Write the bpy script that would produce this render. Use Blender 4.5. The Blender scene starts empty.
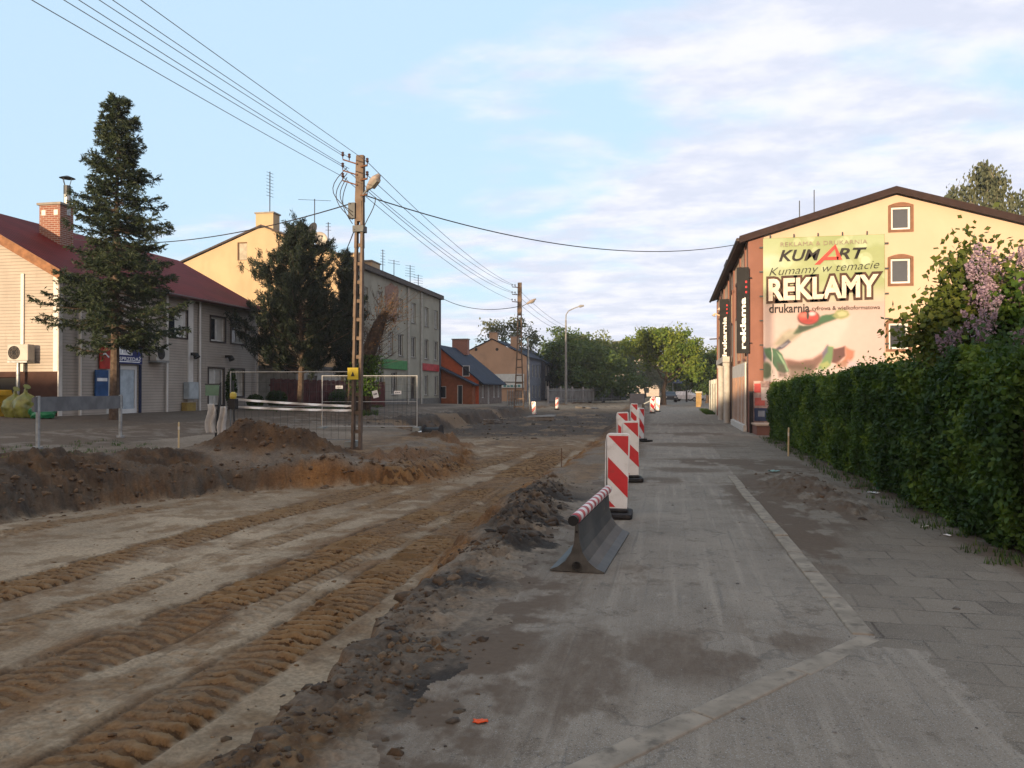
import bpy, bmesh, math, random
import numpy as np
from mathutils import Vector, Matrix
R = math.radians
random.seed(7); rng = np.random.default_rng(11)
S = bpy.context.scene
COL = S.collection

# ---------------------------------------------------------------- camera
cam_d = bpy.data.cameras.new('camera'); cam = bpy.data.objects.new('camera', cam_d); COL.objects.link(cam)
cam_d.sensor_width = 36.0; cam_d.lens = 36.0*780/1024; cam_d.clip_start = .05; cam_d.clip_end = 6000
cam.location = (0, 0, 1.65)
YAW = math.atan(159/780)
cam.rotation_euler = (R(90)+math.atan(6/780), 0, YAW)
S.camera = cam

# ---------------------------------------------------------------- world, sun, exposure
SUN_AZ, SUN_EL = 14.0, 2.7          # degrees: behind and to the left of the camera
W = bpy.data.worlds.new('World'); S.world = W; W.use_nodes = True
SKY_STRENGTH, EXPOSURE, SUN_POWER = 0.15, 1.0, 4.6
def build_world():
    nt = W.node_tree; nt.nodes.clear(); L = nt.links.new
    def N(t, **k):
        n = nt.nodes.new(t)
        for a, b in k.items(): setattr(n, a, b)
        return n
    def M(op, a, b=None, clamp=False):
        n = N('ShaderNodeMath', operation=op); n.use_clamp = clamp
        for i, v in enumerate((a, b)):
            if v is None: continue
            if isinstance(v, (int, float)): n.inputs[i].default_value = v
            else: L(v, n.inputs[i])
        return n.outputs[0]
    def mix(f, a, b):
        n = N('ShaderNodeMix', data_type='RGBA')
        for i, v in ((0, f), (6, a), (7, b)):
            if isinstance(v, (int, float)): n.inputs[i].default_value = v
            elif isinstance(v, tuple): n.inputs[i].default_value = (*v, 1)
            else: L(v, n.inputs[i])
        return n.outputs[2]
    sky = N('ShaderNodeTexSky', sky_type='NISHITA'); sky.sun_disc = False
    sky.sun_elevation = R(SUN_EL); sky.sun_rotation = R(180+SUN_AZ)
    sky.altitude = 100; sky.air_density = 1.0; sky.dust_density = 0.6; sky.ozone_density = 2.0
    tc = N('ShaderNodeTexCoord'); sep = N('ShaderNodeSeparateXYZ'); L(tc.outputs['Generated'], sep.inputs[0])
    zz = M('ADD', M('MAXIMUM', sep.outputs[2], 0.0), 0.13)
    cx = M('DIVIDE', sep.outputs[0], zz); cy = M('DIVIDE', sep.outputs[1], zz)
    cmb = N('ShaderNodeCombineXYZ'); L(cx, cmb.inputs[0]); L(cy, cmb.inputs[1])
    mp = N('ShaderNodeMapping'); mp.inputs['Scale'].default_value = (.85, 1.15, 1); mp.inputs['Location'].default_value = (3.1, 1.7, 0)
    mp.inputs['Rotation'].default_value = (0, 0, R(-12))
    L(cmb.outputs[0], mp.inputs[0])
    n1 = N('ShaderNodeTexNoise'); n1.inputs['Scale'].default_value = 1.5; n1.inputs['Detail'].default_value = 8; n1.inputs['Roughness'].default_value = .56
    n1.inputs['Distortion'].default_value = .25
    L(mp.outputs[0], n1.inputs['Vector'])
    n2 = N('ShaderNodeTexNoise'); n2.inputs['Scale'].default_value = 4.2; n2.inputs['Detail'].default_value = 6; n2.inputs['Roughness'].default_value = .6
    L(mp.outputs[0], n2.inputs['Vector'])
    # more cloud towards the right of the street and low down
    bias = M('MULTIPLY', M('ADD', sep.outputs[0], 0.13), 0.42)
    low = M('MULTIPLY', M('SUBTRACT', 0.34, sep.outputs[2]), 0.70)
    v = M('ADD', M('ADD', n1.outputs[0], bias), low)
    mr = N('ShaderNodeMapRange', interpolation_type='SMOOTHSTEP'); mr.inputs[1].default_value = .47; mr.inputs[2].default_value = .67
    L(v, mr.inputs[0])
    mr.inputs[4].default_value = .82
    sc = N('ShaderNodeVectorMath', operation='SCALE'); L(sky.outputs[0], sc.inputs[0]); sc.inputs['Scale'].default_value = SKY_STRENGTH
    # thin high veil over the clear sky, then cloud: dull lavender bodies with pale pinkish lit edges
    veil = mix(VEIL, sc.outputs[0], VEIL_COL)
    mr2 = N('ShaderNodeMapRange', interpolation_type='SMOOTHSTEP'); mr2.inputs[1].default_value = .36; mr2.inputs[2].default_value = .66
    L(n2.outputs[0], mr2.inputs[0])
    ccol = mix(mr2.outputs[0], CLOUD_DARK, CLOUD_LIT)
    out = mix(mr.outputs[0], veil, ccol)
    # the evening glow round the low sun, behind the viewer
    dt = N('ShaderNodeVectorMath', operation='DOT_PRODUCT'); L(tc.outputs['Generated'], dt.inputs[0])
    dt.inputs[1].default_value = (-math.sin(R(SUN_AZ))*.96, -math.cos(R(SUN_AZ))*.96, .28)
    gl = N('ShaderNodeMapRange', interpolation_type='SMOOTHSTEP'); gl.inputs[1].default_value = .42; gl.inputs[2].default_value = 1.0; gl.inputs[4].default_value = .92
    L(dt.outputs['Value'], gl.inputs[0]); out = mix(gl.outputs[0], out, GLOW)
    bg = N('ShaderNodeBackground'); L(out, bg.inputs[0]); bg.inputs[1].default_value = 1.0
    o = N('ShaderNodeOutputWorld'); L(bg.outputs[0], o.inputs[0])
GLOW = (.80, .575, .415)
VEIL, VEIL_COL = 0.74, (.375, .505, .625)
CLOUD_DARK, CLOUD_LIT = (.40, .405, .475), (.535, .515, .555)
build_world()
sun_d = bpy.data.lights.new('sun', 'SUN'); sun = bpy.data.objects.new('sun', sun_d); COL.objects.link(sun)
sun_d.energy = SUN_POWER; sun_d.angle = R(.55); sun_d.color = (1.0, .745, .47)
sdir = Vector((-math.sin(R(SUN_AZ))*math.cos(R(SUN_EL)), -math.cos(R(SUN_AZ))*math.cos(R(SUN_EL)), math.sin(R(SUN_EL))))
sun.rotation_euler = (-sdir).to_track_quat('-Z', 'Y').to_euler(); sun.location = (-10, -40, 30)
S.view_settings.view_transform = 'Standard'; S.view_settings.look = 'None'
S.view_settings.exposure = EXPOSURE; S.view_settings.gamma = 1; S.view_settings.use_curve_mapping = False
S.render.engine = 'CYCLES'
S.cycles.max_bounces = 6; S.cycles.diffuse_bounces = 3; S.cycles.transparent_max_bounces = 8
S.cycles.use_denoising = True

# ---------------------------------------------------------------- materials
def hexlin(h):
    c = [int(h[i:i+2], 16)/255 for i in (0, 2, 4)]
    return tuple(x/12.92 if x <= .04045 else ((x+.055)/1.055)**2.4 for x in c)
def new_mat(name):
    m = bpy.data.materials.new(name); m.use_nodes = True
    nt = m.node_tree; b = nt.nodes['Principled BSDF']
    return m, nt, b
def nd(nt, t, **k):
    n = nt.nodes.new(t)
    for a, b in k.items(): setattr(n, a, b)
    return n
def mixrgb(nt, f, a, b, blend='MIX'):
    n = nd(nt, 'ShaderNodeMix', data_type='RGBA', blend_type=blend)
    for i, v in ((0, f), (6, a), (7, b)):
        if isinstance(v, (int, float)): n.inputs[i].default_value = v
        elif isinstance(v, tuple): n.inputs[i].default_value = (*v[:3], 1)
        else: nt.links.new(v, n.inputs[i])
    return n.outputs[2]
def noise(nt, scale, detail=4, rough=.55, vec=None, stretch=None):
    n = nd(nt, 'ShaderNodeTexNoise'); n.inputs['Scale'].default_value = scale; n.inputs['Detail'].default_value = detail; n.inputs['Roughness'].default_value = rough
    if vec is None:
        vec = nd(nt, 'ShaderNodeTexCoord').outputs['Object']
    if stretch:
        mp = nd(nt, 'ShaderNodeMapping'); mp.inputs['Scale'].default_value = stretch; nt.links.new(vec, mp.inputs[0]); vec = mp.outputs[0]
    nt.links.new(vec, n.inputs['Vector'])
    return n.outputs['Fac']
def ramp01(nt, v, lo, hi):
    mr = nd(nt, 'ShaderNodeMapRange', interpolation_type='SMOOTHSTEP'); mr.inputs[1].default_value = lo; mr.inputs[2].default_value = hi
    nt.links.new(v, mr.inputs[0]); return mr.outputs[0]
def bump(nt, b, h, strength=.4, dist=.02, prev=None):
    n = nd(nt, 'ShaderNodeBump'); n.inputs['Strength'].default_value = strength; n.inputs['Distance'].default_value = dist
    nt.links.new(h, n.inputs['Height'])
    if prev is not None: nt.links.new(prev, n.inputs['Normal'])
    nt.links.new(n.outputs[0], b.inputs['Normal']); return n.outputs[0]
_cache = {}
def mat(name, base, rough=.7, metal=0.0, var=.18, scale=3.0, dirt=None, dirt_amt=.5, bump_s=0.0, bump_scale=40, streak=False):
    """plain surface with uneven tone, optional worn dirt patches and fine bump"""
    if name in _cache: return _cache[name]
    m, nt, b = new_mat(name)
    base = hexlin(base) if isinstance(base, str) else base
    n = noise(nt, scale, 5)
    lo = tuple(c*(1-var) for c in base); hi = tuple(min(1, c*(1+var)) for c in base)
    c = mixrgb(nt, ramp01(nt, n, .3, .7), lo, hi)
    if dirt is not None:
        n2 = noise(nt, scale*1.7, 7, .65, stretch=(1, 1, .25) if streak else None)
        f = ramp01(nt, n2, .5, .72)
        mm = nd(nt, 'ShaderNodeMath', operation='MULTIPLY'); nt.links.new(f, mm.inputs[0]); mm.inputs[1].default_value = dirt_amt
        c = mixrgb(nt, mm.outputs[0], c, hexlin(dirt) if isinstance(dirt, str) else dirt)
    nt.links.new(c, b.inputs['Base Color'])
    b.inputs['Roughness'].default_value = rough; b.inputs['Metallic'].default_value = metal; b.inputs['Specular IOR Level'].default_value = .5 if rough < .38 else .22
    if bump_s: bump(nt, b, noise(nt, bump_scale, 4), bump_s, .01)
    _cache[name] = m; return m

# ---------------------------------------------------------------- scene helpers
LOC = {}
def thing(name, label, cat, loc=(0, 0, 0), rotz=0, group=None):
    o = bpy.data.objects.new(name, None); COL.objects.link(o); o.empty_display_size = .1
    o.location = loc; o.rotation_euler = (0, 0, rotz); o['label'] = label; o['category'] = cat
    if group: o['group'] = group
    LOC[o.name] = Vector(loc); return o
def tag(o, label, cat, group=None):
    o['label'] = label; o['category'] = cat
    if group: o['group'] = group
    return o
def struct(o, kind='structure'):
    o['kind'] = kind; return o
def dup(root, loc, rotz=0, label=None, group=None, scale=None):
    r = root.copy(); COL.objects.link(r); r.location = loc; r.rotation_euler = (0, 0, rotz)
    if label: r['label'] = label
    if group: r['group'] = group
    if scale: r.scale = (scale,)*3 if isinstance(scale, (int, float)) else scale
    for ch in list(root.children):
        c = ch.copy(); COL.objects.link(c); c.parent = r
        for g in list(ch.children):
            d = g.copy(); COL.objects.link(d); d.parent = c
    return r
def link_mesh(name, me, m, parent=None, off=None):
    o = bpy.data.objects.new(name, me); COL.objects.link(o)
    for x in (m if isinstance(m, (list, tuple)) else [m]): me.materials.append(x)
    if parent is not None: o.parent = parent; LOC[o.name] = off if off is not None else LOC[parent.name]
    else: LOC[o.name] = Vector((0, 0, 0))
    return o
class MB:
    def __init__(s): s.v = []; s.f = []; s.mi = []
    def poly(s, pts, mi=0):
        n = len(s.v); s.v += [tuple(p) for p in pts]; s.f.append(tuple(range(n, n+len(pts)))); s.mi.append(mi); return s
    def hexa(s, p, mi=0):
        n = len(s.v); s.v += [tuple(q) for q in p]
        for f in ((0, 3, 2, 1), (4, 5, 6, 7), (0, 1, 5, 4), (1, 2, 6, 5), (2, 3, 7, 6), (3, 0, 4, 7)): s.f.append(tuple(n+i for i in f)); s.mi.append(mi)
        return s
    def box(s, x0, x1, y0, y1, z0, z1, mi=0):
        return s.hexa([(x0, y0, z0), (x1, y0, z0), (x1, y1, z0), (x0, y1, z0), (x0, y0, z1), (x1, y0, z1), (x1, y1, z1), (x0, y1, z1)], mi)
    def bar(s, a, b, w, h=None, up=(0, 0, 1), mi=0):
        a, b = Vector(a), Vector(b); h = h or w; d = (b-a).normalized(); up = Vector(up)
        if abs(d.dot(up)) > .98: up = Vector((1, 0, 0))
        x = d.cross(up).normalized(); y = x.cross(d)
        q = lambda p, i, j: p + x*(w/2*i) + y*(h/2*j)
        return s.hexa([q(a, -1, -1), q(a, 1, -1), q(b, 1, -1), q(b, -1, -1), q(a, -1, 1), q(a, 1, 1), q(b, 1, 1), q(b, -1, 1)], mi)
    def tube(s, pts, r, n=8, mi=0, cap=True):
        pts = [Vector(p) for p in pts]; rs = r if isinstance(r, (list, tuple)) else [r]*len(pts)
        base = len(s.v); prev = None
        for i, p in enumerate(pts):
            d = (pts[min(i+1, len(pts)-1)]-pts[max(i-1, 0)]).normalized()
            if prev is None:
                up = Vector((0, 0, 1)) if abs(d.z) < .9 else Vector((1, 0, 0))
                x = d.cross(up).normalized()
            else:
                x = (prev - d*prev.dot(d)).normalized()
            prev = x; y = d.cross(x)
            for k in range(n):
                a = 2*math.pi*k/n; s.v.append(tuple(p + (x*math.cos(a)+y*math.sin(a))*rs[i]))
        for i in range(len(pts)-1):
            for k in range(n):
                a, b = base+i*n+k, base+i*n+(k+1) % n
                s.f.append((a, b, b+n, a+n)); s.mi.append(mi)
        if cap:
            s.f.append(tuple(base+k for k in reversed(range(n)))); s.mi.append(mi)
            s.f.append(tuple(base+(len(pts)-1)*n+k for k in range(n))); s.mi.append(mi)
        return s
    def prism(s, outline, axis, d0, d1, mi=0, smooth=False):
        """outline: 2-D points; axis: function (u, v, d) -> point; extruded from d0 to d1"""
        n = len(outline); b = len(s.v)
        s.v += [tuple(axis(u, v, d0)) for u, v in outline] + [tuple(axis(u, v, d1)) for u, v in outline]
        s.f.append(tuple(range(b, b+n))); s.mi.append(mi); s.f.append(tuple(reversed(range(b+n, b+2*n)))); s.mi.append(mi)
        for i in range(n):
            j = (i+1) % n; s.f.append((b+i, b+n+i, b+n+j, b+j)); s.mi.append(mi)
        return s
    def build(s, name, m, parent=None, smooth=False, fix=True):
        off = LOC[parent.name] if parent is not None else Vector((0, 0, 0))
        me = bpy.data.meshes.new(name); me.from_pydata([tuple(Vector(p)-off) for p in s.v], [], s.f)
        o = link_mesh(name, me, m, parent, off)
        me.polygons.foreach_set('material_index', s.mi)
        if fix:
            bm = bmesh.new(); bm.from_mesh(me); bmesh.ops.recalc_face_normals(bm, faces=bm.faces); bm.to_mesh(me); bm.free()
        if smooth: me.polygons.foreach_set('use_smooth', [True]*len(me.polygons))
        me.update(); return o
def npmesh(name, V, F, m, parent=None, attrs=None, smooth=False, local=False):
    """V (n,3), F (k,4) arrays; attrs {name: (type, array)} per vertex"""
    V = np.asarray(V, dtype=np.float32)
    if parent is not None and not local: V = V - np.array(LOC[parent.name], dtype=np.float32)
    k = F.shape[1]
    me = bpy.data.meshes.new(name); me.vertices.add(len(V)); me.vertices.foreach_set('co', np.ascontiguousarray(V).ravel())
    me.loops.add(F.size); me.loops.foreach_set('vertex_index', np.ascontiguousarray(F, dtype=np.int32).ravel())
    me.polygons.add(len(F)); me.polygons.foreach_set('loop_start', np.arange(0, F.size, k, dtype=np.int32)); me.polygons.foreach_set('loop_total', np.full(len(F), k, dtype=np.int32))
    for an, (t, arr) in (attrs or {}).items():
        a = me.attributes.new(an, t, 'POINT')
        a.data.foreach_set('color' if t == 'FLOAT_COLOR' else 'value', np.ascontiguousarray(arr, dtype=np.float32).ravel())
    if smooth: me.polygons.foreach_set('use_smooth', np.ones(len(F), dtype=bool))
    me.update(calc_edges=True); me.validate()
    return link_mesh(name, me, m, parent)
class Fr:
    """a wall's frame: u along the wall, d outwards, z up"""
    def __init__(s, p0, d, z=0):
        s.p = Vector((p0[0], p0[1], z)); s.d = Vector((d[0], d[1], 0)).normalized(); s.n = Vector((s.d.y, -s.d.x, 0))
    def P(s, u, d, z): return s.p + s.d*u + s.n*d + Vector((0, 0, z))
    def box(s, mb, u0, u1, d0, d1, z0, z1, mi=0):
        P = s.P
        return mb.hexa([P(u0, d0, z0), P(u1, d0, z0), P(u1, d1, z0), P(u0, d1, z0), P(u0, d0, z1), P(u1, d0, z1), P(u1, d1, z1), P(u0, d1, z1)], mi)
    def rect(s, mb, u0, u1, z0, z1, d=0, mi=0):
        P = s.P; return mb.poly([P(u0, d, z0), P(u1, d, z0), P(u1, d, z1), P(u0, d, z1)], mi)
    def wall(s, mb, u0, u1, z0, z1, ops=(), rev=.12, mi=0):
        us = sorted({u0, u1, *[x for o in ops for x in (o[0], o[1])]}); zs = sorted({z0, z1, *[x for o in ops for x in (o[2], o[3])]})
        for a, b in zip(us, us[1:]):
            for c, d in zip(zs, zs[1:]):
                mu, mz = (a+b)/2, (c+d)/2
                if any(o[0] < mu < o[1] and o[2] < mz < o[3] for o in ops): continue
                s.rect(mb, a, b, c, d, 0, mi)
        for a, b, c, d in ops:
            P = s.P
            mb.poly([P(a, 0, c), P(a, -rev, c), P(a, -rev, d), P(a, 0, d)], mi); mb.poly([P(b, 0, c), P(b, 0, d), P(b, -rev, d), P(b, -rev, c)], mi)
            mb.poly([P(a, 0, d), P(a, -rev, d), P(b, -rev, d), P(b, 0, d)], mi); mb.poly([P(a, 0, c), P(b, 0, c), P(b, -rev, c), P(a, -rev, c)], mi)
    def window(s, parent, u0, u1, z0, z1, fm, pm, rev=.12, mull=1, fw=.06, sill=None, surround=None, sw=.1, curtain=None, name='window', cross=0, arch=False):
        f = MB(); d0, d1 = -rev+.012, -rev+.06; e = .004
        s.box(f, u0+e, u1-e, d0, d1, z0+e, z0+fw); s.box(f, u0+e, u1-e, d0, d1, z1-fw, z1-e)
        s.box(f, u0+e, u0+fw, d0, d1, z0+fw, z1-fw); s.box(f, u1-fw, u1-e, d0, d1, z0+fw, z1-fw)
        for k in range(1, mull+1):
            if mull == 0: break
            u = u0+(u1-u0)*k/(mull+1); s.box(f, u-fw*.6, u+fw*.6, d0, d1+.004, z0+fw, z1-fw)
        if cross: 
            z = z0+(z1-z0)*cross; s.box(f, u0+fw, u1-fw, d0, d1+.002, z-fw*.5, z+fw*.5)
        o = f.build(name, fm, parent)
        g = MB(); s.rect(g, u0+.01, u1-.01, z0+.01, z1-.01, -rev+.02); g.build('pane', pm, o)
        if curtain:
            a, b, cm = curtain
            g = MB(); n = 14; ua, ub = u0+(u1-u0)*a, u0+(u1-u0)*b
            for k in range(n):
                x0, x1 = ua+(ub-ua)*k/n, ua+(ub-ua)*(k+1)/n; q = lambda i: -rev+.024+.006*(i % 2)
                g.poly([s.P(x0, q(k), z0+.05), s.P(x1, q(k+1), z0+.05), s.P(x1, q(k+1), z1-.05), s.P(x0, q(k), z1-.05)])
            g.build('curtain', cm, o)
        if sill: g = MB(); s.box(g, u0-.06, u1+.06, -rev+.06, .07, z0-.05, z0-.003); g.build('sill', sill, o)
        if surround:
            g = MB(); s.box(g, u0-sw, u0, -.02, .035, z0-sw, z1); s.box(g, u1, u1+sw, -.02, .035, z0-sw, z1)
            s.box(g, u0, u1, -.02, .032, z0-sw, z0)
            if arch:
                n = 10; top = lambda t: z1+sw*.6+sw*1.1*math.sin(math.pi*t)
                for k in range(n):
                    t0, t1 = k/n, (k+1)/n; a, b = u0-sw+(u1-u0+2*sw)*t0, u0-sw+(u1-u0+2*sw)*t1
                    g.hexa([s.P(a, -.02, z1), s.P(b, -.02, z1), s.P(b, .037, z1), s.P(a, .037, z1), s.P(a, -.02, top(t0)), s.P(b, -.02, top(t1)), s.P(b, .037, top(t1)), s.P(a, .037, top(t0))])
            else: s.box(g, u0-sw, u1+sw, -.02, .037, z1, z1+sw)
            g.build('surround', surround, o)
        return o
def text_mesh(body, shear=0, offset=0, extrude=0.0, spacing=1.0):
    c = bpy.data.curves.new('t', 'FONT'); c.body = body; c.size = 1; c.shear = shear; c.offset = offset; c.extrude = extrude; c.resolution_u = 3; c.space_character = spacing
    o = bpy.data.objects.new('t', c); COL.objects.link(o)
    dg = bpy.context.evaluated_depsgraph_get(); me = bpy.data.meshes.new_from_object(o.evaluated_get(dg))
    bpy.data.objects.remove(o); bpy.data.curves.remove(c); return me
def lettering(name, body, o, ud, vd, w, h, m, parent, shear=0, offset=0, lift=0.0, spacing=1.0, bbox_from=None):
    """text stretched into a w x h box whose lower left corner is o"""
    me = text_mesh(body, shear, offset, 0, spacing); n = len(me.vertices)
    co = np.empty(n*3, dtype=np.float32); me.vertices.foreach_get('co', co); co = co.reshape(n, 3)
    lo, hi = (co.min(0), co.max(0)) if bbox_from is None else bbox_from
    ud, vd = Vector(ud), Vector(vd); nn = ud.cross(vd); off = LOC[parent.name]
    u = (co[:, 0]-lo[0])/(hi[0]-lo[0])*w; v = (co[:, 1]-lo[1])/(hi[1]-lo[1])*h
    P = np.outer(u, ud)+np.outer(v, vd)+np.array(Vector(o)+nn*lift-off)
    me.vertices.foreach_set('co', P.astype(np.float32).ravel()); me.name = name
    ob = link_mesh(name, me, m, parent); me.update(); return ob, (lo, hi)

# ---------------------------------------------------------------- numpy noise
def _h(ix, iy, seed):
    n = (ix.astype(np.int64)*374761393 + iy.astype(np.int64)*668265263 + seed*974634777) & 0xffffffff
    n = ((n ^ (n >> 13))*1274126177) & 0xffffffff
    return ((n ^ (n >> 16)) & 0xffff)/65535.0
def vn(x, y, seed=0):
    x = np.asarray(x, dtype=float); y = np.asarray(y, dtype=float)
    ix, iy = np.floor(x), np.floor(y); fx, fy = x-ix, y-iy
    fx = fx*fx*fx*(fx*(fx*6-15)+10); fy = fy*fy*fy*(fy*(fy*6-15)+10)
    a, b, c, d = _h(ix, iy, seed), _h(ix+1, iy, seed), _h(ix, iy+1, seed), _h(ix+1, iy+1, seed)
    return (a*(1-fx)+b*fx)*(1-fy)+(c*(1-fx)+d*fx)*fy
def fbm(x, y, s=1.0, o=4, seed=0, g=.5):
    t = 0; a = 1; n = 0
    for k in range(o): t = t+a*vn(np.asarray(x)*s+k*17.3, np.asarray(y)*s-k*9.1, seed+k*31); n += a; a *= g; s *= 2.03
    return t/n
def sm(x, a, b):
    t = np.clip((np.asarray(x, dtype=float)-a)/(b-a), 0, 1); return t*t*(3-2*t)
# ================================================================ TERRAIN
EL_Y = np.array([-40, 0, 8, 11.6, 13.5, 15.0, 15.9, 16.6, 17.6, 19.5, 22.5, 26, 29, 34, 62, 75])
EL_X = np.array([-13, -12.6, -12.2, -11.5, -10.9, -9.6, -7.4, -6.2, -5.75, -5.9, -6.6, -8.2, -10.8, -12.5, -12.5, -12.5])
ER_Y = np.array([-40, 2, 6, 9, 12, 15, 20, 26, 34, 62, 75])
ER_X = np.array([-2.0, -2.0, -2.0, -2.0, -2.3, -2.3, -1.95, -1.9, -2.3, -3.4, -3.6])
DP_Y = np.array([-40, 12, 17, 22, 26, 31, 36, 58, 68])
DP_Z = np.array([.46, .46, .44, .3, .16, .2, .42, .36, .02])
HEAPS = [(-9.75, 16.9, 1.05, .7, .78), (-8.5, 17.1, .8, .5, .40), (-7.2, 17.5, .9, .4, .12), (-10.9, 15.1, .8, .7, .22), (-12.0, 13.3, 1.0, .9, .16),
         (-13.0, 10.5, 1.0, 1.5, .12), (-6.35, 18.6, .45, .9, .13), (-7.5, 24.6, .9, .5, .2), (2.15, 13.7, .5, 1.7, .17), (2.5, 11.6, .3, .8, .07)]
TRACKS = [(np.array([2, 4.6, 7.5, 13.7, 20, 27]), np.array([-4.72, -4.6, -4.36, -3.98, -3.75, -3.6]), .33, .15, 1.0),
          (np.array([2, 5, 10, 15, 20, 27]), np.array([-3.28, -3.2, -3.17, -3.12, -3.25, -3.3]), .31, .15, .9),
          (np.array([2, 6.4, 11, 15, 20, 27]), np.array([-7.0, -6.9, -6.7, -6.2, -5.0, -4.2]), .34, .155, .8),
          (np.array([2, 6.4, 11, 14, 16]), np.array([-9.9, -9.7, -9.5, -8.6, -7.4]), .28, .155, .6),
          (np.array([2, 7, 13, 19]), np.array([-3.9, -3.85, -3.6, -3.5]), .14, .14, .4),
          (np.array([2, 8, 14, 20]), np.array([-5.75, -5.6, -5.3, -4.4]), .22, .155, .5)]
def edges(X, Y):
    n = (fbm(Y, X*.3, 1.1, 4, 3)-.5)*.55 + (fbm(Y*1.0, X, 4.0, 3, 5)-.5)*.22
    el = np.interp(Y, EL_Y, EL_X)+n*1.2; er = np.interp(Y, ER_Y, ER_X)+n
    return el, er
def grade(X, Y):
    t = sm(-X, 8, 21)
    return t*(.6-.3*sm(Y, 40, 75))+.13*sm(-X, 5.5, 8.5)*(1-.3*sm(Y, 40, 75))
def terrain(X, Y, fine=True):
    """height and a dict of masks"""
    el, er = edges(X, Y); dp = np.interp(Y, DP_Y, DP_Z)
    wl = .75+.7*fbm(X, Y, .35, 2, 8)
    wr = .34+.5*sm(Y, 5.5, 8.5)*(.5+fbm(X, Y, .8, 2, 9)); p = sm(X, el, el+wl)*sm(-X, -er, -er+wr)
    front = sm(Y, -60, -30)
    p = p*front
    g = grade(X, Y)
    z = g*(1-p) + p*(-dp)
    near = np.exp(-((Y-9)/22.0)**2)
    z = z + p*((fbm(X, Y, .5, 3, 12)-.5)*.10)
    heap = np.zeros_like(X)
    for hx, hy, sx, sy, hh in HEAPS:
        e = np.exp(-((X-hx)/sx)**2-((Y-hy)/sy)**2); z = z+hh*e; heap = np.maximum(heap, np.clip(e*2.2, 0, 1)*min(1, hh/.1))
    # the loose ridge of dug soil along the broken asphalt edge
    dist = X-er
    berm = np.exp(-((dist-.26)/.30)**2)*sm(Y, 1, 2.5)*(1-sm(Y, 13, 18))
    hump = np.exp(-((Y-10.0)/1.7)**2)*.20+np.exp(-((Y-12.2)/1.2)**2)*.10
    z = z + berm*(.0+.05*sm(fbm(X, Y, 1.3, 3, 21), .45, .7)+hump*(.5+fbm(X, Y, 1.1, 3, 23)))
    slope = np.clip(4*p*(1-p), 0, 1)
    farr = sm(Y, 27, 33)*(1-sm(Y, 60, 72))*sm(-X, 1.9, 3.2)*(1-sm(-X, 13.5, 16))
    lsoil = np.exp(-((X-el+.1)/.9)**2)*(1-sm(Y, 22, 26))
    rough = np.clip(slope*1.0+berm*(.55+.6*sm(Y, 6.5, 9))+heap*.9+farr*.8+lsoil*.5, 0, 1.3)
    billow = np.abs(fbm(X, Y, 2.2, 5, 33, .55)-.5)*2
    cl = np.abs(fbm(X, Y, 7.0, 4, 35, .6)-.5)*2
    z = z + rough*((billow-.25)*.17+(cl-.25)*.11) + rough*(np.abs(fbm(X, Y, 19.0, 3, 37, .6)-.5)-.12)*.03
    sl = np.clip(slope+heap*.6+lsoil*.4, 0, 1.2)*sm(-X, 4.5, 6); z = z + sl*((np.abs(fbm(X, Y, 1.1, 5, 55, .6)-.5)*2-.3)*.30 + (np.abs(fbm(X, Y, 4.3, 4, 56, .62)-.5)*2-.28)*.16)
    z = z + np.clip(lsoil*1.3, 0, 1)*sm(-X, 6, 7.5)*(fbm(X, Y, .55, 3, 58)-.52)*.55
    # tyre tracks with lugs
    tr = np.zeros_like(X); lugs = np.zeros_like(X); ruts = np.zeros_like(X); tamt = np.zeros_like(X); tph = np.zeros_like(X)
    for ty, tx, hw, pitch, amt in TRACKS:
        xc = np.interp(Y, ty, tx)+(fbm(Y, X*0+amt*9, .25, 2, 41)-.5)*.16
        u = (X-xc)/hw; inside = (1-sm(np.abs(u), .82, 1.08))*sm(Y, ty[0]-2, ty[0])*(1-sm(Y, ty[-1]-6, ty[-1]))
        brk = .32+.68*sm(fbm(X, Y, .8, 4, 44), .36, .56)
        ph = (Y+.10*np.abs(u)+(fbm(X, Y, 1.3, 2, 46)-.5)*.14+(fbm(X, Y, 6, 2, 45)-.5)*.05)/pitch
        lug = sm(np.sin(2*math.pi*ph), -.2, .35); lugs = np.maximum(lugs, lug*inside*brk*amt)
        z = z + amt*inside*brk*(lug*.050*(.45+.9*fbm(X, Y, 5.0, 3, 53))-.026) + amt*.03*np.exp(-((np.abs(u)-1.15)/.2)**2)*(fbm(X, Y, 3, 2, 48))*sm(Y, ty[0]-2, ty[0])*(1-sm(Y, ty[-1]-6, ty[-1]))
        am = inside*amt*brk; tph = np.where(am > tamt, ph, tph); tamt = np.maximum(tamt, am)
        rut = np.exp(-((np.abs(u)-1.02)/.10)**2)*amt*sm(Y, ty[0]-2, ty[0])*(1-sm(Y, ty[-1]-6, ty[-1]))*sm(fbm(X, Y, .7, 3, 57), .36, .5); ruts = np.maximum(ruts, rut); z = z - rut*.022
        z = z + inside*amt*(np.abs(fbm(X, Y, 7, 4, 47, .6)-.5)-.12)*.06
        tr = np.maximum(tr, inside*amt*(.55+.45*brk))
        halo = np.exp(-(u/2.3)**2)*.75*amt*sm(Y, ty[0]-2, ty[0])*(1-sm(Y, ty[-1]-6, ty[-1])); tr = np.maximum(tr, halo*sm(fbm(X, Y, 1.7, 4, 49), .42, .6))
    # crust cracks and small unevenness of the pit floor
    z = z + p*((fbm(X, Y, 3.0, 4, 51)-.5)*.035)
    flat = 1-np.clip(p+rough, 0, 1)
    z = z + flat*((fbm(X, Y, .6, 3, 61)-.5)*.03+(fbm(X, Y, 5, 3, 62)-.5)*.006*near)
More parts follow.
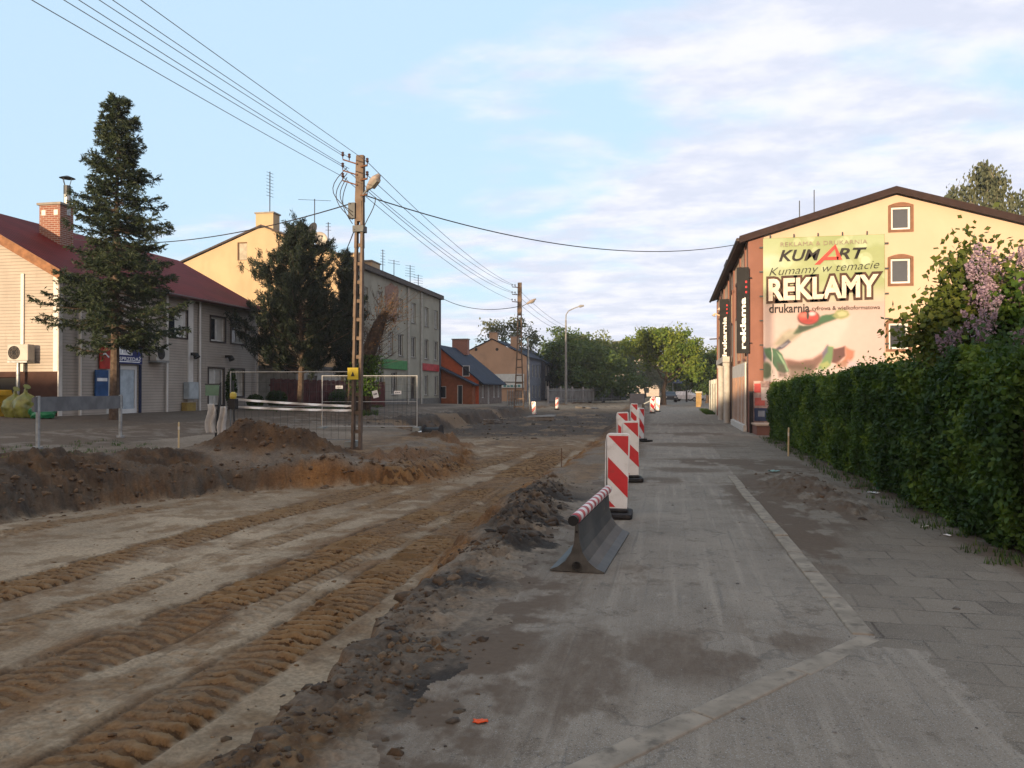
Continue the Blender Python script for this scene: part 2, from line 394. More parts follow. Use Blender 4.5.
    return z, dict(p=p, slope=slope, berm=berm, heap=heap, farr=farr, lsoil=lsoil, tr=tr, rough=rough, er=er, el=el, dist=dist, cl=cl, billow=billow, lugs=lugs, tamt=tamt, tph=tph, ruts=ruts)
def kerb_x(Y): return np.interp(Y, [-2, 3.35, 5.6, 15.5, 28], [-6.0, -.42, 1.27, 1.13, 1.1])
def classify(X, Y, m):
    """0 soil, 1 road, 2 pavement"""
    n = (fbm(X, Y, 2.2, 4, 71)-.5)*.5
    edge = np.interp(Y, [-40, 3, 8, 14, 20, 34, 70, 140], [-1.35, -1.3, -1.25, -1.25, -1.2, -1.4, -2.3, -2.8])+n
    road = (X > edge) & (Y < 160) & (X < 9)
    pav = road & (X > kerb_x(Y)+.07) & (Y < 29) & ~((Y < 5.3+n*.5) & (X < 1.55+n*.8))
    lp = (X < -13.2+n) & (X > -16.2+n*.6) & (Y < 48) & (Y > -30)
    c = np.zeros(X.shape, int); c[road | lp] = 1; c[pav] = 2; return c
def soil_colour(X, Y, m):
    A = lambda *c: np.array(c)
    L3 = lambda a, b, t: a+(b-a)*np.asarray(t)[..., None]
    n1, n2, n3 = fbm(X, Y, .7, 4, 81), fbm(X, Y, 3.1, 5, 82, .6), fbm(X, Y, 11, 3, 83)
    c = L3(A(.205, .152, .100), A(.335, .262, .180), np.clip(n1*1.6-.3+(n3-.5)*.5, 0, 1))       # compacted pale sand
    c = L3(c, A(.150, .095, .050), m['p']*sm(n2, .50, .66)*.65)
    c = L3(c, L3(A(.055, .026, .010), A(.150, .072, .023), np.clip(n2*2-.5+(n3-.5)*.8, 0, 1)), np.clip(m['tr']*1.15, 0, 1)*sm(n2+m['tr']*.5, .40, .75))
    c = L3(c, A(.19, .135, .082), m['lugs']*.6*sm(n2, .35, .6))        # paler crests of the tread marks
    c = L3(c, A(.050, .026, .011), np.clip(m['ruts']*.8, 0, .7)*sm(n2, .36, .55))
    # outside the pit: grey brown earth
    out = 1-sm(m['p'], .02, .35)
    c = L3(c, L3(A(.112, .085, .062), A(.225, .183, .142), np.clip(n1*1.5-.25+(n3-.5)*.6, 0, 1)), out)
    br = sm(Y, 11, 15)*(1-sm(Y, 60, 80))*sm(-X, 1.0, 1.6)*(1-sm(-X, 8, 11)); c = L3(c, L3(A(.070, .041, .021), A(.185, .112, .056), np.clip(n2*2-.5+(n3-.5)*.6, 0, 1)), br*sm(n1+(n2-.5)*.7, .36, .56)*.9)
    # the dug faces: orange subsoil below, dark topsoil over it
    org = L3(A(.085, .040, .014), A(.215, .108, .038), np.clip(n2*1.8-.4+(n3-.5)*.5, 0, 1))
    c = L3(c, org, np.clip(m['slope']*1.2, 0, 1)*.95)
    lb = np.clip(m['slope']*1.2+m['lsoil'], 0, 1)*sm(-X, 7.4, 8.6)*(1-sm(Y, 20, 24))*(.55+.45*sm(n1+(n2-.5)*.5, .35, .5))
    c = L3(c, L3(A(.036, .026, .019), A(.100, .075, .053), np.clip(n2*1.6-.3, 0, 1)), lb)
    hp = np.clip(m['heap']*1.4, 0, 1)*(X < 0)
    c = L3(c, L3(A(.030, .019, .012), A(.105, .058, .026), np.clip(n2*2-.6, 0, 1)), hp*sm(-X, 6.6, 7.6)*.97)
    c = L3(c, L3(A(.10, .055, .03), A(.17, .10, .055), n2), hp*(1-sm(-X, 6.6, 7.6))*.95)
    c = L3(c, L3(A(.026, .019, .015), A(.072, .050, .034), np.clip(n2*1.7-.35+(n1-.5), 0, 1)), m['farr']*.93)
    c = L3(c, A(.22, .145, .085), m['farr']*sm(fbm(X, Y, .5, 3, 86), .60, .72)*.6)
    # loose spoil along the asphalt: grey dust, brown earth, black patches
    bm_ = np.clip(m['berm']*1.25, 0, 1)*(1-m['p'])
    bc = L3(A(.048, .030, .018), A(.190, .148, .108), np.clip(n1*1.1-.25+(n2-.5)*.9+n3*.5+sm(m['dist'], .10, .5)*.5-.45*np.exp(-((Y-10.2)/2.0)**2), 0, 1))
    c = L3(c, bc, bm_)
    ob = m['berm']*(1-m['p'])*(1-sm(Y, 3.6, 5.6))*(1-sm(X, -1.75, -1.3)); c = L3(c, L3(A(.060, .034, .017), A(.150, .095, .05), np.clip(n2*2-.5+(n3-.5), 0, 1)), np.clip(ob*1.8, 0, 1)*sm(n1+(n2-.5)*.6, .28, .44))
    for bx, by, s in ((-1.12, 4.15, .45), (-1.75, 11.4, .9), (-1.7, 9.6, .7), (-1.45, 8.2, .5), (-1.75, 6.4, .4), (-1.75, 5.2, .35)):
        bl = np.exp(-((X-bx)/s)**2-((Y-by)/(s*1.2))**2)*sm(n2, .38, .55)
        c = L3(c, A(.024, .019, .016), np.clip(bl*1.3, 0, .95))
    # left verge bands: brown strip by the houses
    c = L3(c, L3(A(.055, .042, .033), A(.115, .09, .07), n2), sm(-X, 15.8, 16.6)*(Y < 60)*.9)
    # garden soil beyond the hedge, fields far off
    c = L3(c, L3(A(.03, .045, .014), A(.07, .085, .03), n1), np.clip(sm(X, 3.2, 4.2)*(1-sm(Y, 29, 31))+sm(np.hypot(X, Y), 120, 200)+sm(-X, 30, 36), 0, 1))
    sp = np.clip(np.exp(-((X-2.05)/.5)**2-((Y-13.6)/1.8)**2)*1.5, 0, 1)
    c = L3(c, L3(A(.050, .029, .017), A(.150, .085, .045), n2), np.clip(sp*1.5, 0, 1)*sm(n2, .22, .4))
    return np.clip(c, 0, 1)
def polar_grid():
    a_in = np.linspace(R(-52), R(40), 900) ; a_out = np.linspace(R(40), R(308), 130)[1:-1]
    ang = np.concatenate([a_in, a_out])          # measured clockwise from +Y
    r1 = [1.0]
    while r1[-1] < 75: r1.append(r1[-1]*(1.02 if r1[-1] < 2.4 else 1.0046 if r1[-1] < 26 else 1.011))
    while r1[-1] < 430: r1.append(r1[-1]*1.05)
    r = np.array(r1); Rr, Aa = np.meshgrid(r, ang, indexing='ij')
    return Rr*np.sin(Aa), Rr*np.cos(Aa), len(r), len(ang)
def build_terrain():
    X, Y, nr, na = polar_grid()
    Z, m = terrain(X, Y); far = sm(np.hypot(X, Y), 160, 400); Z = Z*(1-far)
    idx = np.arange(nr*na).reshape(nr, na); nx = np.roll(idx, -1, axis=1)
    F = np.stack([idx[:-1].ravel(), idx[1:].ravel(), nx[1:].ravel(), nx[:-1].ravel()], 1)[:, ::-1]
    # middle fan
    V = np.stack([X.ravel(), Y.ravel(), Z.ravel()], 1)
    fx, fy = V[F, 0].mean(1), V[F, 1].mean(1)
    _, mf = np.zeros(1), None
    cls = classify(fx, fy, None)
    sc = soil_colour(X, Y, m).reshape(-1, 3); sc = np.concatenate([sc, np.ones((len(sc), 1))], 1)
    # dirt lying on the hard surfaces (a material mask): near the broken edge and in patches
    dirt = np.clip(1-sm(X-classify_edge(X, Y), 0.0, .9), 0, 1)*(.35+.65*sm(fbm(X, Y, 2.6, 5, 91, .6), .40, .60))
    for bx, by, sx, sy, k in ((1.5, 9.8, .35, 2.2, .75), (1.75, 12.8, .8, 2.8, 1.0), (.1, 5.0, .5, .5, .5), (.75, 5.6, .3, .5, .45), (-.5, 4.6, .3, .9, .5), (1.3, 18.5, 1.5, 1.0, .8),
                              (.6, 24, 1.6, .9, .6), (-.2, 14.5, .6, .5, .5), (.3, 16.5, .8, .5, .55), (2.2, 17.2, 1.0, 1.6, .6), (-.3, 7.0, .2, .5, .4), (0.8, 30, 1.8, 1.2, .6), (-1.2, 21, .5, 3, .7), (.5, 38, 2, 2, .5)):
        q = np.exp(-((X-bx)/sx)**2-((Y-by)/sy)**2); dirt = np.maximum(dirt, k*np.clip(q*1.6, 0, 1)*sm(fbm(X, Y*.7, 3.0, 5, 93, .6)+q*.18, .42, .62))
    dirt = np.maximum(dirt, sm(X, 2.85, 3.35)*(Y < 29)*sm(fbm(X, Y, 2, 4, 95), .3, .55)*.9)
    def sub(name, mask, mm, extra):
        f = F[mask]; u, inv = np.unique(f.ravel(), return_inverse=True)
        at = {k: (t, a[u]) for k, (t, a) in extra.items()}
        o = npmesh(name, V[u], inv.reshape(-1, 4), mm, None, at, smooth=True); return struct(o)
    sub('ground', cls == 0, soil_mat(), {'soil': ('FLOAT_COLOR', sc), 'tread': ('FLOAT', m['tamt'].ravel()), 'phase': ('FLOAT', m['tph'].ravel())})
    dd = dirt.ravel()
    sub('road', cls == 1, road_mat(), {'dirt': ('FLOAT', dd)})
    sub('pavement', cls == 2, pave_mat(), {'dirt': ('FLOAT', dd)})
def classify_edge(X, Y): return np.interp(Y, [-40, 3, 8, 14, 20, 34, 70, 140], [-1.35, -1.3, -1.25, -1.25, -1.2, -1.4, -2.3, -2.8])
def soil_mat():
    m, nt, b = new_mat('soil'); a = nd(nt, 'ShaderNodeAttribute', attribute_name='soil')
    n = noise(nt, 26, 6, .65); n2 = noise(nt, 90, 4, .6)
    dark = mixrgb(nt, 1.0, a.outputs['Color'], (.76, .74, .72), 'MULTIPLY'); lite = mixrgb(nt, 1.0, a.outputs['Color'], (1.18, 1.16, 1.14), 'MULTIPLY')
    c = mixrgb(nt, ramp01(nt, n, .32, .68), dark, lite)
    c = mixrgb(nt, ramp01(nt, n2, .66, .75), c, (.26, .23, .20))
    # pressed tread bars: darker grooves between paler crests
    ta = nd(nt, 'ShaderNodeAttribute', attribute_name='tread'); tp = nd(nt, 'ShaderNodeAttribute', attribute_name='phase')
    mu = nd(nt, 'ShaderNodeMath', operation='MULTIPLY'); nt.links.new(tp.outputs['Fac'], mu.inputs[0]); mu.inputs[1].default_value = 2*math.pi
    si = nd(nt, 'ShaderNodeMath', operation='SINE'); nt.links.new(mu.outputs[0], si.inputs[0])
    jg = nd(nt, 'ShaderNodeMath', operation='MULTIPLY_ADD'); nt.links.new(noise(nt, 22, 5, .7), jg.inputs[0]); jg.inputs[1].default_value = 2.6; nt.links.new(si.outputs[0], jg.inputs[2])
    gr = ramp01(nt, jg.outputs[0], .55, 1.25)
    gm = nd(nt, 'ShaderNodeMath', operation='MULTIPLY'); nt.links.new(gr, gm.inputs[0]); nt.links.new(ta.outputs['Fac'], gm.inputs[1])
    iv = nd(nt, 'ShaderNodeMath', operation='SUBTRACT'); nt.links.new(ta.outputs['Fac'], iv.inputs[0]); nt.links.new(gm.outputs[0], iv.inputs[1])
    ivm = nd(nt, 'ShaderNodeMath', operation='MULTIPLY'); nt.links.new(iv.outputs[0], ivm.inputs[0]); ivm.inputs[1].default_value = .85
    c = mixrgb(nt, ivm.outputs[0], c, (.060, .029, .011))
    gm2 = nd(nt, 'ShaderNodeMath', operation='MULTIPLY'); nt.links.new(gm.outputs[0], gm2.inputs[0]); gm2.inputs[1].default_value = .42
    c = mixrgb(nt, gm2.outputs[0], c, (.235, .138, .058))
    nt.links.new(c, b.inputs['Base Color']); b.inputs['Roughness'].default_value = .92; b.inputs['Specular IOR Level'].default_value = .25
    tb = bump(nt, b, gm.outputs[0], .8, .03)
    p = bump(nt, b, noise(nt, 9, 8, .66), .5, .04, tb); bump(nt, b, n2, .35, .012, p); return m
def dirt_layer(nt, c, dcol=((.062, .041, .027), (.125, .088, .060))):
    a = nd(nt, 'ShaderNodeAttribute', attribute_name='dirt')
    d = mixrgb(nt, noise(nt, 18, 6, .65), dcol[0], dcol[1])
    n = noise(nt, 9, 9, .78, stretch=(1.7, .45, 1))
    ad = nd(nt, 'ShaderNodeMath', operation='MULTIPLY_ADD'); nt.links.new(n, ad.inputs[0]); ad.inputs[1].default_value = .75; nt.links.new(a.outputs['Fac'], ad.inputs[2])
    f = ramp01(nt, ad.outputs[0], .36, 1.12)
    return mixrgb(nt, f, c, d), f
def road_mat():
    m, nt, b = new_mat('dusty_asphalt')
    n = noise(nt, .9, 6, .6); s = noise(nt, 1.0, 6, .62, stretch=(7, .22, 1)); g = noise(nt, 160, 3, .6)
    s2 = noise(nt, 1.0, 5, .6, stretch=(22, .5, 1))
    c = mixrgb(nt, ramp01(nt, n, .3, .7), (.156, .127, .099), (.222, .184, .144))
    c = mixrgb(nt, ramp01(nt, s, .48, .68), c, (.252, .211, .167))
    f = nd(nt, 'ShaderNodeMath', operation='MULTIPLY'); nt.links.new(ramp01(nt, s2, .56, .72), f.inputs[0]); f.inputs[1].default_value = .6
    c = mixrgb(nt, f.outputs[0], c, (.100, .090, .080))
    c = mixrgb(nt, ramp01(nt, noise(nt, 2.3, 9, .74), .54, .66), c, (.114, .088, .064)); c = mixrgb(nt, ramp01(nt, noise(nt, 6.5, 9, .76), .57, .70), c, (.088, .068, .051)); c = mixrgb(nt, ramp01(nt, noise(nt, 4.1, 9, .74, stretch=(1, .6, 1)), .58, .72), c, (.268, .226, .180))
    c = mixrgb(nt, ramp01(nt, g, .55, .66), c, (.30, .285, .265)); c = mixrgb(nt, ramp01(nt, noise(nt, 75, 4, .7), .56, .68), c, (.062, .056, .050))
    vo = nd(nt, 'ShaderNodeTexVoronoi', feature='DISTANCE_TO_EDGE'); vo.inputs['Scale'].default_value = .8
    mpn = nd(nt, 'ShaderNodeVectorMath', operation='MULTIPLY_ADD'); tc = nd(nt, 'ShaderNodeTexCoord'); nz = nd(nt, 'ShaderNodeTexNoise'); nz.inputs['Scale'].default_value = 1.6; nz.inputs['Detail'].default_value = 5
    nt.links.new(tc.outputs['Object'], nz.inputs['Vector']); nt.links.new(nz.outputs['Color'], mpn.inputs[0]); mpn.inputs[1].default_value = (1.4, 1.4, 0); nt.links.new(tc.outputs['Object'], mpn.inputs[2]); nt.links.new(mpn.outputs[0], vo.inputs['Vector'])
    crack = nd(nt, 'ShaderNodeMapRange'); crack.inputs[1].default_value = .004; crack.inputs[2].default_value = .012; crack.inputs[3].default_value = .4; crack.inputs[4].default_value = 0
    nt.links.new(vo.outputs['Distance'], crack.inputs[0])
    gate = nd(nt, 'ShaderNodeMath', operation='MULTIPLY'); nt.links.new(crack.outputs[0], gate.inputs[0]); nt.links.new(ramp01(nt, noise(nt, .5, 3), .42, .5), gate.inputs[1])
    c = mixrgb(nt, gate.outputs[0], c, (.06, .055, .05))
    c, f = dirt_layer(nt, c)
    nt.links.new(c, b.inputs['Base Color']); b.inputs['Roughness'].default_value = .88; b.inputs['Specular IOR Level'].default_value = .3
    p = bump(nt, b, g, .35, .006); bump(nt, b, noise(nt, 7, 7, .65), .35, .02, p); return m
def pave_mat():
    m, nt, b = new_mat('concrete_slabs')
    tc = nd(nt, 'ShaderNodeTexCoord'); mp = nd(nt, 'ShaderNodeMapping'); mp.inputs['Rotation'].default_value = (0, 0, R(1.2)); mp.inputs['Location'].default_value = (.11, .05, 0)
    wob = nd(nt, 'ShaderNodeTexNoise'); wob.inputs['Scale'].default_value = 1.1; nt.links.new(tc.outputs['Object'], wob.inputs['Vector'])
    wv = nd(nt, 'ShaderNodeVectorMath', operation='MULTIPLY_ADD'); wv.inputs[1].default_value = (.09, .09, 0); nt.links.new(wob.outputs['Color'], wv.inputs[0]); nt.links.new(tc.outputs['Object'], wv.inputs[2])
    nt.links.new(wv.outputs[0], mp.inputs[0])
    br = nd(nt, 'ShaderNodeTexBrick'); br.inputs['Scale'].default_value = 1; br.inputs['Brick Width'].default_value = .47; br.inputs['Row Height'].default_value = .38
    br.inputs['Mortar Size'].default_value = .012; br.inputs['Mortar Smooth'].default_value = .35; br.inputs['Bias'].default_value = 0
    br.inputs['Color1'].default_value = (.105, .083, .063, 1); br.inputs['Color2'].default_value = (.190, .155, .119, 1); br.inputs['Mortar'].default_value = (.050, .036, .026, 1)
    nt.links.new(mp.outputs[0], br.inputs['Vector'])
    # dust has filled many of the joints
    n = noise(nt, 1.3, 6, .65); fill = ramp01(nt, n, .36, .54)
    dust = mixrgb(nt, noise(nt, 3, 6), (.134, .108, .082), (.190, .156, .121))
    ff = nd(nt, 'ShaderNodeMath', operation='MULTIPLY'); nt.links.new(fill, ff.inputs[0]); ff.inputs[1].default_value = .66
    c = mixrgb(nt, ff.outputs[0], br.outputs['Color'], dust)
    c = mixrgb(nt, ramp01(nt, noise(nt, 5, 9, .75), .55, .68), c, (.080, .068, .056)); c = mixrgb(nt, ramp01(nt, noise(nt, 90, 4, .7), .55, .68), c, (.07, .062, .053)); c = mixrgb(nt, ramp01(nt, noise(nt, 150, 3), .56, .68), c, (.28, .26, .23))
    c, f = dirt_layer(nt, c)
    nt.links.new(c, b.inputs['Base Color']); b.inputs['Roughness'].default_value = .9; b.inputs['Specular IOR Level'].default_value = .3
    inv = nd(nt, 'ShaderNodeMath', operation='SUBTRACT'); inv.inputs[0].default_value = 1; nt.links.new(br.outputs['Fac'], inv.inputs[1])
    p = bump(nt, b, inv.outputs[0], .3, .01); bump(nt, b, noise(nt, 60, 5, .65), .3, .008, p); return m
build_terrain()
def zat(x, y):
    z, _ = terrain(np.array([float(x)]), np.array([float(y)])); return float(z[0])

# flush kerb stones: a straight run and the slanted run of the old drive
def build_kerb():
    mb = MB(); km = mat('kerb_concrete', (.235, .198, .157), .9, var=.2, scale=5, dirt=(.10, .085, .07), dirt_amt=.85, bump_s=.3, bump_scale=60)
    def run(a, b, n, w, sink=0):
        a, b = Vector(a), Vector(b); d = (b-a)/n; s = d.normalized().cross(Vector((0, 0, 1)))
        for k in range(n):
            p, q = a+d*(k+.004), a+d*(k+.996); j = s*random.uniform(-.012, .012); dz0, dz1 = random.uniform(.012, .028)-sink, random.uniform(.012, .028)-sink
            mb.hexa([p-s*w/2+j+Vector((0, 0, -.2)), p+s*w/2+j+Vector((0, 0, -.2)), q+s*w/2+j+Vector((0, 0, -.2)), q-s*w/2+j+Vector((0, 0, -.2)),
                     p-s*w/2+j+Vector((0, 0, dz0)), p+s*w/2+j+Vector((0, 0, dz0)), q+s*w/2+j+Vector((0, 0, dz1)), q-s*w/2+j+Vector((0, 0, dz1))])
    run((1.27, 5.62, 0), (1.13, 15.5, 0), 11, .15); run((1.29, 5.58, 0), (-.42, 3.32, 0), 3, .15, .008); run((-.45, 3.28, 0), (-2.0, 1.2, 0), 3, .15, .010)
    o = mb.build('kerb', km); bv = o.modifiers.new('soften', 'BEVEL'); bv.width = .012; bv.segments = 2; struct(o)
build_kerb()
# loose clods of dug earth: nobody could count them
def build_clods():
    base = bmesh.new(); bmesh.ops.create_icosphere(base, subdivisions=1, radius=1); bv = np.array([v.co[:] for v in base.verts]); bf = np.array([[v.index for v in f.verts] for f in base.faces]); base.free()
    V, F, C = [], [], []; n = 0
    def add(x, y, s, c):
        nonlocal n
        z = zat_many(x, y); k = len(x)
        for i in range(k):
            v = bv*(1+(rng.random((len(bv), 1))-.5)*1.1)*s[i]*np.array([1, rng.uniform(.5, 1.1), rng.uniform(.4, .75)]); a = rng.uniform(0, 6.28)
            ca, sa = math.cos(a), math.sin(a); v = np.stack([v[:, 0]*ca-v[:, 1]*sa, v[:, 0]*sa+v[:, 1]*ca, v[:, 2]], 1)
            V.append(v+np.array([x[i], y[i], z[i]-s[i]*.05])); F.append(bf+n); n += len(bv); C.append(np.tile(np.append(c[i], 1), (len(bv), 1)))
    def zat_many(x, y): return terrain(np.asarray(x), np.asarray(y))[0]
    def cols(k, a, b): t = rng.random((k, 1)); return np.array(a)*(1-t)+np.array(b)*t
    ib = bmesh.new(); bmesh.ops.create_icosphere(ib, subdivisions=2, radius=1); iv = np.array([v.co[:] for v in ib.verts]); iff = np.array([[v.index for v in f.verts] for f in ib.faces]); ib.free()
    def rough(x, y, s, c):
        nonlocal n
        z = zat_many(x, y)
        for i in range(len(x)):
            o = rng.uniform(0, 99); dsp = .55+.95*np.abs(fbm(iv[:, 0]*1.3+o, iv[:, 1]*1.3+iv[:, 2]*1.7-o, 1.0, 4, 5, .65)-.5)*2+.3*(rng.random(len(iv))-.5); v = iv*dsp[:, None]*s[i]*np.array([1, rng.uniform(.6, 1.1), rng.uniform(.5, .9)]); a = rng.uniform(0, 6.28); ca, sa = math.cos(a), math.sin(a)
            v = np.stack([v[:, 0]*ca-v[:, 1]*sa, v[:, 0]*sa+v[:, 1]*ca, v[:, 2]], 1); V.append(v+np.array([x[i], y[i], z[i]-s[i]*.12])); F.append(iff+n); n += len(iv); C.append(np.concatenate([np.clip(c[i]*(.55+.8*rng.random((len(iv), 1))), 0, 1), np.ones((len(iv), 1))], 1))
    k = 1100; y = 2.6+12.5*rng.random(k)**1.0; e = np.interp(y, ER_Y, ER_X); xx = e+rng.normal(.05, .20, k); ok = fbm(xx, y, 1.5, 3, 27)+.13*np.exp(-((y-10)/2.2)**2) > .53; xx, y = xx[ok], y[ok]; k = len(y); rough(xx, y, np.exp(rng.normal(-3.75, .55, k)), cols(k, (.034, .022, .014), (.095, .064, .039)))
    k = 190; y = rng.uniform(8.2, 12.6, k); rough(np.interp(y, ER_Y, ER_X)+rng.normal(.35, .22, k), y, np.exp(rng.normal(-3.0, .45, k)), cols(k, (.016, .012, .009), (.060, .043, .031)))
    k = 380; y = rng.uniform(2.5, 5.0, k); xx = -1.72+rng.normal(0, .26, k); ok = fbm(xx, y, 1.9, 3, 28) > .5; xx, y = xx[ok], y[ok]; k = len(y); rough(xx, y, np.exp(rng.normal(-3.6, .45, k)), cols(k, (.035, .021, .011), (.115, .072, .038)))
    k = 330; y = rng.uniform(10.5, 19.5, k); rough(np.interp(y, EL_Y, EL_X)+rng.normal(.0, .5, k), y, np.exp(rng.normal(-3.25, .5, k)), cols(k, (.040, .026, .016), (.120, .076, .042)))
    k = 200; rough(-9.6+rng.normal(0, .8, k), 16.8+rng.normal(0, .45, k), np.exp(rng.normal(-3.2, .5, k)), cols(k, (.034, .021, .013), (.100, .060, .032)))
    k = 60; rough(2.2+rng.normal(0, .45, k), 13.7+rng.normal(0, 1.3, k), np.exp(rng.normal(-3.3, .4, k)), cols(k, (.04, .026, .017), (.11, .068, .04)))
    k = 900; y = rng.uniform(2.4, 14, k); e = np.interp(y, ER_Y, ER_X); x = e+rng.normal(.22, .36, k); add(x, y, np.exp(rng.normal(-4.75, .6, k)), cols(k, (.026, .018, .012), (.090, .070, .052)))
    k = 160; y = rng.uniform(2.5, 5.2, k); x = -1.75+rng.normal(0, .35, k); add(x, y, np.exp(rng.normal(-4.1, .5, k)), cols(k, (.04, .026, .014), (.095, .066, .040)))
    k = 700; y = rng.uniform(9, 19, k); x = np.interp(y, EL_Y, EL_X)+rng.normal(.1, .7, k); add(x, y, np.exp(rng.normal(-3.8, .5, k)), cols(k, (.04, .025, .016), (.13, .075, .035)))
    k = 900; y = rng.uniform(2.5, 16, k); j = rng.integers(0, 3, k); x = np.array([np.interp(y[i], TRACKS[j[i]][0], TRACKS[j[i]][1]) for i in range(k)])+rng.normal(0, .4, k); add(x, y, np.exp(rng.normal(-4.3, .45, k)), cols(k, (.08, .045, .02), (.17, .11, .06)))
    k = 420; y = rng.uniform(2.6, 18, k); x = rng.uniform(-1.2, 3.1, k); add(x, y, np.exp(rng.normal(-5.0, .5, k)), cols(k, (.04, .035, .03), (.16, .15, .14)))
    k = 500; y = rng.uniform(28, 60, k); x = rng.uniform(-12.5, -4, k); add(x, y, np.exp(rng.normal(-3.0, .5, k)), cols(k, (.030, .025, .018), (.12, .085, .06)))
    m, nt, b = new_mat('clod_earth'); a = nd(nt, 'ShaderNodeAttribute', attribute_name='soil'); c = mixrgb(nt, ramp01(nt, noise(nt, 40, 5), .3, .7), a.outputs['Color'], mixrgb(nt, 1, a.outputs['Color'], (1.4, 1.35, 1.3), 'MULTIPLY'))
    nt.links.new(c, b.inputs['Base Color']); b.inputs['Roughness'].default_value = .95; bump(nt, b, noise(nt, 70, 5, .7), .6, .02)
    o = npmesh('loose_soil', np.concatenate(V), np.concatenate(F), m, None, {'soil': ('FLOAT_COLOR', np.concatenate(C))}); struct(o, 'stuff')
build_clods()
# ================================================================ BUILDINGS
def siding_mat(name, base, pitch=.115):
    """lapped horizontal boards: a saw-tooth height with a dark joint"""
    if name in _cache: return _cache[name]
    m, nt, b = new_mat(name); base = hexlin(base) if isinstance(base, str) else base
    tc = nd(nt, 'ShaderNodeTexCoord'); sp = nd(nt, 'ShaderNodeSeparateXYZ'); nt.links.new(tc.outputs['Object'], sp.inputs[0])
    mu = nd(nt, 'ShaderNodeMath', operation='DIVIDE'); nt.links.new(sp.outputs[2], mu.inputs[0]); mu.inputs[1].default_value = pitch
    fr = nd(nt, 'ShaderNodeMath', operation='FRACT'); nt.links.new(mu.outputs[0], fr.inputs[0])
    inv = nd(nt, 'ShaderNodeMath', operation='SUBTRACT'); inv.inputs[0].default_value = 1; nt.links.new(fr.outputs[0], inv.inputs[1])
    n = noise(nt, 1.2, 5); c = mixrgb(nt, ramp01(nt, n, .3, .7), tuple(x*.88 for x in base), tuple(min(1, x*1.08) for x in base))
    j = ramp01(nt, fr.outputs[0], .80, .99); c = mixrgb(nt, j, c, tuple(x*.42 for x in base))
    c = mixrgb(nt, ramp01(nt, noise(nt, 2, 6, .65, stretch=(2, 2, .3)), .55, .8), c, tuple(x*.7 for x in base))
    nt.links.new(c, b.inputs['Base Color']); b.inputs['Roughness'].default_value = .55
    bump(nt, b, inv.outputs[0], .8, .02); _cache[name] = m; return m
def tile_roof_mat(name, base, pitch_z=.17, w=.19):
    if name in _cache: return _cache[name]
    m, nt, b = new_mat(name); base = hexlin(base) if isinstance(base, str) else base
    tc = nd(nt, 'ShaderNodeTexCoord'); sp = nd(nt, 'ShaderNodeSeparateXYZ'); nt.links.new(tc.outputs['Object'], sp.inputs[0])
    def wave(o, p, fn):
        mu = nd(nt, 'ShaderNodeMath', operation='MULTIPLY'); nt.links.new(o, mu.inputs[0]); mu.inputs[1].default_value = (2*math.pi if fn == 'SINE' else 1)/p
        s = nd(nt, 'ShaderNodeMath', operation=fn); nt.links.new(mu.outputs[0], s.inputs[0]); return s.outputs[0]
    a = wave(sp.outputs[1], w, 'SINE'); c_ = wave(sp.outputs[2], pitch_z, 'FRACT')
    ad = nd(nt, 'ShaderNodeMath', operation='MULTIPLY_ADD'); nt.links.new(a, ad.inputs[0]); ad.inputs[1].default_value = .3; nt.links.new(c_, ad.inputs[2])
    n = noise(nt, .8, 5); c = mixrgb(nt, ramp01(nt, n, .3, .7), tuple(x*.8 for x in base), tuple(min(1, x*1.15) for x in base))
    c = mixrgb(nt, ramp01(nt, c_, .02, .12), tuple(x*.5 for x in base), c)
    nt.links.new(c, b.inputs['Base Color']); b.inputs['Roughness'].default_value = .6; b.inputs['Specular IOR Level'].default_value = .05
    bump(nt, b, ad.outputs[0], .6, .04); _cache[name] = m; return m
def brick_mat(name, c1, c2, mortar=(.3, .28, .25), w=.26, h=.08):
    if name in _cache: return _cache[name]
    m, nt, b = new_mat(name)
    tc = nd(nt, 'ShaderNodeTexCoord'); sp = nd(nt, 'ShaderNodeSeparateXYZ'); nt.links.new(tc.outputs['Object'], sp.inputs[0])
    ad = nd(nt, 'ShaderNodeMath', operation='ADD'); nt.links.new(sp.outputs[0], ad.inputs[0]); nt.links.new(sp.outputs[1], ad.inputs[1])
    cb = nd(nt, 'ShaderNodeCombineXYZ'); nt.links.new(ad.outputs[0], cb.inputs[0]); nt.links.new(sp.outputs[2], cb.inputs[1])
    br = nd(nt, 'ShaderNodeTexBrick'); br.inputs['Scale'].default_value = 1; br.inputs['Brick Width'].default_value = w; br.inputs['Row Height'].default_value = h; br.inputs['Mortar Size'].default_value = .008
    br.inputs['Color1'].default_value = (*c1, 1); br.inputs['Color2'].default_value = (*c2, 1); br.inputs['Mortar'].default_value = (*mortar, 1)
    nt.links.new(cb.outputs[0], br.inputs['Vector']); nt.links.new(br.outputs['Color'], b.inputs['Base Color']); b.inputs['Roughness'].default_value = .85; _cache[name] = m; return m
def glass_mat():
    if 'pane_glass' in _cache: return _cache['pane_glass']
    m, nt, b = new_mat('pane_glass'); b.inputs['Base Color'].default_value = (.016, .019, .024, 1); b.inputs['Roughness'].default_value = .06; b.inputs['Specular IOR Level'].default_value = .65
    _cache['pane_glass'] = m; return m
GLASS = glass_mat()
WHITE = mat('white_paint', (.56, .54, .51), .5, var=.06, dirt=(.45, .42, .37), dirt_amt=.35)
PVC = mat('white_frame', (.58, .575, .565), .4, var=.04)
DKFRAME = mat('dark_frame', (.045, .035, .032), .5)
CURT = mat('curtain_cloth', (.50, .49, .46), .8, var=.1)
BLACK = mat('black_paint', (.016, .016, .017), .5)
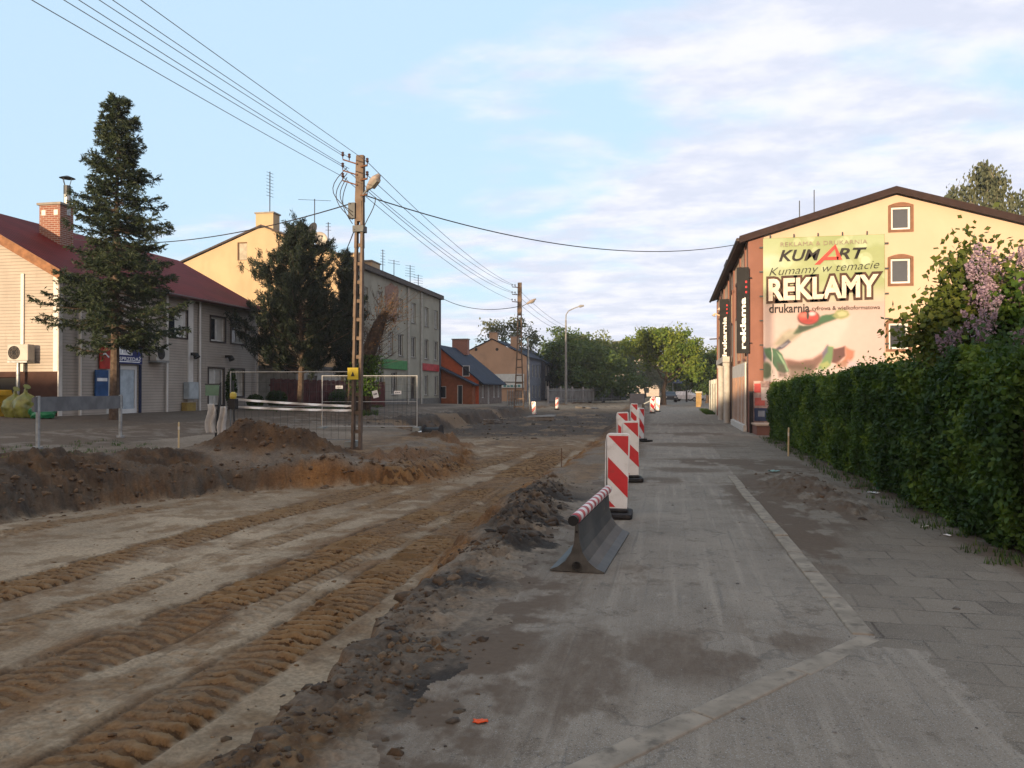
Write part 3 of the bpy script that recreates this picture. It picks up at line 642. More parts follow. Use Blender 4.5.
STEEL = mat('galvanised_steel', (.30, .32, .33), .45, .7, var=.2, scale=8, dirt=(.16, .14, .12), dirt_amt=.4)
DKSTEEL = mat('dark_steel', (.045, .048, .052), .5, .5)
RUST = mat('rusty_steel', (.11, .052, .03), .8, .2, var=.3, scale=12)
def chimney(name, x, y, z0, z1, sx, sy, m, parent, cap=True):
    mb = MB(); mb.box(x-sx/2, x+sx/2, y-sy/2, y+sy/2, z0, z1); o = mb.build(name, m, parent)
    if cap: c = MB(); c.box(x-sx/2-.07, x+sx/2+.07, y-sy/2-.07, y+sy/2+.07, z1+.002, z1+.09); c.build('chimney_cap', mat('cap_concrete', (.22, .2, .18), .9), o)
    return o
def gable_roof(mb, x0, x1, xr, ze0, ze1, zr, y0, y1, t=.12):
    """two slabs: eaves at x0 / x1, ridge at xr"""
    for xa, za in ((x0, ze0), (x1, ze1)):
        a, b = (xa, za), (xr, zr)
        mb.hexa([(a[0], y0, a[1]), (b[0], y0, b[1]), (b[0], y1, b[1]), (a[0], y1, a[1]),
                 (a[0], y0, a[1]+t), (b[0], y0, b[1]+t), (b[0], y1, b[1]+t), (a[0], y1, a[1]+t)])
def downpipe(x, y, z0, z1, m, parent, r=.05, lean=None):
    mb = MB(); pts = [(x, y, z0), (x, y, z1-.35)] + ([(x+lean[0], y+lean[1], z1)] if lean else [(x, y, z1)])
    mb.tube(pts, r, 8); return mb.build('downpipe', m, parent, smooth=False)

# ---------------------------------------------------------------- siding-clad house
def siding_house():
    gz = .45; X0, Y0, Y1 = -21.0, 23.55, 37.0; XR = -25.8; XL = -30.6; ZE, ZR = 5.86, 8.45
    t = thing('siding_house', 'two storey house clad in lapped siding under a dark red metal tile roof', 'house', (X0, Y0, gz))
    sid = siding_mat('cream_siding', (.315, .272, .230))
    pl = mat('brown_plinth', (.052, .026, .02), .8, var=.2)
    # street wall
    f = Fr((X0, Y0), (0, 1)); U = lambda y: y-Y0
    wins = [(U(29.65), U(30.95), 3.95, 5.12), (U(32.75), U(33.95), 3.95, 5.08), (U(34.5), U(35.8), 3.95, 5.12)]
    low = [(U(32.6), U(33.85), .95, 2.66), (U(34.55), U(35.65), 1.35, 2.66)]
    door = (U(26.62), U(27.75), .68, 2.62)
    doorb = (U(25.95), U(26.3), .75, 2.55)
    w = MB(); f.wall(w, 0, U(Y1), .95-.5, ZE, wins+low+[door, doorb], .14)
    # gable wall facing the camera, brown plinth under it
    g = Fr((XL, Y0), (1, 0)); GW = X0-XL
    g.wall(w, 0, GW, 2.3, ZE, [], .1); w.poly([(XL, Y0, ZE), (X0, Y0, ZE), (XR, Y0, ZR)])
    f2 = Fr((X0, Y1), (-1, 0)); f2.wall(w, 0, GW, .4, ZE, []); w.poly([(X0, Y1, ZE), (XL, Y1, ZE), (XR, Y1, ZR)])
    f3 = Fr((XL, Y1), (0, -1)); f3.wall(w, 0, Y1-Y0, .4, ZE, [])
    w.build('wall', sid, t)
    p = MB(); g.wall(p, 0, GW-.02, .2, 2.3, [(6.5, 8.0, .75, 2.1)], .3); f.box(p, .0, U(26.55), 0.001, .03, .2, .45); p.build('plinth', pl, t)
    b = MB(); f.box(b, 0, U(26.55), .004, .035, .45, .62); f.box(b, U(27.8), U(Y1), .004, .035, .45, .62); b.build('base_board', DKFRAME, t)
    b = MB(); g.rect(b, 6.5, 8.0, .75, 2.1, -.3); b.build('cellar_opening', BLACK, t)
    for k, (a, c, z0, z1) in enumerate(wins+low):
        f.window(t, a, c, z0, z1, PVC if k in (0,) else mat('white_inner_frame', (.62, .62, .6), .5), GLASS, .14, mull=1 if k else 0, fw=.07, surround=DKFRAME, sw=.07, curtain=(.45, .98, CURT) if k in (0, 1, 2, 4) else (.1, .9, CURT))
    # doors: glazed shop door with its narrow side light
    d = MB(); a, c, z0, z1 = door; f.box(d, a+.01, a+.13, -.12, -.06, z0, z1); f.box(d, c-.13, c-.01, -.12, -.06, z0, z1); f.box(d, a+.13, c-.13, -.12, -.06, z1-.16, z1); f.box(d, a+.13, c-.13, -.12, -.06, z0, z0+.22)
    dd = d.build('door', PVC, t); pn = MB(); f.rect(pn, a+.13, c-.13, z0+.22, z1-.16, -.1); pn.build('pane', mat('milky_pane', (.34, .40, .45), .25), dd)
    h = MB(); f.box(h, a+.05, a+.09, -.06, -.01, z0+.95, z0+1.15); h.build('handle', STEEL, dd)
    d = MB(); a, c, z0, z1 = doorb; f.rect(d, a, c, z0, z1, -.11); d.build('side_light', CURT, t)
    a, c, z0, z1 = door
    for q in (a-.12, c): fr_ = MB(); f.box(fr_, q, q+.12, .002, .06, z0, z1+.05); fr_.build('door_casing', mat('navy_paint', (.012, .018, .05), .5), t)
    # white corner trims and fascia
    tr = MB(); g.box(tr, GW-.16, GW+.03, .002, .05, 2.3, ZE); f.box(tr, -.03, .14, .002, .05, .62, ZE-.05); tr.build('corner_trim', WHITE, t); tr = MB(); f.box(tr, U(31.0), U(31.35), .002, .05, .62, ZE-.1); tr.build('wall_trim', WHITE, t)
    tr = MB(); g.box(tr, GW-1.5, GW-1.38, .002, .05, 2.3, ZE-.1); tr.build('pipe_casing', WHITE, t)
    for y, m_ in ((24.45, WHITE), (29.4, WHITE), (31.75, WHITE), (36.75, WHITE)): downpipe(X0+.12, y, .55, ZE-.1, m_, t)
    # roof with boarded rakes and gutter
    r = MB(); gable_roof(r, X0+.42, XL-.42, XR, ZE-.2, ZE-.2, ZR+.03, Y0-.4, Y1+.25, .10)
    r.build('roof', tile_roof_mat('red_metal_tile', (.120, .013, .012)), t)
    fc = MB()
    for s, xe in ((1, X0+.42), (-1, XL-.42)):
        fc.hexa([(xe, Y0-.43, ZE-.42), (XR, Y0-.43, ZR-.2), (XR, Y0-.405, ZR-.2), (xe, Y0-.405, ZE-.42), (xe, Y0-.43, ZE-.06), (XR, Y0-.43, ZR+.16), (XR, Y0-.405, ZR+.16), (xe, Y0-.405, ZE-.06)])
    fc.build('bargeboard', mat('varnished_board', (.19, .085, .036), .5, var=.25, scale=6), t)
    ss = MB(); ss.hexa([(X0+.40, Y0-.40, ZE-.24), (XR, Y0-.40, ZR-.03), (XR, Y0-.01, ZR-.03), (X0+.40, Y0-.01, ZE-.24), (X0+.40, Y0-.40, ZE-.20), (XR, Y0-.40, ZR+.01), (XR, Y0-.01, ZR+.01), (X0+.40, Y0-.01, ZE-.20)]); ss.build('soffit', mat('brown_soffit', (.12, .06, .03), .6), t)
    gu = MB(); gu.tube([(X0+.47, Y0-.35, ZE-.2), (X0+.47, Y1+.2, ZE-.2)], .075, 8); gu.build('gutter', mat('brown_gutter', (.055, .02, .018), .45), t)
    # wall lamps
    for y in (31.2, 34.0):
        lp = MB(); f.box(lp, U(y)-.05, U(y)+.05, 0, .1, 3.2, 3.32); lp.tube([(X0+.1, y, 3.27), (X0+.3, y-.05, 3.22), (X0+.38, y-.05, 3.08)], [.06, .12, .15], 10); lp.build('wall_lamp', BLACK, t)
    # brick chimney
    br = brick_mat('red_brick', (.20, .062, .032), (.15, .045, .026))
    ch = chimney('chimney', -24.0, 26.8, 7.2, 8.95, .95, .7, br, t)
    v = MB()
    for dx in (-.28, .28): v = MB(); v.box(-24+dx-.09, -24+dx+.09, 26.8-.358, 26.8-.352, 8.55, 8.75); v.build('chimney_vent', WHITE, ch)
    fl = MB(); fl.tube([(-23.6, 26.9, 8.6), (-23.6, 26.9, 9.75)], .13, 10); fl.build('flue_pipe', STEEL, t)
    fl = MB(); fl.tube([(-23.6, 26.9, 9.45), (-23.6, 26.9, 9.8)], .135, 10)
    for k in range(4): a = k*math.pi/2; fl.tube([(-23.6+.1*math.cos(a), 26.9+.1*math.sin(a), 9.75), (-23.6+.22*math.cos(a), 26.9+.22*math.sin(a), 10.12)], .012, 5)
    fl.tube([(-23.6, 26.9, 10.1), (-23.6, 26.9, 10.2)], [.30, .05], 10); fl.build('flue_cowl', DKSTEEL, t)
    # step in front of the door
    s = MB(); s.box(X0+.02, X0+1.5, 26.4, 28.0, .3, .66); s.build('door_step', mat('step_concrete', (.22, .2, .18), .9), t)
    return t
siding_house()
def wall_sign(name, label, fr, u0, u1, z0, z1, m, d=.05, th=.05, group=None):
    p = fr.P((u0+u1)/2, d, z0); t = thing(name, label, 'sign', p, group=group)
    mb = MB(); fr.box(mb, u0, u1, d, d+th, z0, z1); mb.build('panel', m, t); return t
def house_signs():
    f = Fr((-21.0, 23.55), (0, 1)); U = lambda y: y-23.55
    NAVY = mat('navy_sign', (.014, .024, .115), .4); SW = mat('sign_white', (.72, .72, .72), .4)
    t = wall_sign('shop_sign', 'blue and white shop sign above the glazed door of the siding house', f, U(26.45), U(27.85), 2.68, 3.42, NAVY)
    w = MB(); f.rect(w, U(26.47), U(27.25), 3.02, 3.40, .104); w.build('white_field', SW, t)
    w = MB(); f.rect(w, U(26.47), U(27.7), 2.74, 2.775, .104); w.build('white_line', SW, t)
    f3 = lambda u, z, d: f.P(U(u), d, z)
    lettering('lettering', 'TYKA', f3(26.52, 3.08, .108), f.d, (0, 0, 1), .68, .22, NAVY, t, offset=.01)
    lettering('lettering', 'SPRZEDAŻ', f3(26.52, 2.80, .106), f.d, (0, 0, 1), 1.25, .19, SW, t, offset=.01)
    t = wall_sign('poster_board', 'red advertising board on the siding wall left of the shop sign', f, U(25.48), U(26.1), 2.45, 3.32, mat('sign_red', (.36, .03, .022), .4, var=.3))
    w = MB(); n = 10
    for k in range(n):
        a, b = k/n, (k+1)/n; zz = lambda q: 2.98+.06*math.sin(q*5)
        w.poly([f.P(U(25.62+.34*a), .104, zz(a)-.05), f.P(U(25.62+.34*b), .104, zz(b)-.05), f.P(U(25.62+.34*b), .104, zz(b)+.02), f.P(U(25.62+.34*a), .104, zz(a)+.02)])
    w.build('swoosh', SW, t)
    t = wall_sign('notice_board', 'blue notice board with a white stripe under the red board', f, U(25.25), U(25.92), 1.3, 2.4, mat('sign_blue', (.02, .07, .19), .4, var=.25))
    w = MB(); f.rect(w, U(25.32), U(25.86), 1.98, 2.10, .104); w.build('white_stripe', SW, t)
house_signs()
def air_con(label, fr, u, z, d, legs=None, group='air conditioner units'):
    p = fr.P(u, d, z); t = thing('air_conditioner', label, 'air conditioner', p, group=group)
    b = MB(); fr.box(b, u-.42, u+.42, d, d+.32, z, z+.58); o = b.build('casing', mat('aircon_case', (.38, .36, .33), .5, var=.08), t)
    bv = o.modifiers.new('soften', 'BEVEL'); bv.width = .03; bv.segments = 2
    c = fr.P(u-.13, d+.325, z+.29); ring = MB(); pts = [c+fr.d*(.23*math.cos(a*math.pi/12))+Vector((0, 0, .23*math.sin(a*math.pi/12))) for a in range(25)]
    disc = MB(); disc.poly(pts[:-1]); disc.build('fan_opening', mat('fan_dark', (.05, .042, .036), .7), t)
    for r_ in (.08, .155, .23): ring.tube([c+fr.n*.01+fr.d*(r_*math.cos(a*math.pi/10))+Vector((0, 0, r_*math.sin(a*math.pi/10))) for a in range(21)], .008, 5, cap=False)
    for a in range(8): ring.tube([c+fr.n*.012, c+fr.n*.012+fr.d*(.23*math.cos(a*math.pi/4))+Vector((0, 0, .23*math.sin(a*math.pi/4)))], .006, 4)
    ring.build('fan_grille', DKSTEEL, t)
    s = MB(); fr.box(s, u-.4, u+.4, -.0 if legs is None else d-.02, d+.34, z-.06, z-.004)
    if legs:
        for du in (-.12,): s.tube([fr.P(u+du, d+.16, z-.06), fr.P(u+du, d+.16, legs)], .06, 8)
    s.build('bracket', STEEL, t); return t
air_con('air conditioner unit on a steel post in front of the sunlit gable', Fr((-30.6, 23.55), (1, 0)), 8.35, 2.66, .12, legs=.5)
air_con('air conditioner unit on the shaded siding wall beside the shop sign', Fr((-21.0, 23.55), (0, 1)), 28.75-23.55, 2.85, .08)

# ---------------------------------------------------------------- yellow and grey apartment block
def apartment_block():
    X0, Y0, Y1, XL, XR = -20.5, 46.8, 68.0, -32.2, -26.3; ZE, ZR = 10.1, 12.35
    t = thing('apartment_block', 'three storey apartment block with sunlit ochre gable and grey street front', 'apartment building', (X0, Y0, .3))
    yel = mat('ochre_render', (.375, .28, .178), .9, var=.08, scale=.5, dirt=(.29, .21, .125), dirt_amt=.35, streak=True, bump_s=.2)
    gry = mat('grey_render', (.255, .245, .20), .9, var=.12, scale=.6, dirt=(.15, .13, .105), dirt_amt=.5, streak=True, bump_s=.2)
    f = Fr((X0, Y0), (0, 1)); U = lambda y: y-Y0
    ops = []
    for y in (50.2, 52.95, 55.2, 57.4, 60.5, 63.95, 66.7):
        ops.append((U(y)-.55, U(y)+.55, 4.3, 5.98))
        if y not in (57.4,): ops.append((U(y)-.55, U(y)+.55, 7.1, 8.72))
    ops.append((U(57.4)-.55, U(57.4)+.55, 7.1, 8.72))
    low = [(U(50.0)-.6, U(50.0)+.6, 1.3, 3.0), (U(53.2)-.6, U(53.2)+.6, 1.3, 3.0), (U(56.0)-.6, U(56.0)+.6, 1.3, 3.0), (U(63.9)-.5, U(63.9)+.5, 1.2, 2.9), (U(66.7)-.5, U(66.7)+.5, 1.2, 2.9)]
    dr = (U(60.4)-.6, U(60.4)+.6, .55, 2.75)
    w = MB(); f.wall(w, 0, U(Y1), .1, ZE, ops+low+[dr], .16)
    f4 = Fr((X0, Y1), (-1, 0)); f4.wall(w, 0, X0-XL, .1, ZE); w.poly([(X0, Y1, ZE), (XL, Y1, ZE), (XR, Y1, ZR)]); w.build('street_wall', gry, t)
    g = Fr((XL, Y0), (1, 0)); u = MB(); gw = [(4.15, 4.85, 10.2, 11.4), (7.05, 7.7, 10.25, 11.35)]
    g.wall(u, 0, X0-XL, .1, 9.6, []); zz = lambda x: ZE+(ZR-ZE)*(1-abs(x-XR)/(XR-XL if x < XR else X0-XR))
    # attic wall with two window openings: strips between the openings
    cuts = [0]+[q for o in gw for q in o[:2]]+[XR-XL]+[X0-XL]; cuts = sorted(cuts)
    for a, b in zip(cuts, cuts[1:]):
        xa, xb = XL+a, XL+b; op = [o for o in gw if o[0] <= (a+b)/2 <= o[1]]
        if op:
            o = op[0]; u.poly([(xa, Y0, 9.6), (xb, Y0, 9.6), (xb, Y0, o[2]), (xa, Y0, o[2])]); u.poly([(xa, Y0, o[3]), (xb, Y0, o[3]), (xb, Y0, zz(xb)), (xa, Y0, zz(xa))])
            for q, r_ in (((xa, o[2]), (xa, o[3])), ((xb, o[2]), (xb, o[3])), ((xa, o[2]), (xb, o[2])), ((xa, o[3]), (xb, o[3]))): u.poly([(q[0], Y0, q[1]), (r_[0], Y0, r_[1]), (r_[0], Y0+.16, r_[1]), (q[0], Y0+.16, q[1])])
        else: u.poly([(xa, Y0, 9.6), (xb, Y0, 9.6), (xb, Y0, zz(xb)), (xa, Y0, zz(xa))])
    u.build('gable_wall', yel, t)
    for o in gw: g.window(t, *o, mat('brown_frame', (.13, .075, .04), .6), GLASS, .15, mull=0, fw=.06, curtain=(.05, .95, mat('pale_blind', (.30, .27, .22), .8)))
    for o in ops: f.window(t, *o, mat('grey_window_frame', (.36, .36, .34), .6), GLASS, .16, mull=1, fw=.07, sill=mat('sill_tin', (.16, .15, .14), .6), curtain=(.05, .95, mat('dim_net', (.20, .20, .18), .8)) if random.random() < .6 else None)
    for o in low: f.window(t, *o, mat('grey_window_frame', (.36, .36, .34), .6), GLASS, .16, mull=1, fw=.07, sill=mat('sill_tin', (.16, .15, .14), .6))
    d = MB(); f.rect(d, dr[0], dr[1], dr[2], dr[3], -.14); f.box(d, dr[0]+.1, dr[1]-.1, -.13, -.11, .7, 1.6); d.build('door', mat('dark_door', (.03, .022, .018), .6), t)
    # cornice, plinth, downpipes, pilaster strips
    c = MB(); f.box(c, -.1, U(Y1)+.1, .003, .32, ZE-.28, ZE-.02); c.build('cornice', mat('dark_cornice', (.055, .045, .04), .7), t)
    c = MB(); f.box(c, 0, U(Y1), .003, .05, .1, .95); c.build('plinth', mat('grey_plinth', (.13, .125, .115), .9), t)
    for y in (48.5, 58.9, 62.2): downpipe(X0+.12, y, .4, ZE-.3, mat('pale_pipe', (.36, .36, .34), .6), t, .07)
    c = MB(); f.box(c, U(Y1)-.35, U(Y1)+.03, .003, .06, .1, ZE-.3); c.build('corner_strip', mat('dark_corner', (.05, .05, .06), .7), t)
    bp = MB(); pts = [(53.9, 8.3), (54.0, 9.2), (54.7, 9.4), (55.3, 9.72), (56.2, 9.5), (56.7, 9.72), (57.0, 9.2), (56.7, 8.7), (57.1, 8.3), (56.6, 7.9), (56.5, 6.9), (56.1, 6.6), (55.9, 7.0), (56.0, 6.95), (54.6, 6.8), (54.4, 7.4)]
    bp.poly([f.P(U(y), .004, z) for y, z in pts]); bp.build('bare_brick_patch', brick_mat('worn_brick', (.22, .10, .06), (.17, .075, .05), (.24, .2, .17)), t)
    r = MB(); gable_roof(r, X0+.3, XL-.3, XR, ZE-.03, ZE-.03, ZR+.03, Y0-.12, Y1+.15, .12); r.build('roof', mat('dark_felt_roof', (.05, .04, .038), .85), t)
    for x, y, z0, z1, sx, sy in ((-26.15, 47.3, 11.6, 13.25, 1.25, .85), (-24.1, 47.4, 10.8, 12.25, 1.0, .7), (-21.4, 50.6, 9.9, 11.0, .8, .7), (-21.3, 53.4, 9.9, 10.85, .7, 1.6), (-22.6, 56, 10.5, 11.4, .8, .8)):
        chimney('chimney', x, y, z0, z1, sx, sy, yel, t)
    # shop fascias
    return t
apartment_block()
def block_signs():
    f = Fr((-20.5, 46.8), (0, 1)); U = lambda y: y-46.8
    t = wall_sign('shop_fascia', 'green shop fascia on the grey front of the apartment block', f, U(53.2), U(58.6), 3.22, 3.92, mat('fascia_green', (.03, .17, .045), .5, var=.2), .06, .08)
    t = wall_sign('shop_fascia', 'red shop fascia at the far end of the grey apartment front', f, U(62.6), U(67.2), 3.3, 3.9, mat('fascia_red', (.30, .02, .025), .5, var=.35), .06, .08)
    def dish(label, c, r, face, m):
        t = thing('satellite_dish', label, 'satellite dish', c, group='satellite dishes on the apartment roof'); face = Vector(face).normalized(); up = Vector((0, 0, 1)); x = face.cross(up).normalized(); y = x.cross(face)
        mb = MB(); n = 20; rings = [(0, -.16), (.4, -.13), (.75, -.06), (1, 0)]; base = len(mb.v)
        for q, dd in rings:
            for k in range(n): a = 2*math.pi*k/n; mb.v.append(tuple(Vector(c)+x*(r*q*math.cos(a))+y*(r*q*math.sin(a))+face*dd*r*2))
        for i in range(len(rings)-1):
            for k in range(n): mb.f.append((i*n+k, i*n+(k+1) % n, (i+1)*n+(k+1) % n, (i+1)*n+k)); mb.mi.append(0)
        o = mb.build('reflector', m, t, smooth=True); so = o.modifiers.new('thick', 'SOLIDIFY'); so.thickness = .02
        a = MB(); a.tube([Vector(c)-y*r, Vector(c)+face*r*.9], .015, 6); a.box(*[q for i in range(3) for q in ((Vector(c)+face*r*.9)[i]-.05, (Vector(c)+face*r*.9)[i]+.05)]); a.build('receiver_arm', DKSTEEL, t)
        p = MB(); p.tube([Vector(c)-face*.3*r, Vector(c)-face*.3*r+Vector((0, .05, -1.6))], .03, 6); p.build('mast', STEEL, t)
    dish('dark satellite dish beside the roof aerial of the apartment block', (-23.0, 47.3, 12.15), .5, (-.5, -1, .3), mat('dish_dark', (.03, .03, .034), .5))
    dish('pale satellite dish lower on the apartment roof edge by the pine', (-22.35, 47.2, 11.5), .48, (.8, -1, .25), mat('dish_pale', (.42, .38, .33), .5))
    def aerial(label, x, y, z0, z1, bars, ang=0.3, w=.5):
        t = thing('roof_aerial', label, 'aerial', (x, y, z0), group='aerials on the roofs'); m = MB(); m.tube([(x, y, z0), (x, y, z1)], .03, 6); m.build('mast', DKSTEEL, t)
        e = MB()
        for k in range(bars):
            z = z1-.08-k*.22; e.tube([(x-w*math.cos(ang)*(.5+.1*k/bars), y-w*math.sin(ang), z), (x+w*math.cos(ang)*(.5+.1*k/bars), y+w*math.sin(ang), z)], .014, 4)
        e.build('elements', DKSTEEL, t)
    aerial('tall thin aerial standing on the ochre gable chimney', -26.0, 47.3, 13.3, 16.1, 8, 1.2, .35)
    aerial('T-shaped aerial above the pine on the apartment roof', -23.1, 47.9, 11.8, 14.3, 1, .2, 2.0)
    aerial('slim aerial right of the satellite dishes', -21.9, 47.4, 10.9, 12.6, 3, .2, .3)
    for k, (y, z, lb) in enumerate(((57.5, 12.6, 'lattice aerial nearest the two roof chimneys'), (60.0, 12.2, 'bent aerial in the middle of the apartment roof'), (64.0, 12.4, 'branching aerial near the far roof end'), (66.2, 11.9, 'low branching aerial at the far roof end'))):
        aerial(lb, -22.0, y, 10.6, z, (6, 2, 5, 6)[k], .8, (.3, .8, .7, .7)[k])
block_signs()

# ---------------------------------------------------------------- printing house on the other side
def printing_house():
    X0, X1, Y0, Y1, XR = 3.0, 13.3, 31.8, 53.2, 8.3; ZE, ZR = 7.62, 9.15
    t = thing('printing_house', 'cream three storey printing house with terracotta corners and dark roof', 'building', (X0, Y0, 0))
    cream = mat('cream_render', (.475, .352, .262), .9, var=.05, scale=.6, dirt=(.40, .325, .225), dirt_amt=.3, bump_s=.15)
    terra = mat('terracotta_render', (.205, .098, .075), .85, var=.1, scale=1, bump_s=.15)
    g = Fr((X0, Y0), (1, 0)); GW = X1-X0
    win = [(5.18, 5.87, 7.72, 8.58), (5.16, 5.86, 5.68, 6.62), (5.08, 5.78, 3.2, 4.18)]
    zz = lambda u: ZE+(ZR-ZE)*(1-abs(u-(XR-X0))/((XR-X0) if u < XR-X0 else (GW-(XR-X0))))
    w = MB(); cuts = sorted({.55, GW-.45, XR-X0, *[q for o in win for q in o[:2]]}); rev = .13
    for a, b in zip(cuts, cuts[1:]):
        m_ = (a+b)/2; col = sorted([o for o in win if o[0] < m_ < o[1]], key=lambda o: o[2]); z = 0
        for o in col: g.rect(w, a, b, z, o[2]); z = o[3]
        w.poly([g.P(a, 0, z), g.P(b, 0, z), g.P(b, 0, zz(b)), g.P(a, 0, zz(a))])
    for a, b, c, d in win:
        P = g.P
        w.poly([P(a, 0, c), P(a, -rev, c), P(a, -rev, d), P(a, 0, d)]); w.poly([P(b, 0, c), P(b, 0, d), P(b, -rev, d), P(b, -rev, c)]); w.poly([P(a, 0, d), P(a, -rev, d), P(b, -rev, d), P(b, 0, d)]); w.poly([P(a, 0, c), P(b, 0, c), P(b, -rev, c), P(a, -rev, c)])
    # back and far walls
    Fr((X1, Y0), (0, 1)).wall(w, 0, Y1-Y0, 0, ZE); fb = Fr((X1, Y1), (-1, 0)); fb.wall(w, 0, GW, 0, ZE); w.poly([(X1, Y1, ZE), (X0, Y1, ZE), (XR, Y1, ZR)])
    w.build('gable_wall', cream, t)
    # terracotta corner pilasters
    for a, b in ((0, .55), (GW-.45, GW)):
        q = MB(); P = g.P; d = .05
        q.hexa([P(a-.03 if a == 0 else a, -.4, 0), P(b if a == 0 else b+.03, -.4, 0), P(b if a == 0 else b+.03, d, 0), P(a-.03 if a == 0 else a, d, 0), P(a-.03 if a == 0 else a, -.4, zz(a)-.05), P(b if a == 0 else b+.03, -.4, zz(b)-.05), P(b if a == 0 else b+.03, d, zz(b)-.05), P(a-.03 if a == 0 else a, d, zz(a)-.05)])
        q.build('corner_pilaster', terra, t)
    for o in win: g.window(t, *o, PVC, GLASS if o[2] < 4 else mat('sky_reflection_pane', (.06, .068, .085), .2, var=.05), rev, mull=0, fw=.075, surround=mat('brown_surround', (.17, .088, .056), .85), sw=.10, arch=True)  # upper panes: sky reflection and pale curtains put into the base colour
    # street front, seen very obliquely
    s = Fr((X0, Y1), (0, -1)); L = Y1-Y0; V = lambda y: Y1-y
    up = [(V(y)-.6, V(y)+.6, 5.0, 6.5) for y in (34.5, 37.3, 40.6, 44.2, 47.6, 50.8)]; mid = [(V(y)-.6, V(y)+.6, 2.95, 4.3) for y in (33.6, 36.2)]
    gate = [(V(44.6), V(41.4), .05, 2.9), (V(48.6), V(45.4), .05, 2.9)]
    sw_ = MB(); s.wall(sw_, 0, L-.42, 0, ZE, up+mid+gate, .16); sw_.build('street_wall', cream, t)
    for o in up+mid: s.window(t, *o, PVC, GLASS, .16, mull=1, fw=.07, surround=terra, sw=.1)
    for a, b, c, d in gate: gb = MB(); s.rect(gb, a, b, c, d, -.14); [s.box(gb, a, b, -.14, -.12, c+.3*k, c+.3*k+.02) for k in range(1, 9)]; gb.build('roller_gate', mat('gate_grey', (.15, .15, .155), .6), t)
    for y in (33.0, 35.4, 38.9, 42.5, 46.0, 49.5, 52.6):
        q = MB(); s.box(q, V(y)-.17, V(y)+.17, .003, .06, 2.9 if y < 37 else 0, ZE-.15); q.build('wall_pilaster', terra, t)
    # low white part with upright slats, white skirting
    q = MB(); s.box(q, V(38.6), V(32.25), .065, .12, .25, 2.75); q.build('shopfront_panel', WHITE, t)
    q = MB()
    for k in range(9): y = 32.6+k*.7; s.box(q, V(y)-.07, V(y)+.07, .122, .145, .3, 2.2)
    q.build('timber_slat', mat('slat_brown', (.34, .17, .085), .6), t)
    q = MB(); s.box(q, V(38.8), V(32.1), .065, .2, 0, .25); q.build('white_skirting', WHITE, t)
    # porch: two stout columns and a slab
    for y in (40.2, 44.9):
        c = MB(); c.tube([(2.72, y, 0), (2.72, y, 3.0)], [.16, .155], 14); c.tube([(2.72, y, 2.85), (2.72, y, 3.02)], .2, 14); c.build('porch_column', mat('column_grey', (.40, .385, .36), .8, var=.1, dirt=(.25, .23, .21), dirt_amt=.5), t, smooth=False)
    c = MB(); c.box(2.5, 2.94, 39.8, 45.4, 3.03, 3.3); c.build('porch_slab', mat('column_grey', (.40, .385, .36)), t)
    r = MB(); gable_roof(r, X0-.38, X1+.38, XR, ZE-.11, ZE-.11, ZR+.02, Y0-.28, Y1+.2, .11); r.build('roof', mat('brown_sheet_roof', (.040, .026, .024), .8), t)
    b = MB()
    for xe in (X0-.38, X1+.38): b.hexa([(xe, Y0-.31, ZE-.24), (XR, Y0-.31, ZR-.1), (XR, Y0-.285, ZR-.1), (xe, Y0-.285, ZE-.24), (xe, Y0-.31, ZE+.03), (XR, Y0-.31, ZR+.16), (XR, Y0-.285, ZR+.16), (xe, Y0-.285, ZE+.03)])
    b.build('bargeboard', mat('dark_bargeboard', (.028, .016, .015), .8), t)
    gu = MB(); gu.tube([(X0-.44, Y0-.25, ZE-.1), (X0-.44, Y1+.2, ZE-.1)], .07, 8); gu.build('gutter', mat('dark_gutter', (.03, .02, .02), .45), t)
    dm = MB(); dm.box(X0-.28, X0+.9, 40.3, 42.2, ZE-.02, ZE+.55); dm.build('roof_hatch', mat('hatch_dark', (.035, .026, .025), .6), t)
    for y in (39.8, 47.0): downpipe(X0-.12, y, .1, ZE-.1, mat('dark_gutter', (.03, .02, .02)), t, .05)
    for y, z in ((44.0, 6.0), (49.5, 6.2)): q = MB(); q.tube([(X0, y, z), (X0-.35, y, z+.15), (X0-.42, y, z)], [.03, .05, .13], 8); q.build('wall_lamp', mat('lamp_cream', (.6, .45, .32), .5), t)
    return t
printing_house()
def roof_rods():
    for x, z1, lb in ((5.55, 9.55, 'thin rod on the dark roof of the printing house, taller one'), (5.0, 9.15, 'short thin rod beside the taller one on the printing house roof')):
        t = thing('lightning_rod', lb, 'rod', (x, 32.5, 8.3), group='rods on the printing house roof'); m = MB(); m.tube([(x, 32.5, 8.2), (x, 32.5, z1)], .02, 5); m.build('mast', DKSTEEL, t); m = MB(); m.box(x-.09, x+.09, 32.41, 32.59, 8.15, 8.42); m.build('foot_block', DKSTEEL, t)
roof_rods()
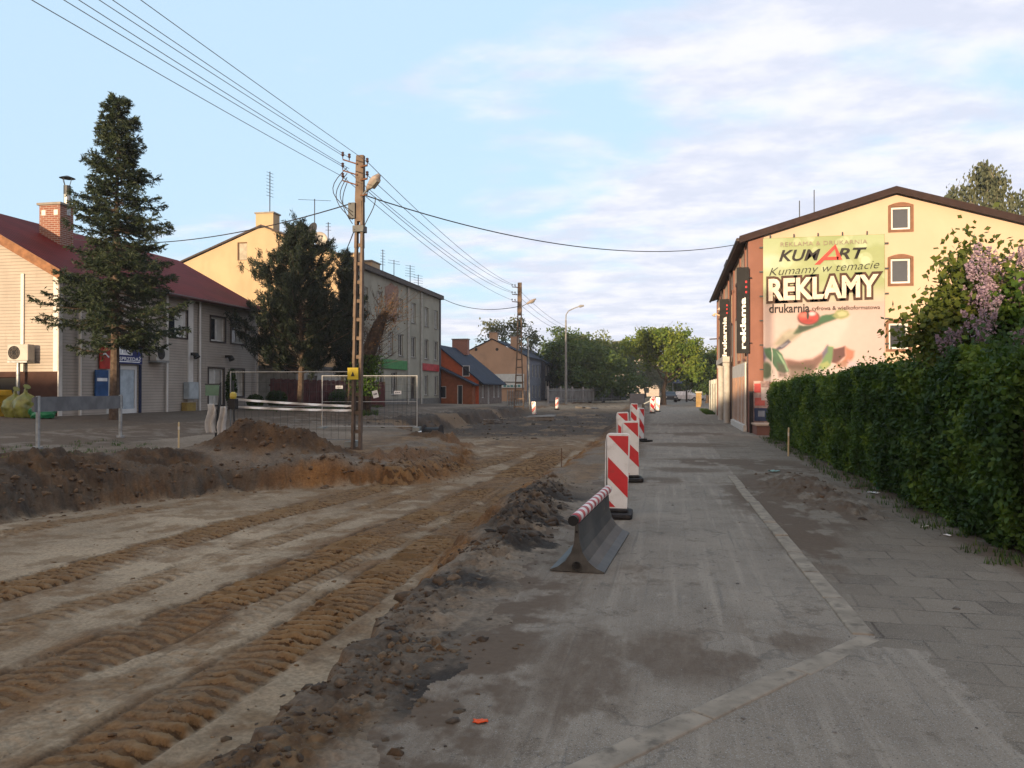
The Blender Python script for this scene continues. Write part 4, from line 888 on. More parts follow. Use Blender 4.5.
# ---------------------------------------------------------------- the big printed banner
def banner():
    x0, x1, z0, z1, y = 3.52, 7.92, 1.95, 7.55, 31.66
    t = thing('advertising_banner', 'large printed banner with a tree frog and lettering on the cream gable', 'banner', (x0, y, z0)); w, h = x1-x0, z1-z0
    nu, nv = 176, 224; u, v = np.meshgrid(np.linspace(0, 1, nu), np.linspace(1, 0, nv))   # v: 1 top
    ax, ay = u*w, (1-v)*h        # metres from the top left
    A = np.array
    img = np.zeros((nv, nu, 3)); img[:] = A([.60, .42, .31])
    def put(mask, c): 
        nonlocal img
        mask = np.clip(mask, 0, 1)[..., None]; img = img*(1-mask)+np.asarray(c)*mask
    def ell(cx, cy, rx, ry, soft=.15, rot=0):
        dx, dy = ax-cx, ay-cy; c, s = math.cos(rot), math.sin(rot); a, b = dx*c+dy*s, -dx*s+dy*c
        return 1-sm(np.sqrt((a/rx)**2+(b/ry)**2), 1-soft, 1+soft)
    def stroke(pts, r0, r1, soft=.4):
        out = np.zeros_like(ax)
        for i in range(len(pts)-1):
            (xa, ya), (xb, yb) = pts[i], pts[i+1]; dx, dy = xb-xa, yb-ya; q = np.clip(((ax-xa)*dx+(ay-ya)*dy)/(dx*dx+dy*dy+1e-9), 0, 1); d = np.hypot(ax-xa-q*dx, ay-ya-q*dy)
            f = (i+q)/(len(pts)-1); r = r0+(r1-r0)*f; out = np.maximum(out, 1-sm(d/r, 1-soft, 1+soft*.3))
        return out
    top = 1-sm(ay, 1.7, 2.75); put(top, [.37, .375, .14]); put(top*sm(fbm(ax, ay, .8, 3, 7), .4, .65)*.8, [.52, .52, .27]); put((1-sm(ay, .1, .9))*.35, [.30, .33, .10])
    r2 = np.random.default_rng(5)
    for k in range(34):
        cx, cy, r = r2.uniform(0, w), r2.uniform(.05, 2.4), r2.uniform(.06, .26); put(ell(cx, cy, r, r, .12)*.32*(1-sm(cy, 1.6, 2.5)), [.62, .62, .34])
    put(ell(.35, .95, .42, .3, .5)*.35, [.72, .70, .50]); put(sm(ay, 2.4, 3.6)*.8, [.66, .47, .355]); put(sm(ay, 4.2, 5.6)*.35, [.60, .50, .40])
    img *= A([.92, 1.08, 1.42])
    # frog: pale throat, green head and limbs, red eye
    def blob(pts, c, soft=.07, amt=1.0):
        p = [((x-53)/207, y/207+2.51) for x, y in pts]; d = np.full(ax.shape, 9.0); ins = np.zeros(ax.shape, bool)
        wx, wy = ax+(fbm(ax, ay, 4, 2, 12)-.5)*.05, ay+(fbm(ax, ay, 4, 2, 13)-.5)*.05
        for q in range(len(p)):
            (xa, ya), (xb, yb) = p[q], p[(q+1) % len(p)]; dx, dy = xb-xa, yb-ya; t_ = np.clip(((wx-xa)*dx+(wy-ya)*dy)/(dx*dx+dy*dy+1e-9), 0, 1); d = np.minimum(d, np.hypot(wx-xa-t_*dx, wy-ya-t_*dy))
            cr = ((ya > wy) != (yb > wy)) & (wx < (xb-xa)*(wy-ya)/(yb-ya+1e-12)+xa); ins ^= cr
        put(sm(np.where(ins, d, -d), -soft, soft)*amt, c)
    def dot(cx, cy, rx, ry, c, soft=.2, amt=1.0): put(ell((cx-53)/207, cy/207+2.51, rx/207, ry/207, soft)*amt, c)
    blob([(300, 250), (450, 195), (640, 140), (700, 120), (680, 230), (620, 330), (550, 370), (500, 420), (420, 455), (300, 465), (215, 440), (190, 400), (260, 320)], [.66, .56, .56], .20, .9)
    blob([(215, 455), (330, 470), (430, 455), (520, 395), (540, 350), (530, 420), (490, 490), (450, 540), (330, 540), (240, 530)], [.24, .10, .085], .10, .85); blob([(250, 500), (440, 500), (430, 620), (250, 620)], [.16, .10, .07], .12, .7)
    blob([(300, 225), (335, 262), (270, 312), (205, 345), (150, 355), (135, 335), (185, 265), (250, 215)], [.36, .34, .28], .12, .9); blob([(200, 250), (300, 215), (280, 260), (220, 290)], [.48, .46, .40], .10, .7)
    blob([(140, 378), (245, 298), (265, 318), (195, 372), (150, 390)], [.075, .075, .15], .06); blob([(175, 350), (250, 312), (235, 335), (190, 362)], [.36, .36, .42], .03, .7)
    blob([(285, 252), (325, 180), (355, 195), (430, 185), (480, 150), (500, 112), (600, 95), (640, 110), (600, 142), (520, 172), (430, 215), (340, 248)], [.085, .17, .09], .07); blob([(440, 180), (495, 115), (585, 100), (605, 128), (500, 165), (430, 195)], [.055, .24, .115], .06); blob([(320, 200), (430, 195), (400, 215), (330, 235)], [.03, .08, .05], .05, .8)
    blob([(575, 112), (610, 70), (650, 58), (692, 75), (706, 105), (690, 128), (640, 142), (600, 134)], [.36, .38, .21], .06); blob([(610, 90), (650, 75), (685, 90), (680, 112), (630, 122)], [.50, .50, .33], .06)
    dot(398, 126, 84, 60, [.20, .07, .05], .15); dot(398, 124, 75, 52, [.60, .10, .10], .12); dot(370, 105, 45, 22, [.70, .28, .24], .7, .8); dot(425, 95, 26, 16, [.72, .66, .70], .6, .9); dot(392, 108, 10, 30, [.012, .01, .012], .3); dot(395, 155, 60, 16, [.42, .04, .045], .7, .6)
    blob([(-10, 392), (60, 362), (75, 440), (60, 470), (-10, 475)], [.12, .10, .26], .08); blob([(-10, 440), (60, 430), (60, 480), (-10, 500)], [.16, .05, .08], .08, .8); blob([(-10, 480), (60, 480), (30, 560), (-10, 600)], [.42, .27, .27], .1)
    dot(72, 545, 48, 66, [.085, .16, .085], .3); blob([(52, 372), (110, 358), (165, 385), (195, 415), (220, 475), (252, 555), (215, 565), (160, 545), (118, 480), (70, 425)], [.035, .20, .10], .05); blob([(150, 392), (188, 425), (228, 500), (248, 552), (234, 556), (200, 482)], [.38, .50, .38], .03, .8); blob([(70, 380), (130, 375), (150, 430), (110, 430)], [.07, .30, .16], .08, .8); blob([(160, 480), (215, 500), (240, 600), (170, 600)], [.10, .05, .05], .08, .6)
    blob([(538, 355), (582, 362), (582, 440), (562, 505), (520, 545), (468, 535), (500, 470), (525, 410)], [.20, .34, .17], .05); blob([(500, 405), (545, 345), (540, 400), (505, 455)], [.17, .17, .30], .05, .8); blob([(480, 500), (540, 470), (560, 500), (510, 545)], [.42, .45, .22], .06, .8)
    blob([(580, 378), (668, 358), (672, 432), (612, 492), (572, 482)], [.19, .045, .05], .05); blob([(665, 362), (742, 395), (732, 442), (690, 495), (648, 482), (672, 430)], [.52, .26, .20], .07); blob([(610, 480), (690, 470), (680, 520), (600, 530)], [.40, .22, .16], .08, .8); blob([(690, 470), (760, 480), (740, 530), (690, 520)], [.50, .46, .55], .1, .7)
    blob([(114, 355), (122, 355), (122, 640), (114, 640)], [.70, .64, .62], .012, .9)
    low_ = sm(ay, 2.5, 2.7)[..., None]; lum = img.mean(-1, keepdims=True); img = np.where(low_ > .5, np.clip(lum+(img-lum)*1.25, 0.004, 1)*np.clip(lum/.42, .35, 1)**.55, img)
    img *= (1+(fbm(ax, ay, 6, 3, 77)-.5)[..., None]*.06)
    P = np.stack([x0+ax, np.full_like(ax, y-.012)+.010*np.sin(ax*2.1+ay*.9), z1-ay], -1).reshape(-1, 3)
    idx = np.arange(nu*nv).reshape(nv, nu); F = np.stack([idx[:-1, :-1].ravel(), idx[1:, :-1].ravel(), idx[1:, 1:].ravel(), idx[:-1, 1:].ravel()], 1)
    img = np.clip(np.where((ay > 2.55)[..., None], img**1.22*.66, img**1.12*.68), 0, 1); m, nt, b = new_mat('printed_vinyl'); a = nd(nt, 'ShaderNodeAttribute', attribute_name='print'); nt.links.new(a.outputs['Color'], b.inputs['Base Color']); b.inputs['Roughness'].default_value = .5
    sheet = npmesh('printed_sheet', P, F, m, t, {'print': ('FLOAT_COLOR', np.concatenate([np.clip(img, 0, 1).reshape(-1, 3), np.ones((nu*nv, 1))], 1))}, smooth=True)
    so = sheet.modifiers.new('thick', 'SOLIDIFY'); so.thickness = .006; so.offset = -1
    INK = mat('ink_black', (.014, .012, .012), .5); INKR = mat('ink_red', (.40, .05, .04), .5); BRN = mat('ink_brown', (.045, .02, .012), .5); CRM = mat('ink_cream', (.55, .47, .40), .5); GRY = mat('ink_mauve', (.20, .15, .12), .5)
    yy = y-.055; X, Z = (1, 0, 0), (0, 0, 1)
    ln = lambda body, xa, xb, za, zb, m_, **k: lettering('lettering', body, (xa, yy, za), X, Z, xb-xa, zb-za, m_, t, **k)
    ln('REKLAMA & DRUKARNIA', 4.16, 7.30, 7.20, 7.36, GRY, spacing=1.1)
    # logo: sloping heavy letters round a red open A
    ln('KUM', 4.10, 5.62, 6.62, 7.06, INK, shear=.28, offset=.022); ln('RT', 6.22, 7.28, 6.64, 7.06, INK, shear=.28, offset=.022)
    Am = MB(); q = lambda x, z, d=.002: (x, yy-d, z)
    Am.poly([q(5.40, 6.46), q(5.60, 6.46), q(6.16, 7.06), q(6.16, 7.22)]); Am.poly([q(6.16, 7.22), q(6.14, 7.03), q(6.22, 6.62), q(6.40, 6.62)]); Am.poly([q(5.74, 6.62), q(6.26, 6.62), q(6.28, 6.74), q(5.86, 6.74)]); Am.build('red_emblem', INKR, t, fix=False)
    lettering('lettering', 'Kumamy w temacie', (3.74, yy, 5.98), (1, 0, .045), Z, 3.98, .40, INK, t, shear=.32, offset=-.012)
    bb = None
    o, bb = lettering('lettering', 'REKLAMY', (3.71, yy-.006, 5.10), (1, 0, .02), Z, 3.98, .86, CRM, t, offset=.035)
    hh = .86/(bb[1][1]-bb[0][1]); lettering('lettering_outline', 'REKLAMY', (3.71, yy, 5.10), (1, 0, .02), Z, 3.98, .86, BRN, t, offset=.125, bbox_from=bb)
    ln('drukarnia', 3.73, 5.22, 4.63, 4.98, INK, offset=.02); ln('cyfrowa & wielkoformatowa', 5.30, 7.74, 4.66, 4.86, BRN, offset=.012)
    # ties along the edges
    tie = None
    spots = [(x0+w*(k+.3)/5, z1+.06, 0) for k in range(5)]+[(x1+.07, z1-.35-k*.95, 1) for k in range(6)]+[(x0-.07, z1-.35-k*.95, 1) for k in range(6)]
    for px, pz, s in spots:
        if tie is None:
            mb = MB(); mb.box(-.07, .07, -.02, .02, -.025, .025); tie = bpy.data.meshes.new('tie'); tie.from_pydata(mb.v, [], mb.f); tie.materials.append(DKSTEEL)
        o = bpy.data.objects.new('tie', tie); COL.objects.link(o); o.parent = t; o.location = Vector((px, y+.0, pz))-LOC[t.name]
        if not s: o.rotation_euler = (0, R(90), 0)
banner()
def blade_sign(word, label, x0, x1, z0, z1, y, tz0, tz1):
    t = thing('blade_sign', label, 'sign', ((x0+x1)/2, y, z0), group='black upright signs on the printing house')
    b = MB(); b.box(x0, x1, y-.09, y+.09, z0, z1); b.build('panel', mat('sign_black', (.012, .012, .013), .7), t)
    lettering('lettering', word, (x1-(x1-x0)*.27, y-.094, tz0), (0, 0, 1), (-1, 0, 0), tz1-tz0, (x1-x0)*.46, mat('sign_white', (.72, .72, .72)), t, offset=.03)
    d = MB()
    for k in range(3): zz = tz1+.16+k*.2; d.box(x1-(x1-x0)*.30, x1-(x1-x0)*.16, y-.096, y-.091, zz, zz+.08)
    d.build('red_dots', mat('dot_red', (.55, .02, .03), .4), t)
    a = MB()
    for z in (z0+.4, z1-.4): a.tube([(x1-.01, y, z), (x1+.12, y+.06, z)], .02, 6)
    a.build('bracket', DKSTEEL, t)
blade_sign('reklama', 'black upright sign with white lettering nearest the gable corner', 2.52, 2.97, 3.08, 6.42, 31.55, 3.25, 5.25)
blade_sign('drukarnia', 'black upright sign with white lettering farther along the printing house front', 2.50, 2.96, 3.10, 6.38, 42.0, 3.22, 5.45)
# poster fence by the gable corner
def poster_wall():
    t = thing('brick_wall', 'low terracotta garden wall with a pale coping below the poster', 'wall', (3.3, 30.6, 0))
    b = MB(); b.box(3.06, 3.62, 29.6, 31.4, -.1, .34); b.build('masonry', mat('terracotta_render', (.205, .098, .075)), t); b = MB(); b.box(3.02, 3.66, 29.55, 31.45, .343, .40); b.build('coping', mat('coping_stone', (.45, .33, .25), .8), t)
    t = thing('street_poster', 'tall red and blue poster panel standing behind the low terracotta wall', 'poster', (3.4, 31.5, .4))
    b = MB(); b.box(3.14, 3.72, 31.50, 31.56, .42, 2.0); b.build('panel', mat('poster_pink', (.36, .25, .23), .5, var=.35, scale=5), t)
    for x0, x1, z0, z1, c in ((3.16, 3.40, 1.55, 1.9, (.42, .06, .06)), (3.42, 3.68, 1.25, 1.75, (.55, .46, .42)), (3.18, 3.55, 1.05, 1.35, (.48, .12, .10)), (3.16, 3.70, .45, .95, (.035, .05, .10)), (3.3, 3.55, .62, .85, (.2, .22, .26))):
        b = MB(); b.box(x0, x1, 31.488-.002*z0, 31.496-.002*z0, z0, z1); b.build('printed_patch', mat('poster_%d' % int(c[0]*1000+z0*10), c, .5), t)
    t = thing('gate_post', 'dark steel gate post at the terracotta corner of the printing house', 'post', (3.06, 31.3, 0)); b = MB(); b.box(2.96, 3.10, 31.2, 31.34, 0, 1.55); b.build('shaft', mat('gate_black', (.02, .017, .018), .5), t); b = MB(); b.box(2.94, 3.12, 31.18, 31.36, 1.552, 1.6); b.build('post_cap', DKSTEEL, t)
poster_wall()
# ================================================================ HOUSES FARTHER ON
def small_houses():
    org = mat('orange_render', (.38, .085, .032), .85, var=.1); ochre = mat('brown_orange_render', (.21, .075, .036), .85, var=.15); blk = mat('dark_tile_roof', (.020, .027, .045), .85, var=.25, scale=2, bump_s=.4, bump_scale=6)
    # orange house with a long dark roof
    x0, x1, xr, y0, y1, z0, ze, zr = -17.3, -25.5, -21.3, 69.6, 79.5, .2, 2.45, 5.75
    t = thing('orange_house', 'small orange house with a long dark roof slope facing the street', 'house', (x0, y0, z0))
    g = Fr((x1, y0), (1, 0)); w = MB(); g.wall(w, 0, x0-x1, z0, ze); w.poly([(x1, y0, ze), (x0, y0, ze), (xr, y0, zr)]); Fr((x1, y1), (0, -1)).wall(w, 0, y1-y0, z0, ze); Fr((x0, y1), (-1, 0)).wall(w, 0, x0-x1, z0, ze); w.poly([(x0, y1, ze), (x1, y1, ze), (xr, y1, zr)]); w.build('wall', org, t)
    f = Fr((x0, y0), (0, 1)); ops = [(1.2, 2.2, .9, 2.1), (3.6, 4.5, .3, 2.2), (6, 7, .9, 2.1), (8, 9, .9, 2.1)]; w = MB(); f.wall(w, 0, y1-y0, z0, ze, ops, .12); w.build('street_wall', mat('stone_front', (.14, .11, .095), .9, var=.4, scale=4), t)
    for o in ops: f.window(t, *o, PVC, GLASS, .12, mull=1)
    for a in (7.0, 5.6): wo = (a-.35, a+.35, 2.9, 3.9); fr2 = Fr((x1, y0-.02), (1, 0)); fr2.window(t, *wo, PVC, GLASS, 0, mull=0); break
    r = MB(); gable_roof(r, x0+.45, x1-.3, xr, ze-.3, ze-.2, zr+.03, y0-.15, y1+.3, .12); r.build('roof', blk, t)
    c = chimney('chimney', -20.9, 76.5, 5.2, 6.75, 1.6, .8, brick_mat('far_brick', (.25, .062, .032), (.19, .048, .026)), t)
    # lower brown-orange annexe in front of it
    x0, x1, xr, y0, y1, z0, ze, zr = -17.6, -24.4, -21.6, 68.35, 69.5, .2, 2.2, 4.1
    t = thing('annexe', 'low brown-orange annexe with dark sloping roof before the orange house', 'annexe', (x0, y0, z0))
    g = Fr((x1, y0), (1, 0)); w = MB(); ops = [(3.55, 4.35, .9, 2.0), (5.4, 5.9, .3, 2.1)]; g.wall(w, 0, x0-x1, z0, ze, ops, .1); w.poly([(x1, y0, ze), (x0, y0, ze), (xr, y0, zr)]); Fr((x0, y0), (0, 1)).wall(w, 0, y1-y0, z0, ze); w.build('wall', ochre, t)
    for o in ops: g.window(t, *o, PVC, GLASS, .1, mull=0)
    r = MB(); gable_roof(r, x0+.35, x1-.3, xr, ze-.15, ze-.2, zr+.03, y0-.5, y1, .1); r.build('roof', blk, t)
    # beige gable house with a white board on it
    x0, x1, xr, y0, y1, z0, ze, zr = -16.2, -24.6, -20.3, 88.0, 98.0, .2, 5.45, 7.5
    t = thing('beige_house', 'beige gabled house with a chimney on its gable and a pale board below', 'house', (x0, y0, z0))
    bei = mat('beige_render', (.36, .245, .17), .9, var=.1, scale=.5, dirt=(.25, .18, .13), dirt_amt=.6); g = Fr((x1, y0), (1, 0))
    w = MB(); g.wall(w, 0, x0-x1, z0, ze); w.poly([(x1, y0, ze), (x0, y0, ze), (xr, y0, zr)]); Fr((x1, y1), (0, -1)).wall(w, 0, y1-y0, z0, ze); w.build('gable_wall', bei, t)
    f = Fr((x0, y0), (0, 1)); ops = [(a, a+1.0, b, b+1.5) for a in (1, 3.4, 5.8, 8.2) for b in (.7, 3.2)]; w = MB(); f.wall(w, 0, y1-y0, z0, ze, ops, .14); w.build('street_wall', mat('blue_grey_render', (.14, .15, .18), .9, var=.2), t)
    for o in ops: f.window(t, *o, mat('grey_window_frame', (.36, .36, .34)), GLASS, .14, mull=1)
    r = MB(); gable_roof(r, x0+.3, x1-.3, xr, ze-.08, ze-.1, zr+.03, y0-.1, y1+.2, .1); r.build('roof', blk, t)
    chimney('chimney', -20.2, 88.5, 6.9, 8.3, .9, .8, bei, t); chimney('chimney', -18.6, 93, 6.2, 8.1, .9, .9, bei, t)
    v = MB()
    for dx in (-1.9, .6): v.tube([(xr+dx, y0+.01, 6.35), (xr+dx, y0-.03, 6.35)], .18, 10)
    v.build('vent_hole', BLACK, t)
    t = thing('gable_board', 'pale advertising board with two rows on the beige gable', 'sign', (-18, 87.8, 1.6)); b = MB(); b.box(-20.6, -16.5, 87.8, 87.9, 1.9, 3.5); b.build('panel', mat('board_pale', (.46, .51, .52), .6, var=.1), t)
    b = MB(); b.box(-20.6, -16.5, 87.76, 87.795, 2.52, 2.6); b.build('dividing_bar', DKSTEEL, t); b = MB()
    for k, hgt in enumerate((.28, .18, .22, .2, .26)): b.box(-18.9+k*.42, -18.6+k*.42, 87.77, 87.797, 2.0, 2.0+hgt)
    b.build('teal_mark', mat('teal_ink', (.07, .20, .21), .6), t)
    # dark house beyond
    x0, x1, y0, y1 = -15.9, -23, 99, 111
    t = thing('dark_house', 'dark blue-grey house with pale upright windows beyond the beige one', 'house', (x0, y0, .2)); dk = mat('dark_slate_render', (.055, .06, .08), .9, var=.2)
    ops = [(a, a+1.1, b, b+c) for a in (.8, 3, 5.2, 7.4, 9.6) for b, c in ((.5, 2.3), (3.5, 1.3))]; f = Fr((x0, y0), (0, 1)); w = MB(); f.wall(w, 0, y1-y0, .2, 5.2, ops, .14); g = Fr((x1, y0), (1, 0)); g.wall(w, 0, x0-x1, .2, 5.2); w.poly([(x1, y0, 5.2), (x0, y0, 5.2), (-19.5, y0, 7.2)]); w.build('wall', dk, t)
    for o in ops: f.window(t, *o, PVC, mat('pale_blind2', (.42, .44, .46), .6), .14, mull=1)
    r = MB(); gable_roof(r, x0+.4, x1-.3, -19.5, 5.0, 5.1, 7.25, y0-.1, y1+.2, .1); r.build('roof', blk, t)
    # far factory chimney above the trees
    t = thing('factory_chimney', 'distant slender brick chimney rising above the far trees', 'chimney', (-22, 190, 0)); b = MB(); b.tube([(-21.5, 190, 0), (-21.5, 190, 14.6)], [1.4, .75], 12); b.build('stack', brick_mat('stack_brick', (.16, .12, .11), (.13, .10, .09)), t); b = MB(); b.tube([(-21.5, 190, 14.6), (-21.5, 190, 15)], [.95, .95], 12); b.build('stack_rim', DKSTEEL, t)
    # pale far blocks beyond the end of the street
    for k, (x, y, w_, h, lb) in enumerate(((-9, 205, 12, 14, 'pale far block of flats behind the street trees'), (4, 230, 16, 11, 'low pale far block beside the lit street tree'))):
        t = thing('far_block', lb, 'building', (x, y, 0), group='far blocks at the end of the street'); f = Fr((x-w_/2, y), (1, 0)); ops = [(a+.5, a+1.7, b+.9, b+2.2) for a in np.arange(.5, w_-2, 2.4) for b in np.arange(0, h-2.5, 2.9)]; m = MB(); f.wall(m, 0, w_, 0, h, ops, .2); Fr((x+w_/2, y), (0, 1)).wall(m, 0, 10, 0, h); Fr((x-w_/2, y+10), (0, -1)).wall(m, 0, 10, 0, h); m.build('wall', mat('far_render', (.36, .31, .28), .9), t)
        for o in ops: q = MB(); f.rect(q, *o, -.18); q.build('window', GLASS, t)
        m = MB(); m.box(x-w_/2-.2, x+w_/2+.2, y-.2, y+10.2, h+.002, h+.4); m.build('roof', DKFRAME, t)
small_houses()
# unseen row houses added behind the viewer to shade the street
def shade_houses():
    for k, (x0, x1, y, ze, zr, c) in enumerate(((-62, -38, -36, 4.6, 5.05, (.4, .36, .3)), (-37.5, -22, -34, 4.55, 4.95, (.45, .33, .25)), (-21.5, -4, -33, 4.5, 5.0, (.38, .37, .36)), (-3.5, 12, -35, 4.6, 5.05, (.42, .38, .3)), (12.5, 40, -36, 4.6, 5.1, (.4, .3, .25)))):
        t = thing('shade_row_house', ('rear row house of cream render', 'rear row house of salmon render', 'rear row house of grey render', 'rear row house of sand render', 'rear row house of tan render')[k]+' added unseen behind the viewer to shade the street', 'house', (x0, y, 0), group='row houses added behind the viewer for street shade')
        f = Fr((x1, y), (-1, 0)); L = x1-x0; ops = [(a, a+1.1, b, b+1.4) for a in np.arange(1, L-2, 2.8) for b in (.8, 2.9)]; w = MB(); f.wall(w, 0, L, 0, ze, ops, .15); Fr((x0, y-9), (1, 0)).wall(w, 0, L, 0, ze); Fr((x0, y), (0, -1)).wall(w, 0, 9, 0, ze); Fr((x1, y-9), (0, 1)).wall(w, 0, 9, 0, ze)
        for x in (x0, x1): w.poly([(x, y, ze), (x, y-9, ze), (x, y-4.5, zr)])
        w.build('wall', mat('rear_render%d' % k, c, .9), t)
        for o in ops: q = MB(); f.rect(q, *o, -.13); q.build('window', GLASS, t)
        r = MB()
        for ya in (y+.3, y-9.3): r.hexa([(x0, ya, ze-.05), (x1, ya, ze-.05), (x1, y-4.5, zr), (x0, y-4.5, zr), (x0, ya, ze+.06), (x1, ya, ze+.06), (x1, y-4.5, zr+.1), (x0, y-4.5, zr+.1)])
        r.build('roof', mat('rear_roof', (.12, .04, .03), .8), t)
shade_houses()

# ================================================================ POLES AND WIRES
CONC = mat('pole_concrete', (.115, .085, .066), .9, var=.2, scale=4, dirt=(.16, .13, .11), dirt_amt=.5, bump_s=.3)
CER = mat('brown_ceramic', (.05, .022, .016), .25)
WIREM = mat('wire_aluminium', (.26, .26, .265), .6, .1)
CABLE = mat('black_cable', (.022, .022, .024), .6)
def lattice_pole(name, label, x, y, z0, zt, wb, wt, solid, lean=(0, 0), splay=0, group='lattice concrete poles along the street'):
    t = thing(name, label, 'utility pole', (x, y, z0), group=group)
    H = zt-z0; s = MB(); P = lambda k, u: Vector((x+lean[0]*k+u, y+lean[1]*k, z0+H*k)); n = 13
    for sgn in (-1, 1):
        for i in range(n):
            k0, k1 = i/n, (i+1)/n; w0, w1 = [(wb+(wt-wb)*k)/2+splay*max(0, 1-k/.55)**1.3 for k in (k0, k1)]
            a, b = P(k0, sgn*w0), P(k1, sgn*w1); s.hexa([a+Vector(q) for q in ((-.035, -.08, 0), (.035, -.08, 0), (.035, .08, 0), (-.035, .08, 0))]+[b+Vector(q) for q in ((-.03, -.06, 0), (.03, -.06, 0), (.03, .06, 0), (-.03, .06, 0))])
    k = .02
    while k < solid:
        w0 = (wb+(wt-wb)*k)/2+splay*max(0, 1-k/.55)**1.3; a, b = P(k, -w0), P(k, w0); s.bar(a, b, .035, .09); k += .062
    a, b = P(solid, 0), P(1.0, 0); w0, w1 = (wb+(wt-wb)*solid)/2, wt/2
    s.hexa([a+Vector(q) for q in ((-w0, -.085, 0), (w0, -.085, 0), (w0, .085, 0), (-w0, .085, 0))]+[b+Vector(q) for q in ((-w1, -.07, 0), (w1, -.07, 0), (w1, .07, 0), (-w1, .07, 0))])
    s.build('shaft', CONC, t); return t
def insulator(parent, p, up=True):
    m = MB(); x, y, z = p; m.tube([(x, y, z-.09), (x, y, z-.03), (x, y, z), (x, y, z+.035), (x, y, z+.07), (x, y, z+.09)], [.012, .014, .045, .03, .042, .02], 8); return m.build('insulator', CER, parent)
def lamp_arm(t, a, d, ln, head, m=STEEL):
    a = Vector(a); d = Vector(d).normalized(); b = a+d*ln; mb = MB(); mb.tube([a, b], .028, 8); arm = mb.build('lamp_arm', m, t)
    h = MB(); up = Vector((0, 0, 1)); s = d.cross(up).normalized(); nn = s.cross(d); prof = [(0, .05, .05), (.10, .09, .075), (.30, .125, .10), (head*.75, .12, .085), (head, .05, .04)]; base = len(h.v); N_ = 12
    for l, rx, rz in prof:
        for k in range(N_): q = 2*math.pi*k/N_; h.v.append(tuple(b+d*l+s*(rx*math.cos(q))+nn*(rz*math.sin(q))))
    for i in range(len(prof)-1):
        for k in range(N_): h.f.append((i*N_+k, i*N_+(k+1) % N_, (i+1)*N_+(k+1) % N_, (i+1)*N_+k)); h.mi.append(0)
    h.f.append(tuple(range(N_))); h.mi.append(0); h.f.append(tuple((len(prof)-1)*N_+k for k in range(N_))); h.mi.append(0)
    o = h.build('lamp_head', mat('lamp_housing', (.26, .22, .20), .5, var=.1), t, smooth=True); g = MB(); c = b+d*head*.55-nn*.085
    g.hexa([c-d*.17-s*.085, c+d*.17-s*.075, c+d*.17+s*.075, c-d*.17+s*.085, c-d*.13-s*.06-nn*.05, c+d*.13-s*.055-nn*.05, c+d*.13+s*.055-nn*.05, c-d*.13+s*.06-nn*.05]); g.build('lamp_glass', mat('lamp_glass', (.18, .17, .15), .2), o)
P1 = (-7.92, 18.85)
t1 = lattice_pole('utility_pole', 'lattice concrete utility pole with lamp, in the dug-out street', *P1, -.05, 7.68, .20, .14, .78, lean=(.10, 0))
def pole_fittings():
    x, y = P1[0]+.10, P1[1]; m = MB()
    for z in (7.44, 7.16, 6.9): m.bar((x-.05, y-.11, z), (x-.42, y-.16, z+.12), .03)
    m.build('crossarm', RUST, t1); m = MB()
    for z in (7.36, 7.02, 6.62): m.bar((x+.05, y-.11, z), (x+.24, y-.14, z+.02), .04)
    m.build('bracket', RUST, t1)
    for z in (7.44, 7.16, 6.9):
        insulator(t1, (x-.42, y-.16, z+.23))
    insulator(t1, (x-.25, y-.14, 7.62))
    for z in (7.36, 7.02, 6.62): insulator(t1, (x+.24, y-.14, z+.12))
    m = MB(); m.box(x-.28, x-.1, y-.14, y-.02, 6.05, 6.45); m.build('junction_box', DKSTEEL, t1)
    for k, (za, zb, bow) in enumerate(((7.2, 6.0, .5), (7.1, 6.1, .35), (7.35, 6.2, .62), (6.95, 5.9, .25))):
        m = MB(); pts = [(x-.3*(1-q)-.15*q-bow*math.sin(math.pi*q)*.75, y-.16, za+(zb-za)*q) for q in np.linspace(0, 1, 10)]; m.tube(pts, .011, 5); m.build('loose_cable', CABLE, t1)
    m = MB(); pts = [(x+.12+.25*math.sin(math.pi*q*.5)**2*1.4, y-.15, 5.6+.95*q) for q in np.linspace(0, 1, 8)]; m.tube(pts, .012, 5); m.build('loose_cable', CABLE, t1)
    lamp_arm(t1, (x+.06, y-.08, 6.60), (.9, -.55, .62), .30, .55)
    z = 5.55; m = MB(); m.box(x-.16, x+.13, y-.14, y+.12, 5.7, 5.86); m.build('clamp_band', DKSTEEL, t1)
